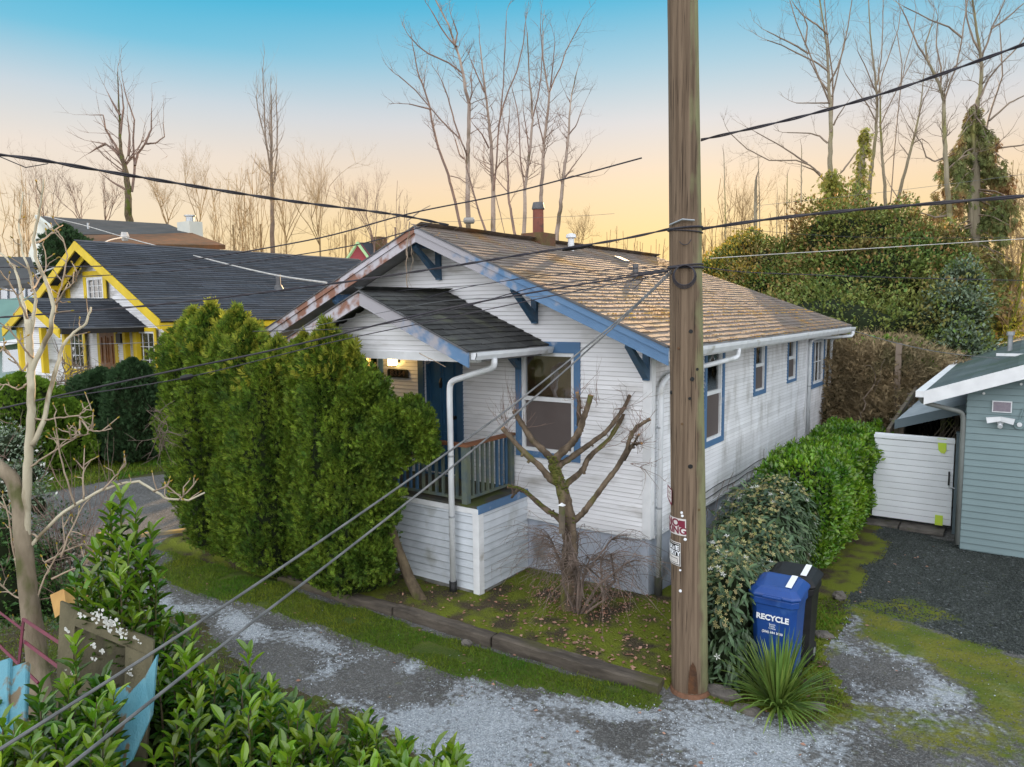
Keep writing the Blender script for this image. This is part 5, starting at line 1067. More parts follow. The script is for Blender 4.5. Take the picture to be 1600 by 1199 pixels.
# hardware on the pole
def ring(z, k, lab=None, r=.010, tilt=0):
    pts = [onpole(2*math.pi*i/32, z+tilt*math.sin(2*math.pi*i/32), .010) for i in range(33)]; return MB().tube(pts, r, 6, False).build('collar', M[k], UPole)
zc = at(1070, 357, 7.2)[2]; zd = at(1070, 418, 7.2)[2]; ring(zc, 'wire', tilt=.01); ring(zc-.03, 'wire', r=.006, tilt=-.015); ring(zd, 'wire', r=.012); ring(zd+.02, 'wire', r=.008, tilt=.012)
bb = MB().tube([onpole(-.9, zc+.03, .03), onpole(-.1, zc+.07, .045), onpole(.5, zc+.06, .03)], .009, 6).build('tie_bracket', M['metal'], UPole)
c0 = onpole(-.05, zd-.09, .03); mb = MB()
for rr, o_ in ((.105, 0), (.10, .012), (.112, -.01), (.095, .02)): mb.tube([c0+rtv*rr*math.cos(2*math.pi*i/28)+np.array([0, 0, rr*math.sin(2*math.pi*i/28)+o_*.5])+vt_*o_ for i in range(29)], .0045, 5, False)
tag(mb.build('cable_coil', W_, loc=tuple(c0)), 'black coil of spare cable hanging on the utility pole', 'cable coil')
mb = MB(); c1 = onpole(.0, zc-.10, .02); mb.tube([c1+rtv*.06*math.cos(a)+np.array([0, 0, .07*math.sin(a)]) for a in np.linspace(-2.6, -.3, 12)], .004, 5, False).build('wire_tail', W_, UPole)
tag(MB().tube([at(1046, 422, 7.2), at(1000, 428, 7.25), at(985, 440, 7.3)], .006, 5).tube([at(1044, 430, 7.2), at(1030, 436, 7.25), at(1010, 432, 7.25), at(990, 452, 7.3)], .004, 5).tube([at(1020, 438, 7.2), at(1030, 460, 7.25), at(1038, 470, 7.3)], .003, 4).build('loose_wire_ends', W_, loc=tuple(at(1046, 422, 7.2))), 'loose black wire ends sprouting left of the coil on the pole', 'wire')
for (px, py) in ((733, 345),):
    p = at(px, py, 9); tag(MB().tube([p-RT*.07, p-RT*.055, p+RT*.055, p+RT*.07], [.015, .038, .038, .015], 12).build('line_insulator', M['insul'], loc=tuple(p)), 'greyish glazed insulator floating on a thin line above the bungalow ridge', 'insulator')
wire('telephone_line', [(640,352,9.2),(690,347,9.1),(733,346,9),(790,342,9),(900,338,9),(960,334,9)], .0022, M['wire_grey'], 'hair-thin line through the glazed insulator above the ridge')

# ============================================================ BINS
def bin_(loc, w, d, h, m, name, lab, lidz=.0):
    x, y, z = loc; T = thing(name, lab, 'bin', loc, 'wheeled bins beside the creeper')
    mb = MB(); n_ = 8; ringv = []
    for (k, zz) in ((.80, .06), (.84, .10), (.97, h*.80), (1.0, h*.86), (1.06, h*.865), (1.06, h*.93), (1.0, h*.935)):
        hx, hy = w/2*k, d/2*k
        for (sx, sy) in ((-1, -1), (1, -1), (1, 1), (-1, 1)):
            for (ax_, ay_) in (((0, .06), (.06, 0)) if sx*sy > 0 else ((.06, 0), (0, .06))):
                ringv.append((x+sx*(hx-ax_), y+sy*(hy-ay_), z+zz))
    mb.poly(ringv, [(i*8+j, i*8+(j+1) % 8, (i+1)*8+(j+1) % 8, (i+1)*8+j) for i in range(6) for j in range(8)]+[tuple(range(8))[::-1], tuple(48+j for j in range(8))])
    mb.build('body', m, T, bevel=.012)
    mb = MB(); W2, D2 = w*.56, d*.56; zz = z+h*.937; rings = [(1.0, 0, 0), (1.02, .02, 0), (.98, .04, .005), (.80, .085, .03), (.6, .10, .04)]; vs = []
    for (k, a, b) in rings:
        for (sx, sy) in ((-1, -1), (1, -1), (1, 1), (-1, 1)):
            for (ax_, ay_) in (((0, .07), (.07, 0)) if sx*sy > 0 else ((.07, 0), (0, .07))): vs.append((x+sx*(W2*k-ax_*k), y+sy*(D2*k-ay_*k)+.01, zz+a+(.03 if sy > 0 else 0)))
    mb.poly(vs, [(i*8+j, i*8+(j+1) % 8, (i+1)*8+(j+1) % 8, (i+1)*8+j) for i in range(4) for j in range(8)]+[tuple(range(8))[::-1], tuple(32+j for j in range(8))])
    lid = mb.build('lid', m, T, bevel=.008)
    MB().box(x-w*.2, x+w*.2, y-D2-.025, y-D2+.02, zz+.01, zz+.035).build('lid_handle', m, lid, bevel=.006)
    MB().tube([(x-w*.5, y+d*.58, zz+.02), (x+w*.5, y+d*.58, zz+.02)], .018, 10).build('handle_bar', m, T)
    MB().prism([(x+w*.20, y-D2*.5, zz+.108), (x+w*.33, y-D2*.5, zz+.108), (x+w*.33, y+D2*.5, zz+.150), (x+w*.20, y+D2*.5, zz+.150)], (0, 0, .003)).build('lid_sticker', M['print'], lid)
    for s_ in (-1, 1):
        wh = MB().tube([(x+s_*w*.30, y+d*.46, z+.11), (x+s_*w*.40, y+d*.46, z+.11)], .11, 18).build('wheel', M['binblack'], T); MB().tube([(x+s_*w*.405, y+d*.46, z+.11), (x+s_*w*.41, y+d*.46, z+.11)], .05, 12).build('hub', M['metal'], wh)
    return T
bb = bin_((2.02, -1.20, .02), .47, .47, 1.06, M['binblue'], 'recycling_bin', 'blue wheeled recycling bin with RECYCLE printed on its front')
fy = -1.440; Mx = Matrix.Translation((2.02, fy-.0, .80)) @ Matrix.Rotation(R(90-2.5), 4, 'X')
text(bb, 'lettering', 'RECYCLE', .080, Mx @ Matrix.Scale(1.0, 4), M['print'], .002, .003)
for i, s_ in enumerate(('Seattle', 'Public', 'Utilities')): text(bb, 'lettering', s_, .024, Matrix.Translation((2.02, fy+.003, .735-.022*i)) @ Matrix.Rotation(R(87.5), 4, 'X'), M['print'], .001)
text(bb, 'lettering', '(206) 684 3000', .034, Matrix.Translation((2.02, fy+.008, .645)) @ Matrix.Rotation(R(87.5), 4, 'X'), M['print'], .001, .0008)
bk = bin_((2.05, -.71, .02), .47, .46, 1.04, M['binblack'], 'garbage_bin', 'black wheeled bin with a white lid sticker, just behind the blue one')

# ============================================================ FOREGROUND FENCE PIECES
def plate(pts, th, m, name, par=None, **k): return MB().prism([np.array(p) for p in pts], tuple(FW*th)).build(name, m, par, **k)
D = 4.5; o = at(160, 1010, D)
OD = thing('old_panel_door', 'rotten brown panel door with flaking white paint, used as fence at the lower left', 'door', at(160, 1199, D))
plate([at(96, 943, D), at(236, 1000, D-.1), at(215, 1240, D-.2), at(82, 1240, D-.1)], .03, M['doorleaf'], 'door_leaf', OD)
for a in ([at(94, 940, D-.02), at(118, 950, D-.03), at(104, 1240, D-.15), at(80, 1240, D-.13)], [at(118, 950, D-.03), at(240, 1002, D-.12), at(238, 1028, D-.13), at(116, 978, D-.045)], [at(196, 1010, D-.12), at(238, 1028, D-.14), at(225, 1240, D-.25), at(190, 1240, D-.2)], [at(113, 1060, D-.08), at(200, 1085, D-.13), at(198, 1108, D-.14), at(112, 1082, D-.09)]): plate(a, .02, M['doorwood'], 'door_rail', OD)
fk = mat('flaked_white_paint', (.62, .62, .58), (.5, .5, .46), 9, .7); mb = MB()
for (fx, fy, fn, fs) in ((165, 968, 34, 13), (182, 985, 26, 11), (150, 960, 12, 9), (145, 1010, 5, 4), (163, 1018, 6, 5), (146, 1030, 4, 3), (203, 1053, 5, 4), (130, 962, 5, 4), (212, 1000, 5, 4), (108, 985, 4, 5), (200, 1045, 4, 4)):
    for _ in range(fn):
        x = fx+random.gauss(0, fs); y = fy+random.gauss(0, fs*.45)+(x-fx)*.40; c = at(x, y, D-.155); a0 = random.random()*6; k = random.randint(4, 6); rr = random.uniform(.004, .013)
        ps = [c+RT*rr*random.uniform(.6, 1.1)*math.cos(a0+6.283*i/k)+UP*rr*random.uniform(.6, 1.2)*math.sin(a0+6.283*i/k) for i in range(k)]; mb.prism(ps, tuple(FW*.002))
mb.build('paint_flakes', fk, OD, kind='stuff')
for j, (x, y) in enumerate([(0, 1034), (28, 1040)]):
    TP = plate([at(x-14, y+4, 4.05), at(x+12, y-4, 4.05), at(x+16, y, 4.05), at(x+8, 1215, 3.7), at(x-20, 1215, 3.7)], .02, M['turq'], 'fence_board', loc=tuple(at(x, 1215, 3.7)))
    tag(TP, ['turquoise fence board cut by the left edge, peeling at its top', 'turquoise board second from the left edge with a broken mossy top'][j], 'fence board', 'peeling turquoise boards at the lower left')
tag(plate([at(245, 1024, 4.1), at(236, 1120, 4.0), at(205, 1190, 3.9), at(150, 1240, 3.85), at(148, 1180, 3.9), at(172, 1120, 4.0), at(180, 1078, 4.05), at(196, 1072, 4.07), at(205, 1080, 4.07), at(226, 1058, 4.08)], .022, M['turq'], 'fence_board', loc=tuple(at(200, 1100, 4))), 'splintered turquoise panel leaning against the rotten door', 'fence board', 'peeling turquoise boards at the lower left')
MF = thing('metal_frame', 'magenta painted metal railing frame between the pale trunk and the rotten door', 'railing', at(100, 1100, 5))
def bar(a, b, w, name='bar'): MB().tube([at(*a), at(*b)], w, 4).build(name, M['magenta'], MF)
bar((37, 968, 5.2), (98, 1008, 4.75), .014, 'rail'); bar((37, 1002, 5.2), (96, 1046, 4.75), .014, 'rail'); bar((37, 966, 5.2), (28, 1052, 5.1), .011, 'post'); bar((96, 1006, 4.74), (94, 1060, 4.7), .018, 'post'); bar((-10, 950, 5.4), (37, 985, 5.2), .010, 'rail'); bar((-10, 1000, 5.4), (60, 1068, 5.0), .012, 'rail'); plate([at(98, 1004, 4.72), at(113, 1002, 4.7), at(110, 1052, 4.66), at(100, 1060, 4.68)], .02, M['magenta'], 'gusset', MF)
bx = at(92, 960, 6.0); c0 = at(80, 955, 6.2)
tag(MB().prism([at(78, 930, 6.3), at(100, 920, 6.2), at(104, 952, 6.1), at(86, 966, 6.1)], tuple(FW*.4)).build('cardboard_box', M['tan'], loc=tuple(c0)), 'tan cardboard-like slab glimpsed between the pale trunk and the rotten door', 'box')
# ============================================================ VEGETATION
def leaf_t(L=1., w=.2, fold=.05, droop=.12):      # 12-triangle leaf along +y
    v = [(0, 0, 0), (-w*.72, .25*L, fold), (0, .25*L, 0), (w*.72, .25*L, fold), (-w, .60*L, fold-droop*.3), (0, .6*L, -droop*.35), (w, .60*L, fold-droop*.3), (0, L, -droop), (-w*.62, .86*L, fold*.6-droop*.7), (w*.62, .86*L, fold*.6-droop*.7)]
    f = [(0, 2, 1), (0, 3, 2), (1, 2, 5), (1, 5, 4), (2, 3, 6), (2, 6, 5), (4, 5, 8), (5, 7, 8), (5, 6, 9), (5, 9, 7)]
    return v, f
LEAF4 = ([(0, 0, 0), (-.24, .45, .07), (.24, .45, .07), (0, 1, -.12), (0, .45, -.03)], [(0, 4, 1), (0, 2, 4), (1, 4, 3), (4, 2, 3)])
LEAF2 = ([(0, 0, 0), (-.3, .5, .1), (.3, .5, .1), (0, 1, -.1)], [(0, 2, 1), (1, 2, 3)])
def _spray():
    v, fs = [], []
    for (bx, by, a, l, w, z) in ((0, 0, 0, 1.05, .085, 0), (0, .25, .55, .62, .07, .06), (0, .25, -.6, .60, .07, -.05), (0, .48, .45, .45, .06, -.06), (0, .5, -.5, .42, .06, .05), (0, .05, .8, .45, .065, .12), (0, .05, -.85, .45, .065, -.1)):
        d = (math.sin(a), math.cos(a)); n = (d[1], -d[0]); b = len(v); m = .62*l
        v += [(bx-n[0]*w*.35, by-n[1]*w*.35, 0), (bx+n[0]*w*.35, by+n[1]*w*.35, 0), (bx+d[0]*m-n[0]*w, by+d[1]*m-n[1]*w, z*.6), (bx+d[0]*m+n[0]*w, by+d[1]*m+n[1]*w, z*.6), (bx+d[0]*l, by+d[1]*l, z)]
        fs += [(b, b+1, b+3), (b, b+3, b+2), (b+2, b+3, b+4)]
    return v, fs
SPRAY = _spray()
def arborvitae(x, y, r, h, n, lab, m='thuja', group='arborvitae in a row before the porch', z0=.1, lean=(0, 0), tip=True, size=(.06, .125), lobes=9, sq=(1, 1), prof=None, name='arborvitae', cat='shrub', tipm='thuja_tip', core='thuja_core'):
    T = thing(name, lab, cat, (x, y, 0), group)
    sd = x*13.7+y*7.1; lob = [(NR.uniform(0, 6.28), NR.uniform(.05, .92), NR.uniform(.14, .34)) for _ in range(lobes*3)]
    def rad(t, a):                                 # t 0..1 height
        base = np.interp(t, [0, .06, .25, .6, .82, .93, 1], prof or [.78, .94, 1.04, 1.0, .84, .60, .06])
        P_ = np.stack([np.cos(a)*1.3, np.sin(a)*1.3, t*h*.75], -1); return r*base*(.78+.75*(vn(P_*[1, 1, .45], 2.1, sd)-.30)+.50*(vn(P_*[1, 1, .7], 4.6, sd+3)-.5))
    def pos(t, a, k=1.): rr = rad(t, a)*k; return np.stack([x+lean[0]*t*t+np.cos(a)*rr*sq[0], y+lean[1]*t*t+np.sin(a)*rr*sq[1], z0+t*(h-z0)], -1)
    n1, n2 = 26, 20; t = np.repeat(np.linspace(0, 1, n1+1), n2); a = np.tile(np.linspace(0, 2*math.pi, n2, endpoint=False), n1+1)
    V = pos(t*.965, a, .74); idx = np.arange((n1+1)*n2).reshape(n1+1, n2); Fq = np.stack([idx[:-1], np.roll(idx, -1, 1)[:-1], np.roll(idx, -1, 1)[1:], idx[1:]], -1).reshape(-1, 4)
    fast('shade_core', V, Fq, M[core], T, smooth=True)
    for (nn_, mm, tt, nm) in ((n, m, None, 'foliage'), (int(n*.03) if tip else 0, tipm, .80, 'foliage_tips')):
        if not nn_: continue
        t = NR.random(nn_)**.85 if tt is None else 1-NR.random(nn_)**1.3*(1-tt)
        a = NR.uniform(0, 2*math.pi, nn_); k = NR.uniform(.74, 1.08, nn_)
        if tt: k = NR.uniform(.9, 1.22, nn_)
        p = pos(t, a, k); outn = np.stack([np.cos(a), np.sin(a), a*0], -1)
        d = unit(outn*NR.uniform(.25, 1.0, nn_)[:, None]+np.array([0, 0, 1])*NR.uniform(.25, 1.2, nn_)[:, None]+NR.normal(0, .35, (nn_, 3)))
        s = NR.uniform(*size, nn_)*(NR.uniform(.9, 2.0, nn_) if tt else 1); Rm = frames(d, np.cross(outn, [0, 0, 1])+NR.normal(0, .7, (nn_, 3)))*s[:, None, None]
        V, Fc = scat(SPRAY[0], SPRAY[1], Rm, p-outn*s[:, None]*.5); fast(nm, V, Fc, M[mm], T)
    MB().tube([(x, y, -.05), (x+lean[0]*.1, y, z0+.5)], [.07, .05], 8).build('trunk', M['bark'], T)
    return T
labs = ['leftmost arborvitae of the row, nearest the street, leaning over its bare brown gap', 'second arborvitae from the left, slim with a yellow-lit tip', 'third arborvitae from the left, tall with golden tip', 'fourth arborvitae from the left, dense and upright', 'fifth arborvitae from the left with a lower rounded top', 'lowest-topped arborvitae in the middle of the row', 'arborvitae right of the row middle, bulging towards the lane', 'last but one arborvitae on the right, pointed, before the porch gable', 'rightmost upright arborvitae, ending just left of the porch lamp']
LOWP = [.28, .42, .66, 1.0, .80, .45, .04]
for i, (x, y, r, h, pf) in enumerate([(-8.35, -1.45, .80, 3.92, LOWP), (-7.72, -1.75, .66, 4.05, LOWP), (-7.0, -1.9, .66, 4.10, None), (-6.35, -1.85, .62, 4.08, None), (-5.8, -2.0, .66, 3.78, None), (-5.1, -2.05, .66, 3.60, None), (-4.62, -1.9, .60, 3.66, None), (-4.05, -2.0, .62, 3.84, None), (-3.62, -1.95, .52, 3.50, [.9, 1.1, 1.15, .95, .60, .35, .04])]):
    arborvitae(x, y, r*.86, h-.05*(i%2), 13000, labs[i], lean=(0, .05), prof=pf)
arborvitae(-4.9, -1.0, .30, 3.92, 2500, 'small arborvitae tip poking up behind the row against the porch roof', m='thuja')
# leaning limb at the right end with its tuft over the porch rail
LT = thing('leaning_arborvitae', 'arborvitae leaning right over the porch rail on a bare mossy trunk', 'tree', gnd(664, 948))
tp = [gnd(664, 950), at(640, 905, 10.1), at(622, 860, 10.2), at(606, 812, 10.25), at(592, 740, 10.3)]
MB().tube(tp, [.085, .075, .07, .062, .05], 10).build('trunk', M['bark'], LT, smooth=True)
MB().tube([tp[0], tp[0]+np.array([.14, -.1, -.03])], [.07, .03], 8).build('root', M['bark'], LT)
for (px, py, d, rr, n) in ((600, 700, 10.0, .38, 4200), (615, 655, 10.0, .27, 2600), (652, 670, 9.95, .28, 2800), (572, 612, 10.1, .30, 2600), (645, 640, 10.1, .16, 700), (590, 790, 10.1, .34, 3200), (668, 700, 9.9, .17, 900), (575, 865, 10.0, .36, 3200)):
    c = at(px, py, d); u = unit(NR.normal(size=(n, 3))); rad_ = rr*(.65+.6*vn(u*1.2+c, 2.2))*NR.uniform(.55, 1.05, n); p = c+u*rad_[:, None]*np.array([1, 1, 1.1])
    dd = unit(u*.8+np.array([0, 0, .5])+NR.normal(0, .4, (n, 3))); Rm = frames(dd, NR.normal(size=(n, 3)))*NR.uniform(.05, .10, n)[:, None, None]; V, Fc = scat(SPRAY[0], SPRAY[1], Rm, p); fast('foliage', V, Fc, M['thuja'], LT)
    MB().tube([tp[-1], c], [.03, .012], 5).build('limb', M['bark'], LT)
# yews and other evergreens at the left
for i, (px, d, h, r, lab, m) in enumerate([(165, 20.5, 2.45, .95, 'dark green yew clump, left one, below the yellow porch', 'yew'), (215, 19.8, 2.75, .85, 'dark green yew clump, right one, touching the arborvitae row', 'yew'), (40, 18.5, 2.5, 1.15, 'bright green rounded evergreen at the left behind the pale trunk', 'globe'), (90, 19.0, 1.9, .9, 'lower bright green evergreen right of the pale trunk', 'globe')]):
    p = at(px, 700, d); arborvitae(p[0], p[1], r, h, 9000, lab, m=m, group='evergreens across the street', tip=False, size=(.08, .16), prof=[.8, .95, 1.0, .95, .75, .5, .1] if m == 'yew' else [.8, .98, 1.0, .9, .7, .45, .05], name='yew' if m == 'yew' else 'globe_evergreen', cat='shrub')
p = at(101, 372, 34); arborvitae(p[0], p[1], 1.35, 8.0, 7000, 'tall dark cypress standing between the yellow gable and the grey-roofed house', m='yew', group=None, tip=False, size=(.15, .32), prof=[.8, 1, 1, 1, .9, .7, .1], name='cypress', cat='tree')
def blob(par, name, cs, n, m, size, tmpl=LEAF4, up=.3, shell=(.72, 1.04), nf=1.6, amp=.55, zmin=.02, out=.8):
    """leaves over the lumpy surfaces of ellipsoids (cx,cy,cz,rx,ry,rz)"""
    w = np.array([c[3]*c[4]+c[4]*c[5]+c[3]*c[5] for c in cs]); w = w/w.sum(); Vs, Fs, b = [], [], 0
    for c, q in zip(cs, w):
        k = int(n*q)+1; u = unit(NR.normal(size=(k, 3))); ctr = np.array(c[:3]); rr = np.array(c[3:]); rd = (1-amp*.5+amp*vn(u*rr*1.0+ctr, nf)+.18*(vn(u*rr+ctr, nf*3)-.5))*NR.uniform(*shell, k)
        p = ctr+u*rr*rd[:, None]; kk = p[:, 2] > zmin; p, u2 = p[kk], u[kk]; k = len(p)
        d = unit(u2*out+np.array([0, 0, up])+NR.normal(0, .5, (k, 3))); Rm = frames(d, np.array([0, 0, 1.])+u2*.6+NR.normal(0, .45, (k, 3)))*NR.uniform(*size, k)[:, None, None]
        V, Fc = scat(tmpl[0], tmpl[1], Rm, p); Vs.append(V); Fs.append(Fc+b); b += len(V)
    o = fast(name, np.concatenate(Vs), np.concatenate(Fs), m, par); return o
def core(par, cs, m, k=.72, name='shade_core', amp=.4):
    mb = MB(); n1, n2 = 12, 18
    for c in cs:
        vs = []
        for i in range(n1+1):
            for j in range(n2):
                a = math.pi*i/n1; b = 2*math.pi*j/n2; u = np.array([math.sin(a)*math.cos(b), math.sin(a)*math.sin(b), math.cos(a)]); r_ = k*(1-amp*.5+amp*float(vn((u*c[3:]+c[:3])[None], 1.6)[0])); q = np.array(c[:3])+u*np.array(c[3:])*r_; q[2] = max(q[2], -.1); vs.append(tuple(q))
        mb.poly(vs, [(i*n2+j, (i+1)*n2+j, (i+1)*n2+(j+1) % n2, i*n2+(j+1) % n2) for i in range(n1) for j in range(n2)])
    return mb.build(name, m, par, smooth=True)
# ---- clipped laurel hedge along the side wall
HG = thing('clipped_laurel_hedge', 'clipped bright green laurel hedge between the bungalow side wall and white gate', 'hedge', (1.3, 5, 0))
def boxleaves(par, name, x0_, x1_, y0_, y1_, z0_, ztop, n, m, size, rnd=.10, tm=LEAF4):
    hx, hy = (x1_-x0_)/2, (y1_-y0_)/2; A = np.array([2*hy*ztop, 2*hy*ztop, 2*hx*ztop, 2*hx*ztop, 4*hx*hy]); f = NR.choice(5, n, p=A/A.sum()); a = NR.uniform(-1, 1, n); b = NR.random(n)
    p = np.zeros((n, 3)); nr = np.zeros((n, 3))
    for i, (ax_, sg) in enumerate(((0, 1), (0, -1), (1, 1), (1, -1))):
        k = f == i; p[k, ax_] = sg; p[k, 1-ax_] = a[k]; p[k, 2] = b[k]; nr[k, ax_] = sg
    k = f == 4; p[k, 0] = a[k]; p[k, 1] = b[k]*2-1; p[k, 2] = 1; nr[k, 2] = 1
    e = np.clip((np.abs(p[:, :2])-.8)/.2, 0, 1); top = np.clip((p[:, 2]-.85)/.15, 0, 1)
    q = np.stack([(x0_+x1_)/2+p[:, 0]*hx*(1-.10*top*e[:, 0])*(.80+.20*np.clip(p[:, 2]*4, 0, 1)), (y0_+y1_)/2+p[:, 1]*hy*(1-.04*top), z0_+p[:, 2]*(ztop-z0_)*(1-.05*e.max(1)**2)], -1)
    q += nr*((vn(q, 2.3, 5)-.5)*.26+NR.normal(0, .035, n))[:, None]
    d = unit(nr*.6+np.array([0, 0, .45])+NR.normal(0, .5, (n, 3))); Rm = frames(d, nr+np.array([0, 0, .5])+NR.normal(0, .45, (n, 3)))*NR.uniform(*size, n)[:, None, None]
    V, Fc = scat(tm[0], tm[1], Rm, q); return fast(name, V, Fc, m, par)
boxleaves(HG, 'foliage', .72, 1.78, 2.3, 7.6, .12, 1.56, 26000, M['hedge'], (.06, .115))
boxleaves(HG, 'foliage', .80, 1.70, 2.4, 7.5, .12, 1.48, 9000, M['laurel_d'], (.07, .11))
MB().box(.92, 1.58, 2.5, 7.4, .2, 1.38).build('shade_core', M['thuja_core'], HG)
for (x, y) in ((1.2, 2.8), (1.45, 2.3), (1.4, 3.6), (1.35, 5), (1.3, 6.4)): MB().tube([(x+.1, y-.1, 0), (x, y, .6)], [.06, .04], 7).build('stem', M['bark'], HG)
# ---- creeper heap with pale flowers
CR = thing('flowering_creeper', 'heap of long drooping dark leaves with cream and white flowers, right of the utility pole', 'creeper', (1.6, -.3, 0))
cs = [(1.52, -1.25, .62, .30, .42, .62), (1.30, -.65, .70, .42, .5, .62), (1.25, .2, .75, .50, .65, .58), (1.15, 1.2, .80, .55, .7, .62), (1.15, 1.9, .85, .5, .6, .62), (1.55, -1.45, .25, .28, .30, .35)]
core(CR, cs, M['thuja_core'], .74)
LONG = leaf_t(1., .13, .03, .35)
# 300 single leaves nearest the camera, the rest joined
def leafpts(cs, n, up, zmin=.05, shell=(.85, 1.06), nf=1.6):
    out_p, out_d, out_n = [], [], []; w = np.array([c[3]*c[4]+c[4]*c[5]+c[3]*c[5] for c in cs]); w = w/w.sum()
    for c, q in zip(cs, w):
        k = int(n*q)+1; u = unit(NR.normal(size=(k, 3))); ctr = np.array(c[:3]); rr = np.array(c[3:]); rd = (.75+.5*vn(u*rr+ctr, nf))*NR.uniform(*shell, k); p = ctr+u*rr*rd[:, None]; kk = p[:, 2] > zmin
        out_p.append(p[kk]); out_n.append(u[kk]); k = kk.sum(); out_d.append(unit(u[kk]*.7+np.array([0, 0, up])+NR.normal(0, .35, (k, 3))))
    return np.concatenate(out_p), np.concatenate(out_d), np.concatenate(out_n)
def leaves(par, p, d, nrm, size, tmpl, m, limit=300, nm='leaf', fresh=None):
    n = len(p); Rm = frames(d, nrm+np.array([0, 0, .4])+NR.normal(0, .3, (n, 3))); s = NR.uniform(*size, n); dist = np.linalg.norm(p-CP, axis=1)-p[:, 2]*.5; o = np.argsort(dist); sel, rest = o[:limit], o[limit:]
    me = MB().poly(tmpl[0], tmpl[1]).mesh(nm, m=m)
    if fresh: mf = MB().poly(tmpl[0], tmpl[1]).mesh(nm, m=fresh[1])
    for i in sel:
        Mx = Matrix.Translation(Vector(p[i])) @ Matrix(Rm[i].tolist()).to_4x4() @ Matrix.Scale(float(s[i]), 4); inst(nm, mf if fresh and fresh[0][i]+random.uniform(-.25, .2) > .68 else me, Mx, par)
    if len(rest): V, Fc = scat(tmpl[0], tmpl[1], Rm[rest]*s[rest][:, None, None], p[rest]); fast('foliage', V, Fc, m, par, kind='stuff')
p, d, u = leafpts(cs, 9000, -.55, shell=(.78, 1.10)); leaves(CR, p, d, u, (.08, .16), LONG, M['clem'])
def flowers(par, cs, n, m, size, sel, name, zmin=.7):
    p, d, u = leafpts(cs, n, .5, zmin, (1.0, 1.10)); k = sel(p); p, u = p[k], u[k]; n = len(p)
    tv, tf = [(0, 0, 0)], []
    for j in range(5):
        a = 2*math.pi*j/5; b = a+.35; c = a-.35; i = len(tv); tv += [(math.cos(b)*.55, math.sin(b)*.55, .12), (math.cos(a), math.sin(a), .2), (math.cos(c)*.55, math.sin(c)*.55, .12)]; tf += [(0, i, i+1), (0, i+1, i+2)]
    nr = unit(u+np.array([.1, -.3, .6])+NR.normal(0, .4, (n, 3))); Rm = frames(np.cross(nr, NR.normal(size=(n, 3))), nr)*NR.uniform(*size, n)[:, None, None]; V, Fc = scat(tv, tf, Rm, p); o = fast(name, V, Fc, m, par, kind='stuff')
flowers(CR, cs, 6000, M['clemflower'], (.016, .034), lambda p: (vn(p, 2.6, 7)*.6+vn(p, 7, 2)*.4+.22*(p[:, 2]-.9) > .53), 'cream_flowers')
flowers(CR, cs, 420, M['whiteflower'], (.03, .05), lambda p: (vn(p, 2.6, 3) > .58), 'white_flowers', .3)
# ---- strap-leaved plant
YC = thing('strap_leaved_plant', 'green clump of long strap leaves in front of the blue recycling bin', 'plant', (2.17, -1.72, 0))
for i in range(260):
    a = random.uniform(0, 2*math.pi); e = random.uniform(.3, 1.5); L_ = random.uniform(.50, .88)*(1 if e > .7 else .80); d = np.array([math.cos(a)*math.cos(e), math.sin(a)*math.cos(e), math.sin(e)]); s_ = np.array([-math.sin(a), math.cos(a), 0]); b = np.array([2.17, -1.72, .04])+np.array([math.cos(a), math.sin(a), 0])*random.uniform(0, .07); vs = []; w = random.uniform(.008, .014)
    for k in range(6):
        t = k/5; q = b+d*L_*t-np.array([0, 0, 1])*(.20*t**2.4*math.cos(e)*L_*2); ww = w*(1-.0*t)*(1 if t < .6 else (1-t)/.4*.9+.08); vs += [tuple(q-s_*ww), tuple(q+s_*ww)]
    MB().poly(vs, [(2*k, 2*k+1, 2*k+3, 2*k+2) for k in range(5)]).build('blade', M['yucca'], YC)
# ---- foreground laurels
LL = leaf_t(1., .185, .11, .16)
def laurel(lab, base, tips, m='laurel', lsz=(.075, .13), nper=21, seg=.44, limit=300, name='cherry_laurel', filler=0, fc=None):
    T = thing(name, lab, 'shrub', (base[0], base[1], 0), 'cherry laurels on the near side of the lane'); P_, D_, N_, TT = [], [], [], []; mb = MB()
    for tp in tips:
        tp = np.array(tp); ax_ = unit((tp-np.array([base[0]+(tp[0]-base[0])*.6, base[1]+(tp[1]-base[1])*.6, tp[2]-1.2]))[None])[0]; seg_ = seg*random.uniform(.75, 1.2)
        mb.tube([np.array([base[0]+(tp[0]-base[0])*.25, base[1]+(tp[1]-base[1])*.25, .0]), tp-ax_*seg_*1.1-[0, 0, .15], tp-ax_*seg_*.5, tp], [.014, .008, .006, .0025], 5, False)
        a = random.uniform(0, 6.28); s_ = unit(np.cross(ax_, [0.3, .2, 1])[None])[0]; t_ = np.cross(ax_, s_)
        for k in range(nper):
            t = (k+.5)/nper; a += 2.4; r_ = math.cos(a)*s_+math.sin(a)*t_; q = tp-ax_*seg_*(1-t); e = .65+1.5*t**3; TT.append(t); P_.append(q+r_*.004); D_.append(unit((r_+ax_*e+NR.normal(0, .12, 3))[None])[0]); N_.append(ax_+np.array([0, 0, .3]))
    mb.build('stems', M['bark'], T)
    leaves(T, np.array(P_), np.array(D_), np.array(N_), lsz, LL, M[m], limit, fresh=(np.array(TT), M['laurel_new']))
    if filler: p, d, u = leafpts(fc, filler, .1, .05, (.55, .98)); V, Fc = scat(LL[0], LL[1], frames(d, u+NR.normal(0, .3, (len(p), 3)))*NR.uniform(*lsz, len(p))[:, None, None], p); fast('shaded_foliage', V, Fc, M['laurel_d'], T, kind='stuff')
    if fc: core(T, fc, M['thuja_core'], .55)
    return T
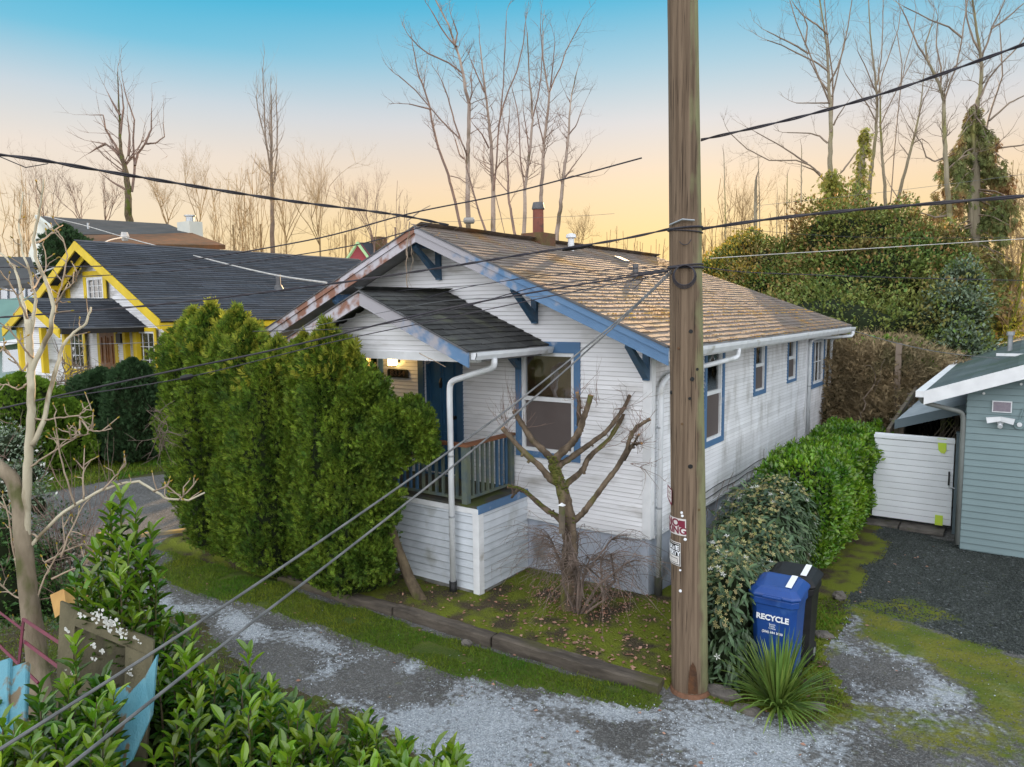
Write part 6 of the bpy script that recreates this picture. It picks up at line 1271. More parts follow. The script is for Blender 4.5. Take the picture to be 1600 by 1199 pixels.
def tipsfrom(L, n, jit=(22, 20), dj=.35):
    o = []
    for _ in range(n):
        i = random.randrange(len(L)-1); t = random.random(); a, b = L[i], L[i+1]; px = a[0]+(b[0]-a[0])*t; y0_ = a[1]+(b[1]-a[1])*t; y1_ = a[2]+(b[2]-a[2])*t; d0 = a[3]+(b[3]-a[3])*t
        f = random.random()**1.1; py = y0_+(y1_-y0_)*f; o.append(at(px+random.uniform(-8, 8), py+random.uniform(-6, 6), d0-(.55*f)+random.uniform(-.1, .25)))
    return o
b = at(185, 1100, 4.75); laurel('tall cherry laurel shoot rising behind the rotten door at the lower left', (b[0], b[1]), [at(*q) for q in ((188,772,4.6),(168,815,4.7),(212,800,4.7),(236,830,4.65),(150,862,4.6),(125,880,4.65),(200,850,4.5),(178,880,4.5),(222,868,4.55),(140,900,4.5),(196,905,4.45),(116,905,4.6),(160,925,4.5),(208,925,4.5),(240,880,4.7),(228,960,4.5),(172,792,4.62),(182,840,4.55),(158,845,4.6),(212,830,4.6),(188,900,4.4),(170,945,4.42),(132,925,4.45),(150,950,4.45),(218,925,4.45),(206,960,4.4),(190,965,4.4),(245,905,4.6))], nper=21, seg=.42, lsz=(.075, .13))
b = at(290, 1250, 4.5); laurel('cherry laurel right of the turquoise panel, dotted with pale leaves', (b[0], b[1]), tipsfrom([(240,985,1190,4.6),(275,965,1190,4.6),(300,1000,1190,4.5),(345,1060,1200,4.4)], 34)+[at(257,962,4.7), at(300,985,4.6)], filler=900, fc=[tuple(at(270,1180,4.7))+(.35, .35, .55)])
b = at(400, 1300, 4.3); laurel('cherry laurel with fresh yellow-green shoots in the middle of the near thicket', (b[0], b[1]), tipsfrom([(340,1060,1200,4.4),(385,1035,1200,4.3),(430,1070,1200,4.25),(480,1120,1215,4.2)], 36)+[at(388,1018,4.4)], filler=1000, fc=[tuple(at(400,1230,4.5))+(.45, .4, .6)])
b = at(560, 1330, 4.1); laurel('low cherry laurel at the bottom edge left of centre', (b[0], b[1]), tipsfrom([(470,1120,1215,4.2),(560,1128,1215,4.1),(600,1150,1215,4.05),(650,1172,1220,4.0)], 34)+[at(577,1118,4.2), at(520,1140,4.1)], filler=800, fc=[tuple(at(555,1290,4.3))+(.5, .4, .55)])
b = at(690, 1350, 4.0); laurel('rightmost cherry laurel just entering the bottom edge', (b[0], b[1]), tipsfrom([(640,1172,1230,4.0),(690,1165,1230,3.9),(725,1180,1235,3.9)], 16), filler=200, fc=[tuple(at(690,1330,4.1))+(.3, .3, .4)])
b = at(90, 1300, 3.9); laurel('cherry laurel in front of the magenta frame at the lower left', (b[0], b[1]), tipsfrom([(30,1090,1200,3.9),(90,1035,1200,3.9),(130,1015,1200,3.9),(170,1070,1200,3.9),(150,1110,1200,3.8)], 34)+[at(118,1005,3.9), at(60,1075,3.85), at(178,1085,3.85)], filler=600, fc=[tuple(at(90,1250,4.0))+(.4, .35, .45)])
b = at(10, 1300, 3.7); laurel('cherry laurel in the bottom left corner before the turquoise boards', (b[0], b[1]), tipsfrom([(-20,1100,1220,3.7),(20,1120,1220,3.7),(60,1140,1220,3.6)], 22), filler=300, fc=[tuple(at(0,1270,3.8))+(.3, .3, .4)])
# ---- bare trees: stems traced in the photo at a distance, twigs grown on them
def twigs(mb, p, d, L_, r, lev, up=.25, spread=.55, kids=3, seg=4, wob=.14):
    pts = [np.array(p, float)]; dd = np.array(d, float)
    for k in range(seg): dd = unit((dd+NR.normal(0, wob, 3)+np.array([0, 0, up*.18]))[None])[0]; pts.append(pts[-1]+dd*L_/seg)
    mb.tube(pts, list(np.linspace(r, r*.35, seg+1)), 3 if r < .03 else 5, False)
    if lev <= 0: return
    for k in range(kids):
        i = random.randint(1, seg); q = pts[i]; nd = unit((dd*(1-spread*.5)+NR.normal(0, spread, 3)+np.array([0, 0, up]))[None])[0]; twigs(mb, q, nd, L_*random.uniform(.4, .68), r*.5, lev-1, up, spread, kids, max(2, seg-1), wob)
def traced(name, lab, stems, dep, m, tm, wpx, tw=1.0, lev=2, group=None, cat='tree', dens=1.0, buds=None, up=.3, sub=1, tlen=.9, minr=.006):
    base = at(stems[0][0][0], stems[0][0][1], dep); T = thing(name, lab, cat, (base[0], base[1], 0), group); tk, br = MB(), MB()
    for si, st in enumerate(stems):
        w0, w1 = wpx if not isinstance(wpx, list) else wpx[min(si, len(wpx)-1)]
        if isinstance(st[-1], tuple) and len(st[-1]) == 3: w0, w1, _ = st[-1]; st = st[:-1]
        elif si > 0 and not isinstance(wpx, list): w0, w1 = w0*.36, w1*.8
        dj = NR.normal(0, dep*.006); n = len(st); P_ = [at(q[0], q[1], dep+(dj if si else 0)*min(1, k)+NR.normal(0, dep*.002)) for k, q in enumerate(st)]
        rs = [max(minr, (w0+(w1-w0)*k/(n-1))*dep/F/2) for k in range(n)]; pts, rr = [], []
        for k in range(n-1):
            for j in range(4):
                t = j/4; pts.append(P_[k]+(P_[k+1]-P_[k])*t+NR.normal(0, rs[k]*.12, 3)); rr.append(rs[k]+(rs[k+1]-rs[k])*t)
        pts.append(P_[-1]); rr.append(rs[-1])
        if si == 0: pts = [np.array([pts[0][0], pts[0][1], min(0, pts[0][2]-1)])]+pts; rr = [rr[0]*1.15]+rr
        (tk if si == 0 else br).tube(pts, rr, 8 if rr[0] > .05 else 5, True)
        L_ = sum(np.linalg.norm(np.array(pts[k+1])-pts[k]) for k in range(len(pts)-1)); cnt = int(L_*3.0*dens*tw)
        for _ in range(cnt):
            k = random.randint(len(pts)//3, len(pts)-2); t = random.random(); q = pts[k]+(pts[k+1]-pts[k])*t; ax_ = unit((pts[k+1]-pts[k])[None])[0]; side_ = unit(np.cross(ax_, NR.normal(size=3))[None])[0]; twigs(br, q, unit((ax_*.7+side_*.8)[None])[0], tlen*random.uniform(.5, 1.3), max(minr*.55, rr[k]*.30), lev, up, .5, 3)
        twigs(br, pts[-1], unit((pts[-1]-pts[-2])[None])[0], tlen, rr[-1]*.8, lev, up, .4, 3)
    tk.build('trunk', M[m], T); br.build('branches', M[tm], T); return T
def sc(L, s, ox, oy): return [[(x/s+ox, y/s+oy) for x, y in st] for st in L]
c2 = lambda L: sc(L, 2.854, 550, 0)
traced('birch_tree', 'tall bare birch with white trunk behind the bungalow ridge, leftmost big one', c2([[(520,1040),(515,900),(518,800),(516,690),(520,600),(522,460),(505,400),(495,330),(480,260),(460,200),(430,110),(375,5)],[(522,460),(535,420),(532,350)],[(515,700),(500,660),(482,620),(440,580),(400,540),(340,470),(280,400),(210,340)],[(495,330),(430,280),(340,240),(300,210),(258,165)],[(470,210),(440,185),(400,130),(355,50)],[(485,625),(455,540),(430,440),(400,360)],[(500,710),(480,690),(460,620)],[(350,490),(320,480),(255,465)],[(460,200),(470,150),(452,95)]]), 32, 'birch', 'twig', (8, 2.2), .5)
traced('bare_tree', 'slender bare tree leaning left beside the birch trunk', c2([[(490,1040),(460,900),(430,780),(385,660),(360,560),(345,470),(320,390),(295,330),(280,250),(268,190)],[(440,785),(480,795),(510,820)],[(320,390),(325,330)]]), 32.5, 'twig', 'twig', (5, 1.3), .5)
traced('bare_tree', 'bare tree with forked pale trunk, second from the birch', c2([[(628,1060),(630,950),(630,850),(625,750),(622,650),(612,550),(600,450),(585,330),(572,205)],[(632,850),(645,720),(652,600),(665,480),(675,380),(680,250),(688,95)],[(652,570),(672,480),(700,400),(735,320),(765,190),(772,110)],[(590,410),(560,340),(530,270)],[(640,760),(660,730),(690,705)],[(610,660),(580,600),(545,560)]]), 33, 'birch', 'twig', (8, 1.8), .6)
traced('bare_tree', 'bare tree behind the terracotta flue, left trunk of that pair', c2([[(765,1070),(772,950),(770,850),(782,760),(795,650),(805,540),(800,430),(790,350),(782,150)],[(808,520),(830,430),(842,350),(848,240),(840,110)],[(770,850),(750,700),(745,550),(735,480),(715,400)],[(790,680),(780,600),(765,500)]]), 31, 'birch', 'twig', (6.5, 1.6), .7)
traced('bare_tree', 'bare tree right of the terracotta flue with spreading top', c2([[(838,1060),(842,950),(845,850),(852,740),(855,640),(870,530),(880,420),(862,330),(850,250),(852,140)],[(882,410),(905,350),(935,290),(955,225),(985,170),(1018,110)],[(855,640),(835,560),(820,480)],[(885,390),(895,300),(905,190)]]), 31.5, 'birch', 'twig', (7, 1.6), .7)
traced('bare_tree', 'golden-lit bare tree, rightmost of the group behind the ridge', c2([[(915,1040),(925,960),(935,880),(942,780),(958,680),(968,590),(970,500),(980,420),(1003,320)],[(945,800),(980,750),(1025,690)],[(945,800),(985,785),(1030,790)],[(968,600),(1000,560),(1025,490)],[(975,460),(958,430)]]), 31, 'birch', 'twig', (7, 1.4), .6)
traced('bare_tree', 'thin crooked bare tree between the two forked trunks', c2([[(730,1070),(715,980),(698,880),(696,780),(690,650),(702,520)],[(700,860),(670,830),(640,790)],[(695,640),(680,570)]]), 30, 'twig', 'twig', (5, 1.6), .6)
traced('bare_tree', 'thin bare tree crossing behind the birch foot', c2([[(605,1055),(570,960),(545,870),(520,780),(500,700)],[(640,870),(660,950),(685,1060)]]), 30, 'twig', 'twig', (4, 1.4), .5)
c3 = lambda L: sc(L, 2.855, 1090, 0)
traced('alder_tree', 'tall grey-green bare tree right of the pole, left one of the right-hand trees', c3([[(590,900),(590,780),(592,680),(595,580),(592,470),(585,400),(583,300),(575,200),(560,100),(540,-30)],[(596,590),(602,480),(603,350),(590,250),(575,120),(565,-20)],[(588,460),(555,380),(530,320),(500,240),(470,170),(440,100),(412,5)],[(605,560),(625,520),(665,462)],[(590,420),(540,350),(500,270)],[(583,320),(540,285),(500,265),(440,235),(370,200),(310,180)],[(495,240),(430,200),(370,170),(310,140)],[(590,370),(625,300),(650,220),(670,120),(690,-10)],[(600,430),(625,330),(655,180)],[(575,815),(540,770),(500,738),(440,716),(320,716),(220,665),(150,600)],[(570,810),(520,760),(470,740)],[(580,640),(545,608),(500,595),(400,592)],[(490,730),(430,690),(370,650),(260,590)],[(580,155),(530,110),(470,70),(430,20)],[(480,200),(490,120),(470,60)],[(590,460),(540,460),(440,460)],[(640,770),(680,720),(740,640),(790,590)]]), 30, 'alder', 'greytwig', (8.5, 1.8), .45)
traced('bare_tree', 'bare tree with upright forked crown, left of centre among the right-hand trees', c3([[(760,920),(770,800),(785,690),(795,590),(802,500),(800,430),(792,340),(780,250),(770,150),(762,-10)],[(802,430),(825,330),(860,230),(895,130),(905,50)],[(800,380),(820,250),(826,120),(828,0)],[(795,540),(760,470),(720,420),(660,330)],[(790,400),(750,300),(715,230)],[(815,560),(850,480),(900,380),(960,270)]]), 31, 'alder', 'greytwig', (6, 1.4), .5)
traced('bare_tree', 'straight bare tree with a pale middle trunk, third of the right-hand trees', c3([[(838,910),(832,800),(822,680),(815,560),(815,430),(805,300)],[(860,905),(870,780),(880,650),(892,520),(905,400),(925,290),(960,170),(975,60)],[(905,400),(912,290),(890,150)]]), 32, 'alder', 'greytwig', (5.2, 1.5), .45)
traced('bare_tree', 'slanting bare tree leaning right below the twisted line', c3([[(890,910),(915,800),(945,690),(970,600),(988,510),(1000,430),(1010,330)],[(985,520),(1010,440),(1040,380)],[(960,640),(1000,620),(1030,640)],[(945,700),(900,640)]]), 30, 'alder', 'greytwig', (5.5, 1.3), .6)
traced('bare_tree', 'many-branched bare tree left of the drooping cedar', c3([[(1130,1050),(1125,950),(1112,800),(1105,690),(1098,560),(1100,450),(1080,380),(1050,320),(1025,270),(1015,200),(1045,110)],[(1100,450),(1125,370),(1150,310),(1175,200),(1190,90),(1205,0)],[(1110,700),(1060,720),(1020,700),(1000,640),(940,560)],[(1025,270),(980,200),(930,80),(905,30)],[(1180,170),(1120,120),(1040,90),(920,30)],[(1085,380),(1085,300),(1065,200),(1070,100)],[(1130,960),(1060,970),(1000,950),(920,925),(860,830)],[(1110,760),(1180,700),(1210,690)],[(1050,330),(1110,330),(1180,270)]]), 26, 'alder', 'greytwig', (8.5, 1.8), .8)
traced('bare_tree', 'tall bare tree rising out of the drooping cedar at the right', c3([[(1215,1100),(1220,900),(1230,750),(1225,600),(1240,500),(1262,400),(1268,320),(1262,240),(1245,140),(1235,60),(1222,-20)],[(1268,250),(1295,190),(1315,120),(1345,60),(1380,-20)],[(1260,440),(1300,350),(1340,300),(1420,220),(1470,150)],[(1310,130),(1370,90),(1450,20)],[(1265,240),(1230,180),(1200,80),(1195,-10)],[(1275,650),(1300,520),(1330,430),(1360,340),(1350,150)],[(1300,540),(1390,460),(1470,420)],[(1290,690),(1350,660),(1440,650),(1480,640)],[(1240,790),(1290,690),(1340,640)]]), 27, 'alder', 'greytwig', (9.5, 2.2), .7)
traced('bare_tree', 'mossy yellow-green forked tree at the right edge above the garage roof', [[(1572,560),(1572,535),(1578,510),(1590,470),(1597,420),(1602,370),(1606,300)],[(1572,530),(1566,505),(1552,480)],[(1574,520),(1578,470),(1585,420),(1580,390)],[(1580,505),(1600,450),(1630,400)]], 26, 'moss_clump', 'goldtwig', (7, 4), 2.2, 2)
c1 = lambda L: sc(L, 2.667, 0, 0)
traced('bare_tree', 'big bare tree with thick trunk left of centre, behind the grey-roofed house', c1([[(537,940),(535,850),(532,760),(520,690),(505,640),(500,560),(497,460),(490,300)],[(550,800),(562,700),(555,600),(560,500),(525,400),(510,330)],[(520,690),(480,630),(440,600),(380,590)],[(505,650),(470,590),(440,540),(430,480),(390,480)],[(562,690),(575,640),(605,600),(650,597),(685,570),(680,510)],[(605,600),(630,540),(632,450)],[(500,570),(515,450),(505,350)],[(535,650),(540,560),(530,480)],[(540,800),(470,760),(430,730)],[(440,600),(400,620),(370,640)],[(500,480),(470,430),(445,380)]]), 62, 'bark', 'twig', (12, 1.2), .25, 1, tlen=2.2, minr=.014)
traced('poplar_tree', 'slim upright bare poplar above the golden thicket', c1([[(1135,1010),(1135,850),(1130,740),(1132,600),(1130,500),(1130,395)],[(1130,740),(1112,600),(1090,520),(1075,460),(1068,400)],[(1130,720),(1105,560),(1100,420),(1095,285)],[(1140,760),(1155,640),(1155,500),(1150,420)],[(1130,620),(1120,520)]]), 60, 'greytwig', 'greytwig', (7, 1.6), .5, 1, tlen=1.6, up=.9, minr=.014)
def rtree(lab, px, yb, yt, w, dep, m, tm):
    base = at(px, yb, dep); top = at(px, yt, dep)[2]; T = thing('bare_tree', lab, 'tree', (base[0], base[1], 0), 'bare trees on the skyline'); tk, br = MB(), MB(); z0 = base[2]+.08*(top-base[2]); Hc = top-z0; r0 = 2.6*dep/F/2
    tk.tube([(base[0], base[1], -.1), (base[0]+NR.normal(0, .15), base[1], z0*.6), (base[0], base[1], z0)], [r0*1.3, r0*1.1, r0], 7)
    for k in range(random.randint(4, 6)):
        a = random.uniform(0, 6.28); sp = random.uniform(.15, .75)*w*dep/F/max(.1, Hc); d = unit(np.array([[math.cos(a)*sp, math.sin(a)*sp, 1.]]))[0]
        twigs(br, (base[0], base[1], z0-random.uniform(0, .1)*Hc), d, Hc*random.uniform(.5, .72), r0*.6, 4, .45, .48, 4, 5, .13)
    tk.build('trunk', M[m], T); br.build('branches', M[tm], T); return T
def vase(lab, px, yb, yt, w, dep, n, m='goldtwig', tm='goldtwig', group='bare trees on the skyline', lev=2, wd=3.0, up=.55, tl=.24, kids=3, name='bare_tree', cat='tree', spread=.5, per=5):
    base = at(px, yb, dep); H_ = (yb-yt)*dep/F; T = thing(name, lab, cat, (base[0], base[1], 0), group); tk, br = MB(), MB(); r0 = wd*dep/F/2
    tk.tube([np.array([base[0], base[1], min(0, base[2]-.5)]), base, base+np.array([0, 0, H_*.18])], [r0*1.2, r0, r0*.9], 7)
    for i in range(n):
        f = random.uniform(-1, 1); tx = px+f*w/2+random.uniform(-3, 3); ty = yt+(abs(f)**2)*(yb-yt)*.25+random.random()**1.2*.55*(yb-yt); tip = at(tx, ty, dep+random.uniform(-1, 1)*w*dep/F/2.2); s0 = base+RT*f*w*dep/F*random.uniform(.15, .40)+FW*NR.normal(0, w*dep/F*.2); s0[2] = -.1
        pts = []; ht = tip[2]
        for k in range(10): t = k/9; q = s0+(tip-s0)*t; pts.append(q+NR.normal(0, H_*.016, 3)*(0 < k))
        br.tube(pts, list(np.linspace(r0*.60, .008+dep*.00016, 10)), 4, False)
        for _ in range(per):
            k = random.randint(4, 8); ax_ = unit((pts[k+1]-pts[k])[None])[0]; s_ = unit(np.cross(ax_, NR.normal(size=3))[None])[0]; twigs(br, pts[k], unit((ax_+s_*.8)[None])[0], H_*tl*random.uniform(.5, 1.3), .010+dep*.00016, lev-1, up*.6, spread, kids, 3, .2)
    tk.build('trunk', M[m], T); br.build('branches', M[tm], T); return T
V_ = [('golden many-stemmed bare tree at the left edge of the skyline', 30, 400, 262, 90, 55, 12), ('dense bare shrubby tree above the thin pale trunk', 85, 390, 258, 80, 52, 12), ('bare tree between the left-edge thicket and the big trunk', 128, 350, 275, 70, 60, 9), ('low twiggy tree just left of the big thick trunk', 165, 350, 270, 60, 66, 10), ('small round-headed bare tree right of the big thick trunk', 262, 355, 268, 60, 60, 11), ('bare tree by the cream chimney with a rounded crown', 312, 360, 248, 62, 58, 12),
      ('golden thicket tree left of the poplar', 365, 372, 262, 62, 56, 12), ('tall golden thicket tree round the poplar trunk', 408, 376, 240, 66, 58, 14), ('golden thicket tree just right of the poplar', 447, 380, 246, 60, 57, 14), ('broad golden bare tree with a domed top', 500, 385, 240, 76, 56, 16), ('golden bare tree at the right end of the thicket', 540, 388, 275, 50, 58, 9), ('dark-stubbed bare tree above the red gable', 585, 388, 283, 34, 50, 8), ('thin bare tree between red gable and bungalow peak', 618, 372, 285, 30, 50, 6),
      ('bare bush on the skyline right of the white vent', 905, 395, 330, 70, 44, 9), ('bare bush above the far end of the ridge', 955, 400, 352, 60, 44, 8), ('sparse low bush just left of the pole', 1010, 405, 368, 50, 44, 6),
      ('thin bare tree right of the pole', 1142, 400, 262, 34, 40, 5), ('bare tree beside the broken snag', 1163, 395, 268, 34, 40, 7), ('golden thicket at the pole edge', 1112, 420, 325, 44, 38, 12), ('bare saplings on the skyline above the gold-tipped shrub', 1228, 385, 290, 50, 40, 5),
      ('bare golden tree at the far right edge', 1590, 420, 250, 60, 36, 9), ('golden undergrowth behind the garage roof', 1560, 560, 420, 100, 34, 16)]
for i, (lab, px, yb, yt, w, dep, n) in enumerate(V_):
    k = ('goldtwig', 'goldtwig') if 'gold' in lab or i in (0,) else ('twig', 'twig') if i in (1, 2, 3, 11, 12) else ('greytwig', 'goldtwig')
    if i in (1, 2, 3, 4, 5, 8, 9, 11, 13, 17): rtree(lab, px, yb, yt-6, w*1.2, dep, k[0], k[1])
    else: vase(lab, px, yb, yt-4, w*1.3, dep, int(n*1.4), k[0], k[1], lev=3, per=6)
for (x, yt, yb, w, lab) in ((1133, 240, 400, 2.2, 'thin straight sapling nearest the pole on the right'), (1180, 281, 395, 7, 'broken grey snag standing above the gold-tipped shrub'), (1187, 250, 390, 2, 'straight sapling just right of the broken snag'), (1229, 275, 385, 2.4, 'straight sapling left of the tallest one'), (1252, 232, 380, 2.6, 'tallest straight sapling left of the grey-green tree'), (1214, 300, 385, 1.5, 'thinnest leaning sapling on the right skyline')):
    traced('sapling' if w < 5 else 'snag', lab, [[(x, yb), (x+random.uniform(-1, 1), (yt+yb)/2), (x+random.uniform(-3, 3), yt)]], 38, 'alder', 'greytwig', (w, w*.55), .35, 0, tlen=.5, group='saplings on the right skyline' if w < 5 else None)
# dense evergreen mass behind the house, as separate shrubs
def shrub(lab, L, n, m, size, name='evergreen_shrub', m2=None, n2=0, tm=LEAF2, group='big shrubs behind the bungalow', k=.72, up=.2, nf=1.5, amp=.75):
    cs = []
    for (px, py, d, rx, rz) in L:
        c = at(px, py, d); cs.append((c[0], c[1], c[2], rx, rx*.8, rz))
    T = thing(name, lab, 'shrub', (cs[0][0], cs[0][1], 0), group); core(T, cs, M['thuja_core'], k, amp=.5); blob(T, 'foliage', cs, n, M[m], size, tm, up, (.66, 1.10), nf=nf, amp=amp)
    if m2: blob(T, 'foliage_tips', cs, n2, M[m2], size, tm, .6, (.98, 1.14), nf=nf, amp=amp)
    MB().tube([(cs[0][0], cs[0][1], -.1), (cs[0][0], cs[0][1], cs[0][2])], [.14, .08], 7).build('trunk', M['bark'], T); return T
LS_ = (.07, .15)
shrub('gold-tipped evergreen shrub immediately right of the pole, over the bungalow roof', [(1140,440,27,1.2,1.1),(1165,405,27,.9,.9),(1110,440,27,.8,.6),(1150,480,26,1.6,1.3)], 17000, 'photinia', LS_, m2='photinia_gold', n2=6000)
shrub('rounded evergreen shrub between the gold-tipped one and the tallest one', [(1205,425,26,1.2,1.1),(1240,420,26,1.2,1.1),(1220,480,25,2.0,1.6)], 20000, 'photinia', LS_, m2='photinia_red', n2=1800)
shrub('tallest evergreen shrub with reddish tips under the grey-green tree', [(1330,400,24,2.1,1.7),(1390,380,24,1.4,1.3),(1300,380,24,1.2,1.1),(1360,460,23,2.5,1.8),(1280,470,24,1.8,1.5)], 48000, 'photinia', LS_, m2='photinia_red', n2=7000)
shrub('evergreen shrub with mixed green and red leaves left of the cedar', [(1440,420,23,1.4,1.3),(1470,400,23.5,1.0,1.0),(1450,490,22,1.7,1.6)], 26000, 'photinia', LS_, m2='photinia_red', n2=2000)
shrub('silvery-leaved holly-like bush above the garage roof edge', [(1490,505,20,.9,1.1),(1500,455,20.5,.7,.8),(1500,560,19,.8,.8)], 7000, 'greyleaf', (.07, .14), m2='photinia', n2=2500)
shrub('fresh green leafy bush in front of the brown thicket', [(1410,560,18.5,.6,.5),(1380,555,18.5,.5,.4),(1435,585,18,.35,.35)], 1800, 'hedge', (.10, .18), k=.3, amp=.9)
shrub('dark lower evergreen mass behind the brown thicket', [(1300,530,21,2.4,1.5),(1400,540,21,2.2,1.5),(1230,520,23,2.0,1.4),(1480,590,20,1.4,1.0)], 26000, 'photinia', LS_)
shrub('yellow-green sunlit foliage behind the garage at the right edge', [(1575,500,27,1.6,1.8),(1550,450,28,.8,1.0),(1600,540,26,1.5,1.2)], 4500, 'yellowleaf', (.08, .20), k=.2, amp=.9)
# brown thicket
BT = thing('brown_thicket', 'brown twiggy leafless thicket behind the white gate and lean-to', 'thicket', tuple(at(1370, 640, 18)*np.array([1, 1, 0]))); cs = []
for (px, py, d, rx, rz) in ((1330,620,18.5,1.3,1.2),(1400,610,18,1.4,1.1),(1300,650,18.5,1.1,1.3),(1440,640,17.5,1.0,.9),(1365,570,19,1.3,.6),(1400,680,17.5,1.5,1.2)):
    c = at(px, py, d); cs.append((c[0], c[1], c[2], rx, rx*.8, rz))
core(BT, cs, M['thuja_core'], .70)
TW = ([(0, 0, 0), (-.012, .5, .05), (.012, .5, .05), (.04, 1, -.02), (.0, .52, .07), (-.20, .85, .1), (.02, .3, .02), (.22, .62, -.05)], [(0, 1, 2), (1, 3, 2), (1, 4, 5), (6, 2, 7)])
blob(BT, 'twigs', cs, 42000, M['brownhedge'], (.18, .45), TW, .35, (.72, 1.08))
for i in range(9):
    c = cs[i % 6]; q = np.array(c[:3])+NR.normal(0, .4, 3)*[1, 1, .3]; wander(q+np.array([0, -.8, -.2]), 9, (random.uniform(-.06, .06), -.02, .13), .05, .016, .006, mbT := MB(), 4, .3); mbT.build('stem', M['greytwig'], BT)
# drooping cedar
CD = thing('drooping_cedar', 'tall drooping cedar with hanging sprays above the garage roof', 'tree', tuple(at(1525, 560, 27)*np.array([1, 1, 0])))
MB().tube([at(1522, 600, 27)*np.array([1, 1, 0]), at(1522, 400, 27), at(1525, 250, 27), at(1522, 165, 27)], [.28, .22, .14, .03], 9).build('trunk', M['alder'], CD)
Pl, Dl = [], []
for i in range(135):
    t = random.random()**.9; py = 172+t*385; half = np.interp(py, [165, 200, 250, 320, 400, 480, 570], [8, 34, 64, 78, 70, 48, 26]); s_ = random.choice((-1, 1)); ln = random.uniform(.45, 1.0)*half; c0 = at(1523, py-12, 27); tip = at(1523+s_*ln, py+random.uniform(4, 26), 27+random.uniform(-1, 1)*half*27/F*.9)
    pts = [c0, c0*.5+tip*.5+np.array([0, 0, .12]), tip]; MB().tube(pts, [.035, .02, .008], 4, False).build('limb', M['greytwig'], CD)
    for k in range(80):
        u = random.random()**.6; q = pts[0]*(1-u)**2+2*u*(1-u)*pts[1]+u*u*pts[2]; Pl.append(q+NR.normal(0, .05, 3)-[0, 0, random.random()**1.5*.75]); Dl.append([NR.normal(0, .3), NR.normal(0, .3), -1])
Pl, Dl = np.array(Pl), unit(np.array(Dl)); V, Fc = scat(SPRAY[0], SPRAY[1], frames(Dl, NR.normal(size=(len(Pl), 3)))*NR.uniform(.12, .34, len(Pl))[:, None, None], Pl); fast('foliage', V, Fc, M['cedar'], CD)
# ivy-clad trunks
def ivyclad(lab, L, n, m='ivy', d=28.5):
    T = thing('ivy_clad_trunk', lab, 'tree', tuple(at(L[0][0], 560, d)*np.array([1, 1, 0]))); P_, U_ = [], []; MB().tube([at(L[0][0], 560, d)*np.array([1, 1, 0])]+[at(a, b, d) for a, b, _ in L], .12, 6).build('trunk', M['alder'], T)
    for _ in range(n):
        i = random.randrange(len(L)-1); t = random.random(); a, b = np.array(L[i]), np.array(L[i+1]); q = a+(b-a)*t; an = random.uniform(0, 6.28); rr = abs(NR.normal(0, .85))*q[2]*d/F*(.6+.9*float(vn(np.array([q[1]*.11, q[0]*.05, an*.5])))); P_.append(at(q[0], q[1], d)+np.array([math.cos(an)*rr, math.sin(an)*rr, NR.normal(0, .12)])); U_.append([math.cos(an)*.4, math.sin(an)*.4, -.8])
    P_, U_ = np.array(P_), unit(np.array(U_)+NR.normal(0, .3, (n, 3))); V, Fc = scat(SPRAY[0], SPRAY[1], frames(U_, NR.normal(size=(n, 3)))*NR.uniform(.10, .26, n)[:, None, None], P_); fast('foliage', V, Fc, M[m], T)
ivyclad('ivy-covered foot of the grey-green tree, rising out of the tallest shrub', [(1300,360,16),(1302,320,17),(1300,295,12),(1299,272,5)], 1500)
ivyclad('drooping green column between the two bare trees', [(1345,360,20),(1335,320,17),(1345,270,8),(1350,220,5),(1350,208,3)], 1200)
# ---- pollarded tree in front of the window
c7 = lambda L: [[(x/3.525+760, y/3.525+560) for x, y in st] for st in L]
PT_ = c7([[(455,1480),(455,1300),(458,1150),(460,1040),(458,950),(450,860),(435,790),(415,720),(395,660),(372,600),(365,555)],
 [(455,930),(420,905),(385,868),(345,845),(300,810),(250,765),(215,735),(180,718),(120,705)],[(462,905),(500,880),(530,855),(560,815),(600,762),(660,680),(715,610),(745,560),(772,510),(785,455),(805,410),(830,380),(865,355),(900,335)],
 [(405,700),(350,665),(320,625),(285,585),(230,540),(180,490),(145,450),(115,415),(90,385)],[(378,600),(362,558),(335,530),(300,495),(250,450),(225,410),(205,375),(175,330),(155,290)],
 [(374,585),(392,540),(430,505),(470,470),(500,425),(520,380),(535,330),(555,275),(575,205)],[(515,370),(508,300),(512,240),(500,190)],[(385,610),(410,582),(450,560),(490,530),(540,495),(600,450),(650,415),(690,370),(725,320),(760,270),(790,205)],
 [(420,750),(430,712),(455,680),(500,645),(535,610),(555,560),(590,520),(640,480),(680,440),(720,375),(770,290)],[(775,500),(800,480),(830,470),(855,468)],[(760,560),(800,490),(840,420)],[(185,715),(165,735),(140,765)]])
WD = [(27, 15), (10, 7), (11, 5), (12, 7), (12, 8), (14, 8), (9, 5), (11.5, 5.5), (11, 6.5), (5, 3.5), (4.5, 3), (5, 4)]
PD = thing('pollarded_tree', 'pollarded bare tree with stubby mossy limbs in front of the tall front window', 'tree', gnd(886, 962)); dz_ = [0, .3, -.35, -.1, .2, -.2, -.15, .25, .35, -.45, -.5, .3]
twm = MB()
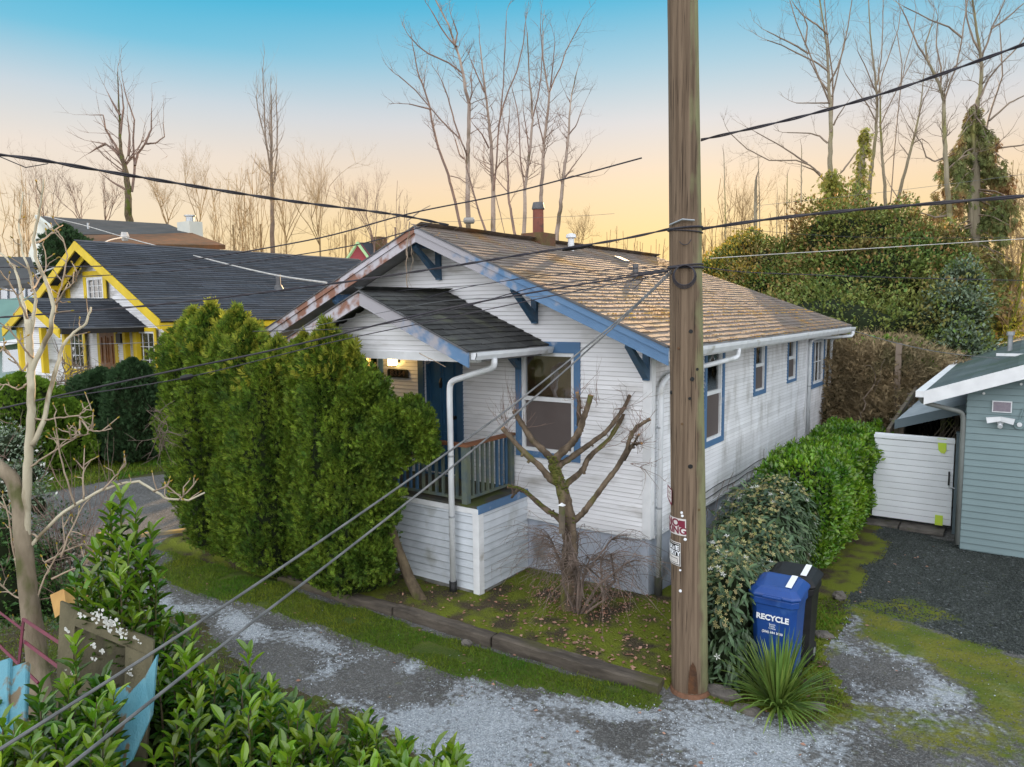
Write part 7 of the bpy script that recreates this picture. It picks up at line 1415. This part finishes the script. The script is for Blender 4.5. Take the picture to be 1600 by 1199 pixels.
for i, (st, (w0, w1)) in enumerate(zip(PT_, WD)):
    n = len(st); P_ = [at(x, y, 9.6+dz_[i]*k/(n-1)) for k, (x, y) in enumerate(st)]; pts, rr = [], []
    for k in range(n-1):
        for j in range(4): t = j/4; pts.append(P_[k]*(1-t)+P_[k+1]*t); rr.append((w0+(w1-w0)*((k+t)/(n-1))**(.8 if i else 1.0))*9.6/F/2*random.uniform(.86, 1.16))
    pts.append(P_[-1]); rr.append(w1*9.6/F/2*1.12)
    if i == 0: keep = [j for j, q in enumerate(pts) if q[2] > 0.0]; pts = [np.array([pts[keep[0]][0], pts[keep[0]][1], -.05])]+[pts[j] for j in keep]; rr = [rr[keep[0]]*1.25]+[rr[j] for j in keep]; rr[-1] = .045
    o = MB().tube(pts, rr, 12).build('trunk' if i == 0 else 'limb', M['pbark'], PD, smooth=True)
    if i: MB().tube([pts[-1], pts[-1]+unit((pts[-1]-pts[-2])[None])[0]*.006], [rr[-1]*.93, rr[-1]*.9], 10).build('cut_end', M['cutwood'], o)
    for _ in range(3 if i else 0):                    # pruned stubs
        k = random.randint(4, len(pts)-3); s_ = unit(NR.normal(size=3)[None])[0]; MB().tube([pts[k], pts[k]+s_*(rr[k]*1.2+.02)], [rr[k]*.55, rr[k]*.45], 7).build('stub', M['pbark'], o)
    if i and i not in (1,):
        for _ in range(11 if n > 8 else 7):
            k = random.randint(int(len(pts)*.72), len(pts)-1); twigs(twm, pts[k], unit((np.array([0, 0, .8])+NR.normal(0, .55, 3))[None])[0], random.uniform(.10, .30), .0045, 1, .5, .4, 2, 4, .10)
for (x, y, n) in ((788, 660, 9), (805, 640, 8), (1000, 700, 6), (935, 630, 5)):
    for _ in range(n): twigs(twm, at(x+random.uniform(-8, 8), y+random.uniform(-6, 10), 9.6), unit((np.array([0, 0, 1.])+NR.normal(0, .35, 3)-RT*.2)[None])[0], random.uniform(.2, .42), .004, 1, .4, .3, 2, 5, .08)
for (x, y) in ((960, 640), (1000, 730), (970, 690), (985, 725), (890, 620), (940, 700)):
    for _ in range(3): twigs(twm, at(x, y, 9.5), unit((RT*random.uniform(.3, 1)+np.array([0, 0, random.uniform(-.4, .5)])+NR.normal(0, .2, 3))[None])[0], random.uniform(.3, .6), .0045, 1, .1, .45, 2, 5, .16)
twm.build('twigs', M['twig'], PD)
mo = []; 
mb = MB()
for _ in range(520):                                  # moss cushions on the upper sides and forks
    i = random.choice((0, 0, 0, 1, 1, 5, 2)); st = PT_[i]; k = random.randrange((4 if i == 0 else 0), len(st)-1 if i != 5 else 4); t = random.random(); x = st[k][0]*(1-t)+st[k+1][0]*t; y = st[k][1]*(1-t)+st[k+1][1]*t; w = WD[i][0]*.42
    if vn(np.array([x*.06, y*.06, 0.]), 1.0) < .42: continue
    q = at(x+random.uniform(-w, w)*.75, y+random.uniform(-w, 0)*.5, 9.6-w*9.6/F*random.uniform(.6, .9)); r_ = random.uniform(.010, .022); mb.tube([q-[0, 0, r_*.6], q, q+[0, 0, r_*.6]], [r_*.4, r_, r_*.3], 5)
mb.build('moss', M['trunkmoss'], PD, kind='stuff')
sb = at(878, 810, 9.42); ws = MB().box(sb[0]-.035, sb[0]+.035, sb[1]-.02, sb[1]+.02, sb[2]-.20, sb[2]+.17).build('wooden_stake', M['oldwood'], loc=tuple(sb)); tag(ws, 'short grey board strapped to the pollarded trunk with a white cap', 'board')
cpm = MB(); cpm.poly([(sb[0]-.042, sb[1]-.042, sb[2]+.17), (sb[0]+.042, sb[1]-.042, sb[2]+.17), (sb[0]+.042, sb[1]+.035, sb[2]+.17), (sb[0]-.042, sb[1]+.035, sb[2]+.17), (sb[0], sb[1], sb[2]+.205)], [(3, 2, 1, 0), (0, 1, 4), (1, 2, 4), (2, 3, 4), (3, 0, 4)]); cpm.build('cap', M['white'], ws)
# ---- weeping maple
WM = thing('weeping_maple', 'low leafless weeping maple with purple-brown twigs around the pollarded trunk foot', 'shrub', gnd(925, 992)); mb = MB(); big = MB()
root = gnd(893, 975)
for i in range(13):
    a = random.uniform(0, 2*math.pi); R_ = random.uniform(.25, .75); top = root+np.array([math.cos(a)*R_*1.05, math.sin(a)*R_*.4+.30, random.uniform(.72, 1.12)]); p0 = root+np.array([0, .15, .02]); mid = p0*.5+top*.5+NR.normal(0, .10, 3); big.tube([p0, mid, top], [.022, .016, .010], 5)
    for j in range(26):
        t = random.random(); s0 = (mid*(1-t)+top*t) if random.random() < .6 else top; b2 = a+random.uniform(-1.5, 1.5); L_ = random.uniform(.25, .85); pts = [s0]; v = np.array([math.cos(b2)*.9, math.sin(b2)*.7, random.uniform(.1, .7)])*.15
        for k in range(7):
            v = v+np.array([0, 0, -.022])+NR.normal(0, .022, 3); v *= .965; pts.append(pts[-1]+v*L_*1.1)
            if pts[-1][2] < .10: break
        mb.tube(pts, list(np.linspace(.005, .0016, len(pts))), 3, False)
        for _ in range(3):
            k = random.randrange(1, len(pts)); q = pts[k]; v2 = unit(NR.normal(size=3)[None])[0]*.05+np.array([0, 0, -.03]); mb.tube([q, q+v2, q+v2*1.7+np.array([0, 0, -.03])+NR.normal(0, .01, 3)], [.0022, .0018, .001], 3, False)
big.build('limb', M['maple'], WM); mb.build('twigs', M['maple'], WM)
n = 900; A = NR.uniform(0, 6.28, n); rr = NR.uniform(.3, 1.0, n); p = root+np.stack([np.cos(A)*rr*.75, np.sin(A)*rr*.5+.3, .15+.65*NR.random(n)*(1.15-rr)], -1); V, Fc = scat(LEAF2[0], LEAF2[1], frames(unit(NR.normal(size=(n, 3))-[0, 0, 1]), NR.normal(size=(n, 3)))*NR.uniform(.015, .032, n)[:, None, None], p); fast('dry_leaves', V, Fc, M['deadleaf'], WM, kind='stuff')
# ---- thin pale tree at the left
c8 = [[(62,1080),(55,1000),(45,930),(38,870),(32,790),(20,750),(-10,722)],[(50,990),(42,930),(40,880),(40,800),(42,760),(45,700),(48,640),(50,600),(47,560),(45,530),(44,500)],
 [(44,590),(60,555),(78,520),(85,480),(72,440),(58,410),(52,375),(62,330),(68,280)],[(50,695),(68,660),(78,610),(90,570),(98,540),(115,520),(135,505),(142,480)],[(44,520),(38,480),(30,440),(20,415),(0,395)],[(45,540),(52,500),(56,470),(48,430),(35,395),(30,350),(36,300)],
 [(60,550),(80,512),(90,470),(98,440),(105,400),(98,372),(88,360)],[(44,500),(30,470),(14,440),(-5,420)],[(52,560),(40,548),(20,520),(0,505)],[(50,455),(60,440),(72,420),(70,392)],[(85,480),(100,455),(118,440),(120,425)],[(58,380),(70,372),(88,358),(98,352)],
 [(50,560),(36,580),(20,560),(5,545),(-10,560)],[(44,600),(28,610),(10,600),(-5,605)],[(48,655),(70,656),(100,652),(125,650),(135,640),(145,642)],[(125,652),(138,672),(155,675),(175,670)],[(126,655),(124,680),(112,685),(105,665)],[(40,735),(70,715),(100,695),(125,682),(140,678)],
 [(24,875),(60,840),(100,800),(150,770),(190,756),(218,752),(240,766),(262,780),(295,782),(320,770)],[(160,766),(180,745),(196,728)],[(118,790),(104,750),(92,700),(85,650)],[(60,840),(40,830),(15,800),(0,790)],[(240,768),(262,760)],[(280,782),(292,770)],[(130,780),(130,740),(131,715)],
 [(95,870),(110,830),(130,790),(150,770)],[(30,900),(20,860),(15,810),(5,780)],[(70,880),(100,862),(130,850),(142,862)],[(80,905),(112,890),(135,880)],[(50,960),(70,900),(100,850),(98,800)],[(62,1000),(30,980),(5,960)],[(45,940),(20,930),(0,912)]]
WT = thing('pale_bare_tree', 'thin pale-barked bare tree with budding branches at the left edge', 'tree', tuple(at(62, 1100, 6.5)*np.array([1, 1, 0]))); wds = [(34, 20), (17, 10), (9, 3), (9, 3), (7, 2.5), (7, 2)]
tw = MB(); budm = MB(); WB = MB()
for i, st in enumerate(c8):
    w0, w1 = wds[i] if i < len(wds) else ((7, 3) if i == 18 else (3.6, 1.6)); n = len(st); dj = NR.normal(0, .25) if i > 1 else 0; P_ = [at(x, y, 6.5+dj*k/(n-1)) for k, (x, y) in enumerate(st)]; pts, rr = [], []
    for k in range(n-1):
        for j in range(4): t = j/4; pts.append(P_[k]*(1-t)+P_[k+1]*t+NR.normal(0, .003, 3)); rr.append((w0+(w1-w0)*((k+t)/(n-1))**.75)*6.5/F/2)
    pts.append(P_[-1]); rr.append(w1*6.5/F/2)
    if i == 0: pts = [np.array([pts[0][0], pts[0][1], 0])]+pts; rr = [rr[0]*1.15]+rr
    MB().tube(pts, rr, 10 if w0 > 8 else 6).build('trunk' if i < 2 else 'branch', M['lowbark'] if i == 0 else M['whitebark'] if w0 > 6 else M['palebranch'], WT, smooth=True)
    for _ in range(0 if i < 2 else 5):
        k = random.randint(len(pts)//3, len(pts)-1); d = unit((np.array([0, 0, .7])+NR.normal(0, .5, 3))[None])[0]; e = pts[k]+d*random.uniform(.05, .16); mid = (pts[k]+e)/2+NR.normal(0, .012, 3); tw.tube([pts[k], mid, e], [.006, .005, .004], 4); budm.tube([e, e+d*.012, e+d*.028], [.004, .008, .002], 5)
tw.build('twigs', M['palebranch'], WT); budm.build('buds', M['photinia_gold'], WT, kind='stuff')
# ---- dark leafy bushes round the pale trunk
def smallbush(lab, L, n, m, size, name='leafy_bush', m2=None, n2=0, k=.5, amp=.7):
    cs = [tuple(at(px, py, d))+(rx, rx*.8, rz) for (px, py, d, rx, rz) in L]; T = thing(name, lab, 'bush', (cs[0][0], cs[0][1], 0)); core(T, cs, M['thuja_core'], k); blob(T, 'foliage', cs, n, M[m], size, LEAF4, .2, (.5, 1.08), 2.4, amp)
    if m2: blob(T, 'foliage_tips', cs, n2, M[m2], size, LEAF4, .4, (.95, 1.1), 2.4, amp)
    tw = MB()
    for _ in range(26): c = cs[random.randrange(len(cs))]; twigs(tw, np.array(c[:3])+NR.normal(0, .15, 3), unit(NR.normal(size=3)[None]+[0, 0, .6])[0], random.uniform(.3, .6), .006, 1, .3, .5, 2)
    tw.build('twigs', M['twig'], T); return T
smallbush('variegated silvery-leaved bush at the left edge behind the pale trunk', [(15,700,8.5,.35,.30),(40,745,8.4,.30,.22),(60,790,8.3,.22,.22),(5,770,8.4,.35,.35)], 2600, 'greyleaf', (.03, .06), m2='whiteflower', n2=160)
smallbush('dark glossy bush in shade at the left edge by the trunk foot', [(8,850,7.2,.32,.40),(10,930,7,.35,.35),(75,880,7.6,.24,.25),(85,940,7.2,.22,.25)], 3600, 'laurel_d', (.035, .07), k=.6)
smallbush('thin dark leafy scrub between the pale trunk and the tall laurel shoot', [(95,830,7.8,.28,.30),(110,880,7.6,.22,.30)], 900, 'clem', (.03, .06), k=.1)
tg = MB()
for (px, py) in ((250, 620), (310, 610), (230, 690), (265, 650)): 
    pass
BV = thing('vine_tangle', 'grey leafless vine tangle climbing the yellow porch posts', 'vine', tuple(at(112, 600, 21.4)*np.array([1, 1, 0]))); mb = MB()
for _ in range(60): twigs(mb, at(112+random.uniform(-14, 18), 570+random.uniform(0, 90), 21.3), unit(NR.normal(size=3)[None]+[0, 0, .4])[0], random.uniform(.5, 1.0), .02, 1, .2, .7, 3)
mb.build('twigs', M['greytwig'], BV)
wb = thing('wispy_shrub', 'wispy leafless shrub between the pale trunk and the street', 'shrub', tuple(at(115, 1000, 7.6)*np.array([1, 1, 0]))); mb = MB()
for _ in range(26): twigs(mb, at(100+random.uniform(-15, 30), 930+random.uniform(-20, 30), 7.6), unit((np.array([0, 0, 1.])+NR.normal(0, .4, 3)+RT*.3)[None])[0], random.uniform(.7, 1.25), .006, 1, .3, .4, 3, 5, .1)
mb.build('twigs', M['twig'], wb)
# small plants at walls: brown gap in the leftmost arborvitae
BG = thing('bare_branch_patch', 'brown bare branches showing in a gap of the leftmost arborvitae', 'branches', tuple(at(255, 690, 11.4)*np.array([1, 1, 0]))); mb = MB()
for _ in range(30): twigs(mb, at(255+random.uniform(-8, 8), 660+random.uniform(-20, 50), 11.35), unit((NR.normal(size=3)+np.array([0, 0, -.5]))[None])[0], random.uniform(.15, .4), .008, 1, -.1, .5, 3)
mb.build('twigs', M['maple'], BG)
# distant tree belt, ground cover to the horizon
BL = []
for i in range(60):
    a = math.atan2(FW[1], FW[0])+random.uniform(-.85, .75); d = random.uniform(75, 120); BL.append((CP[0]+math.cos(a)*d, CP[1]+math.sin(a)*d, 1.0, random.uniform(4, 8), random.uniform(4, 8), random.uniform(2.5, 5)))
o = core(None, BL, M['brownhedge'], 1.0, 'distant_wood', .9); tag(o, 'far brown scrub wood on the horizon', 'wood', kind='stuff')
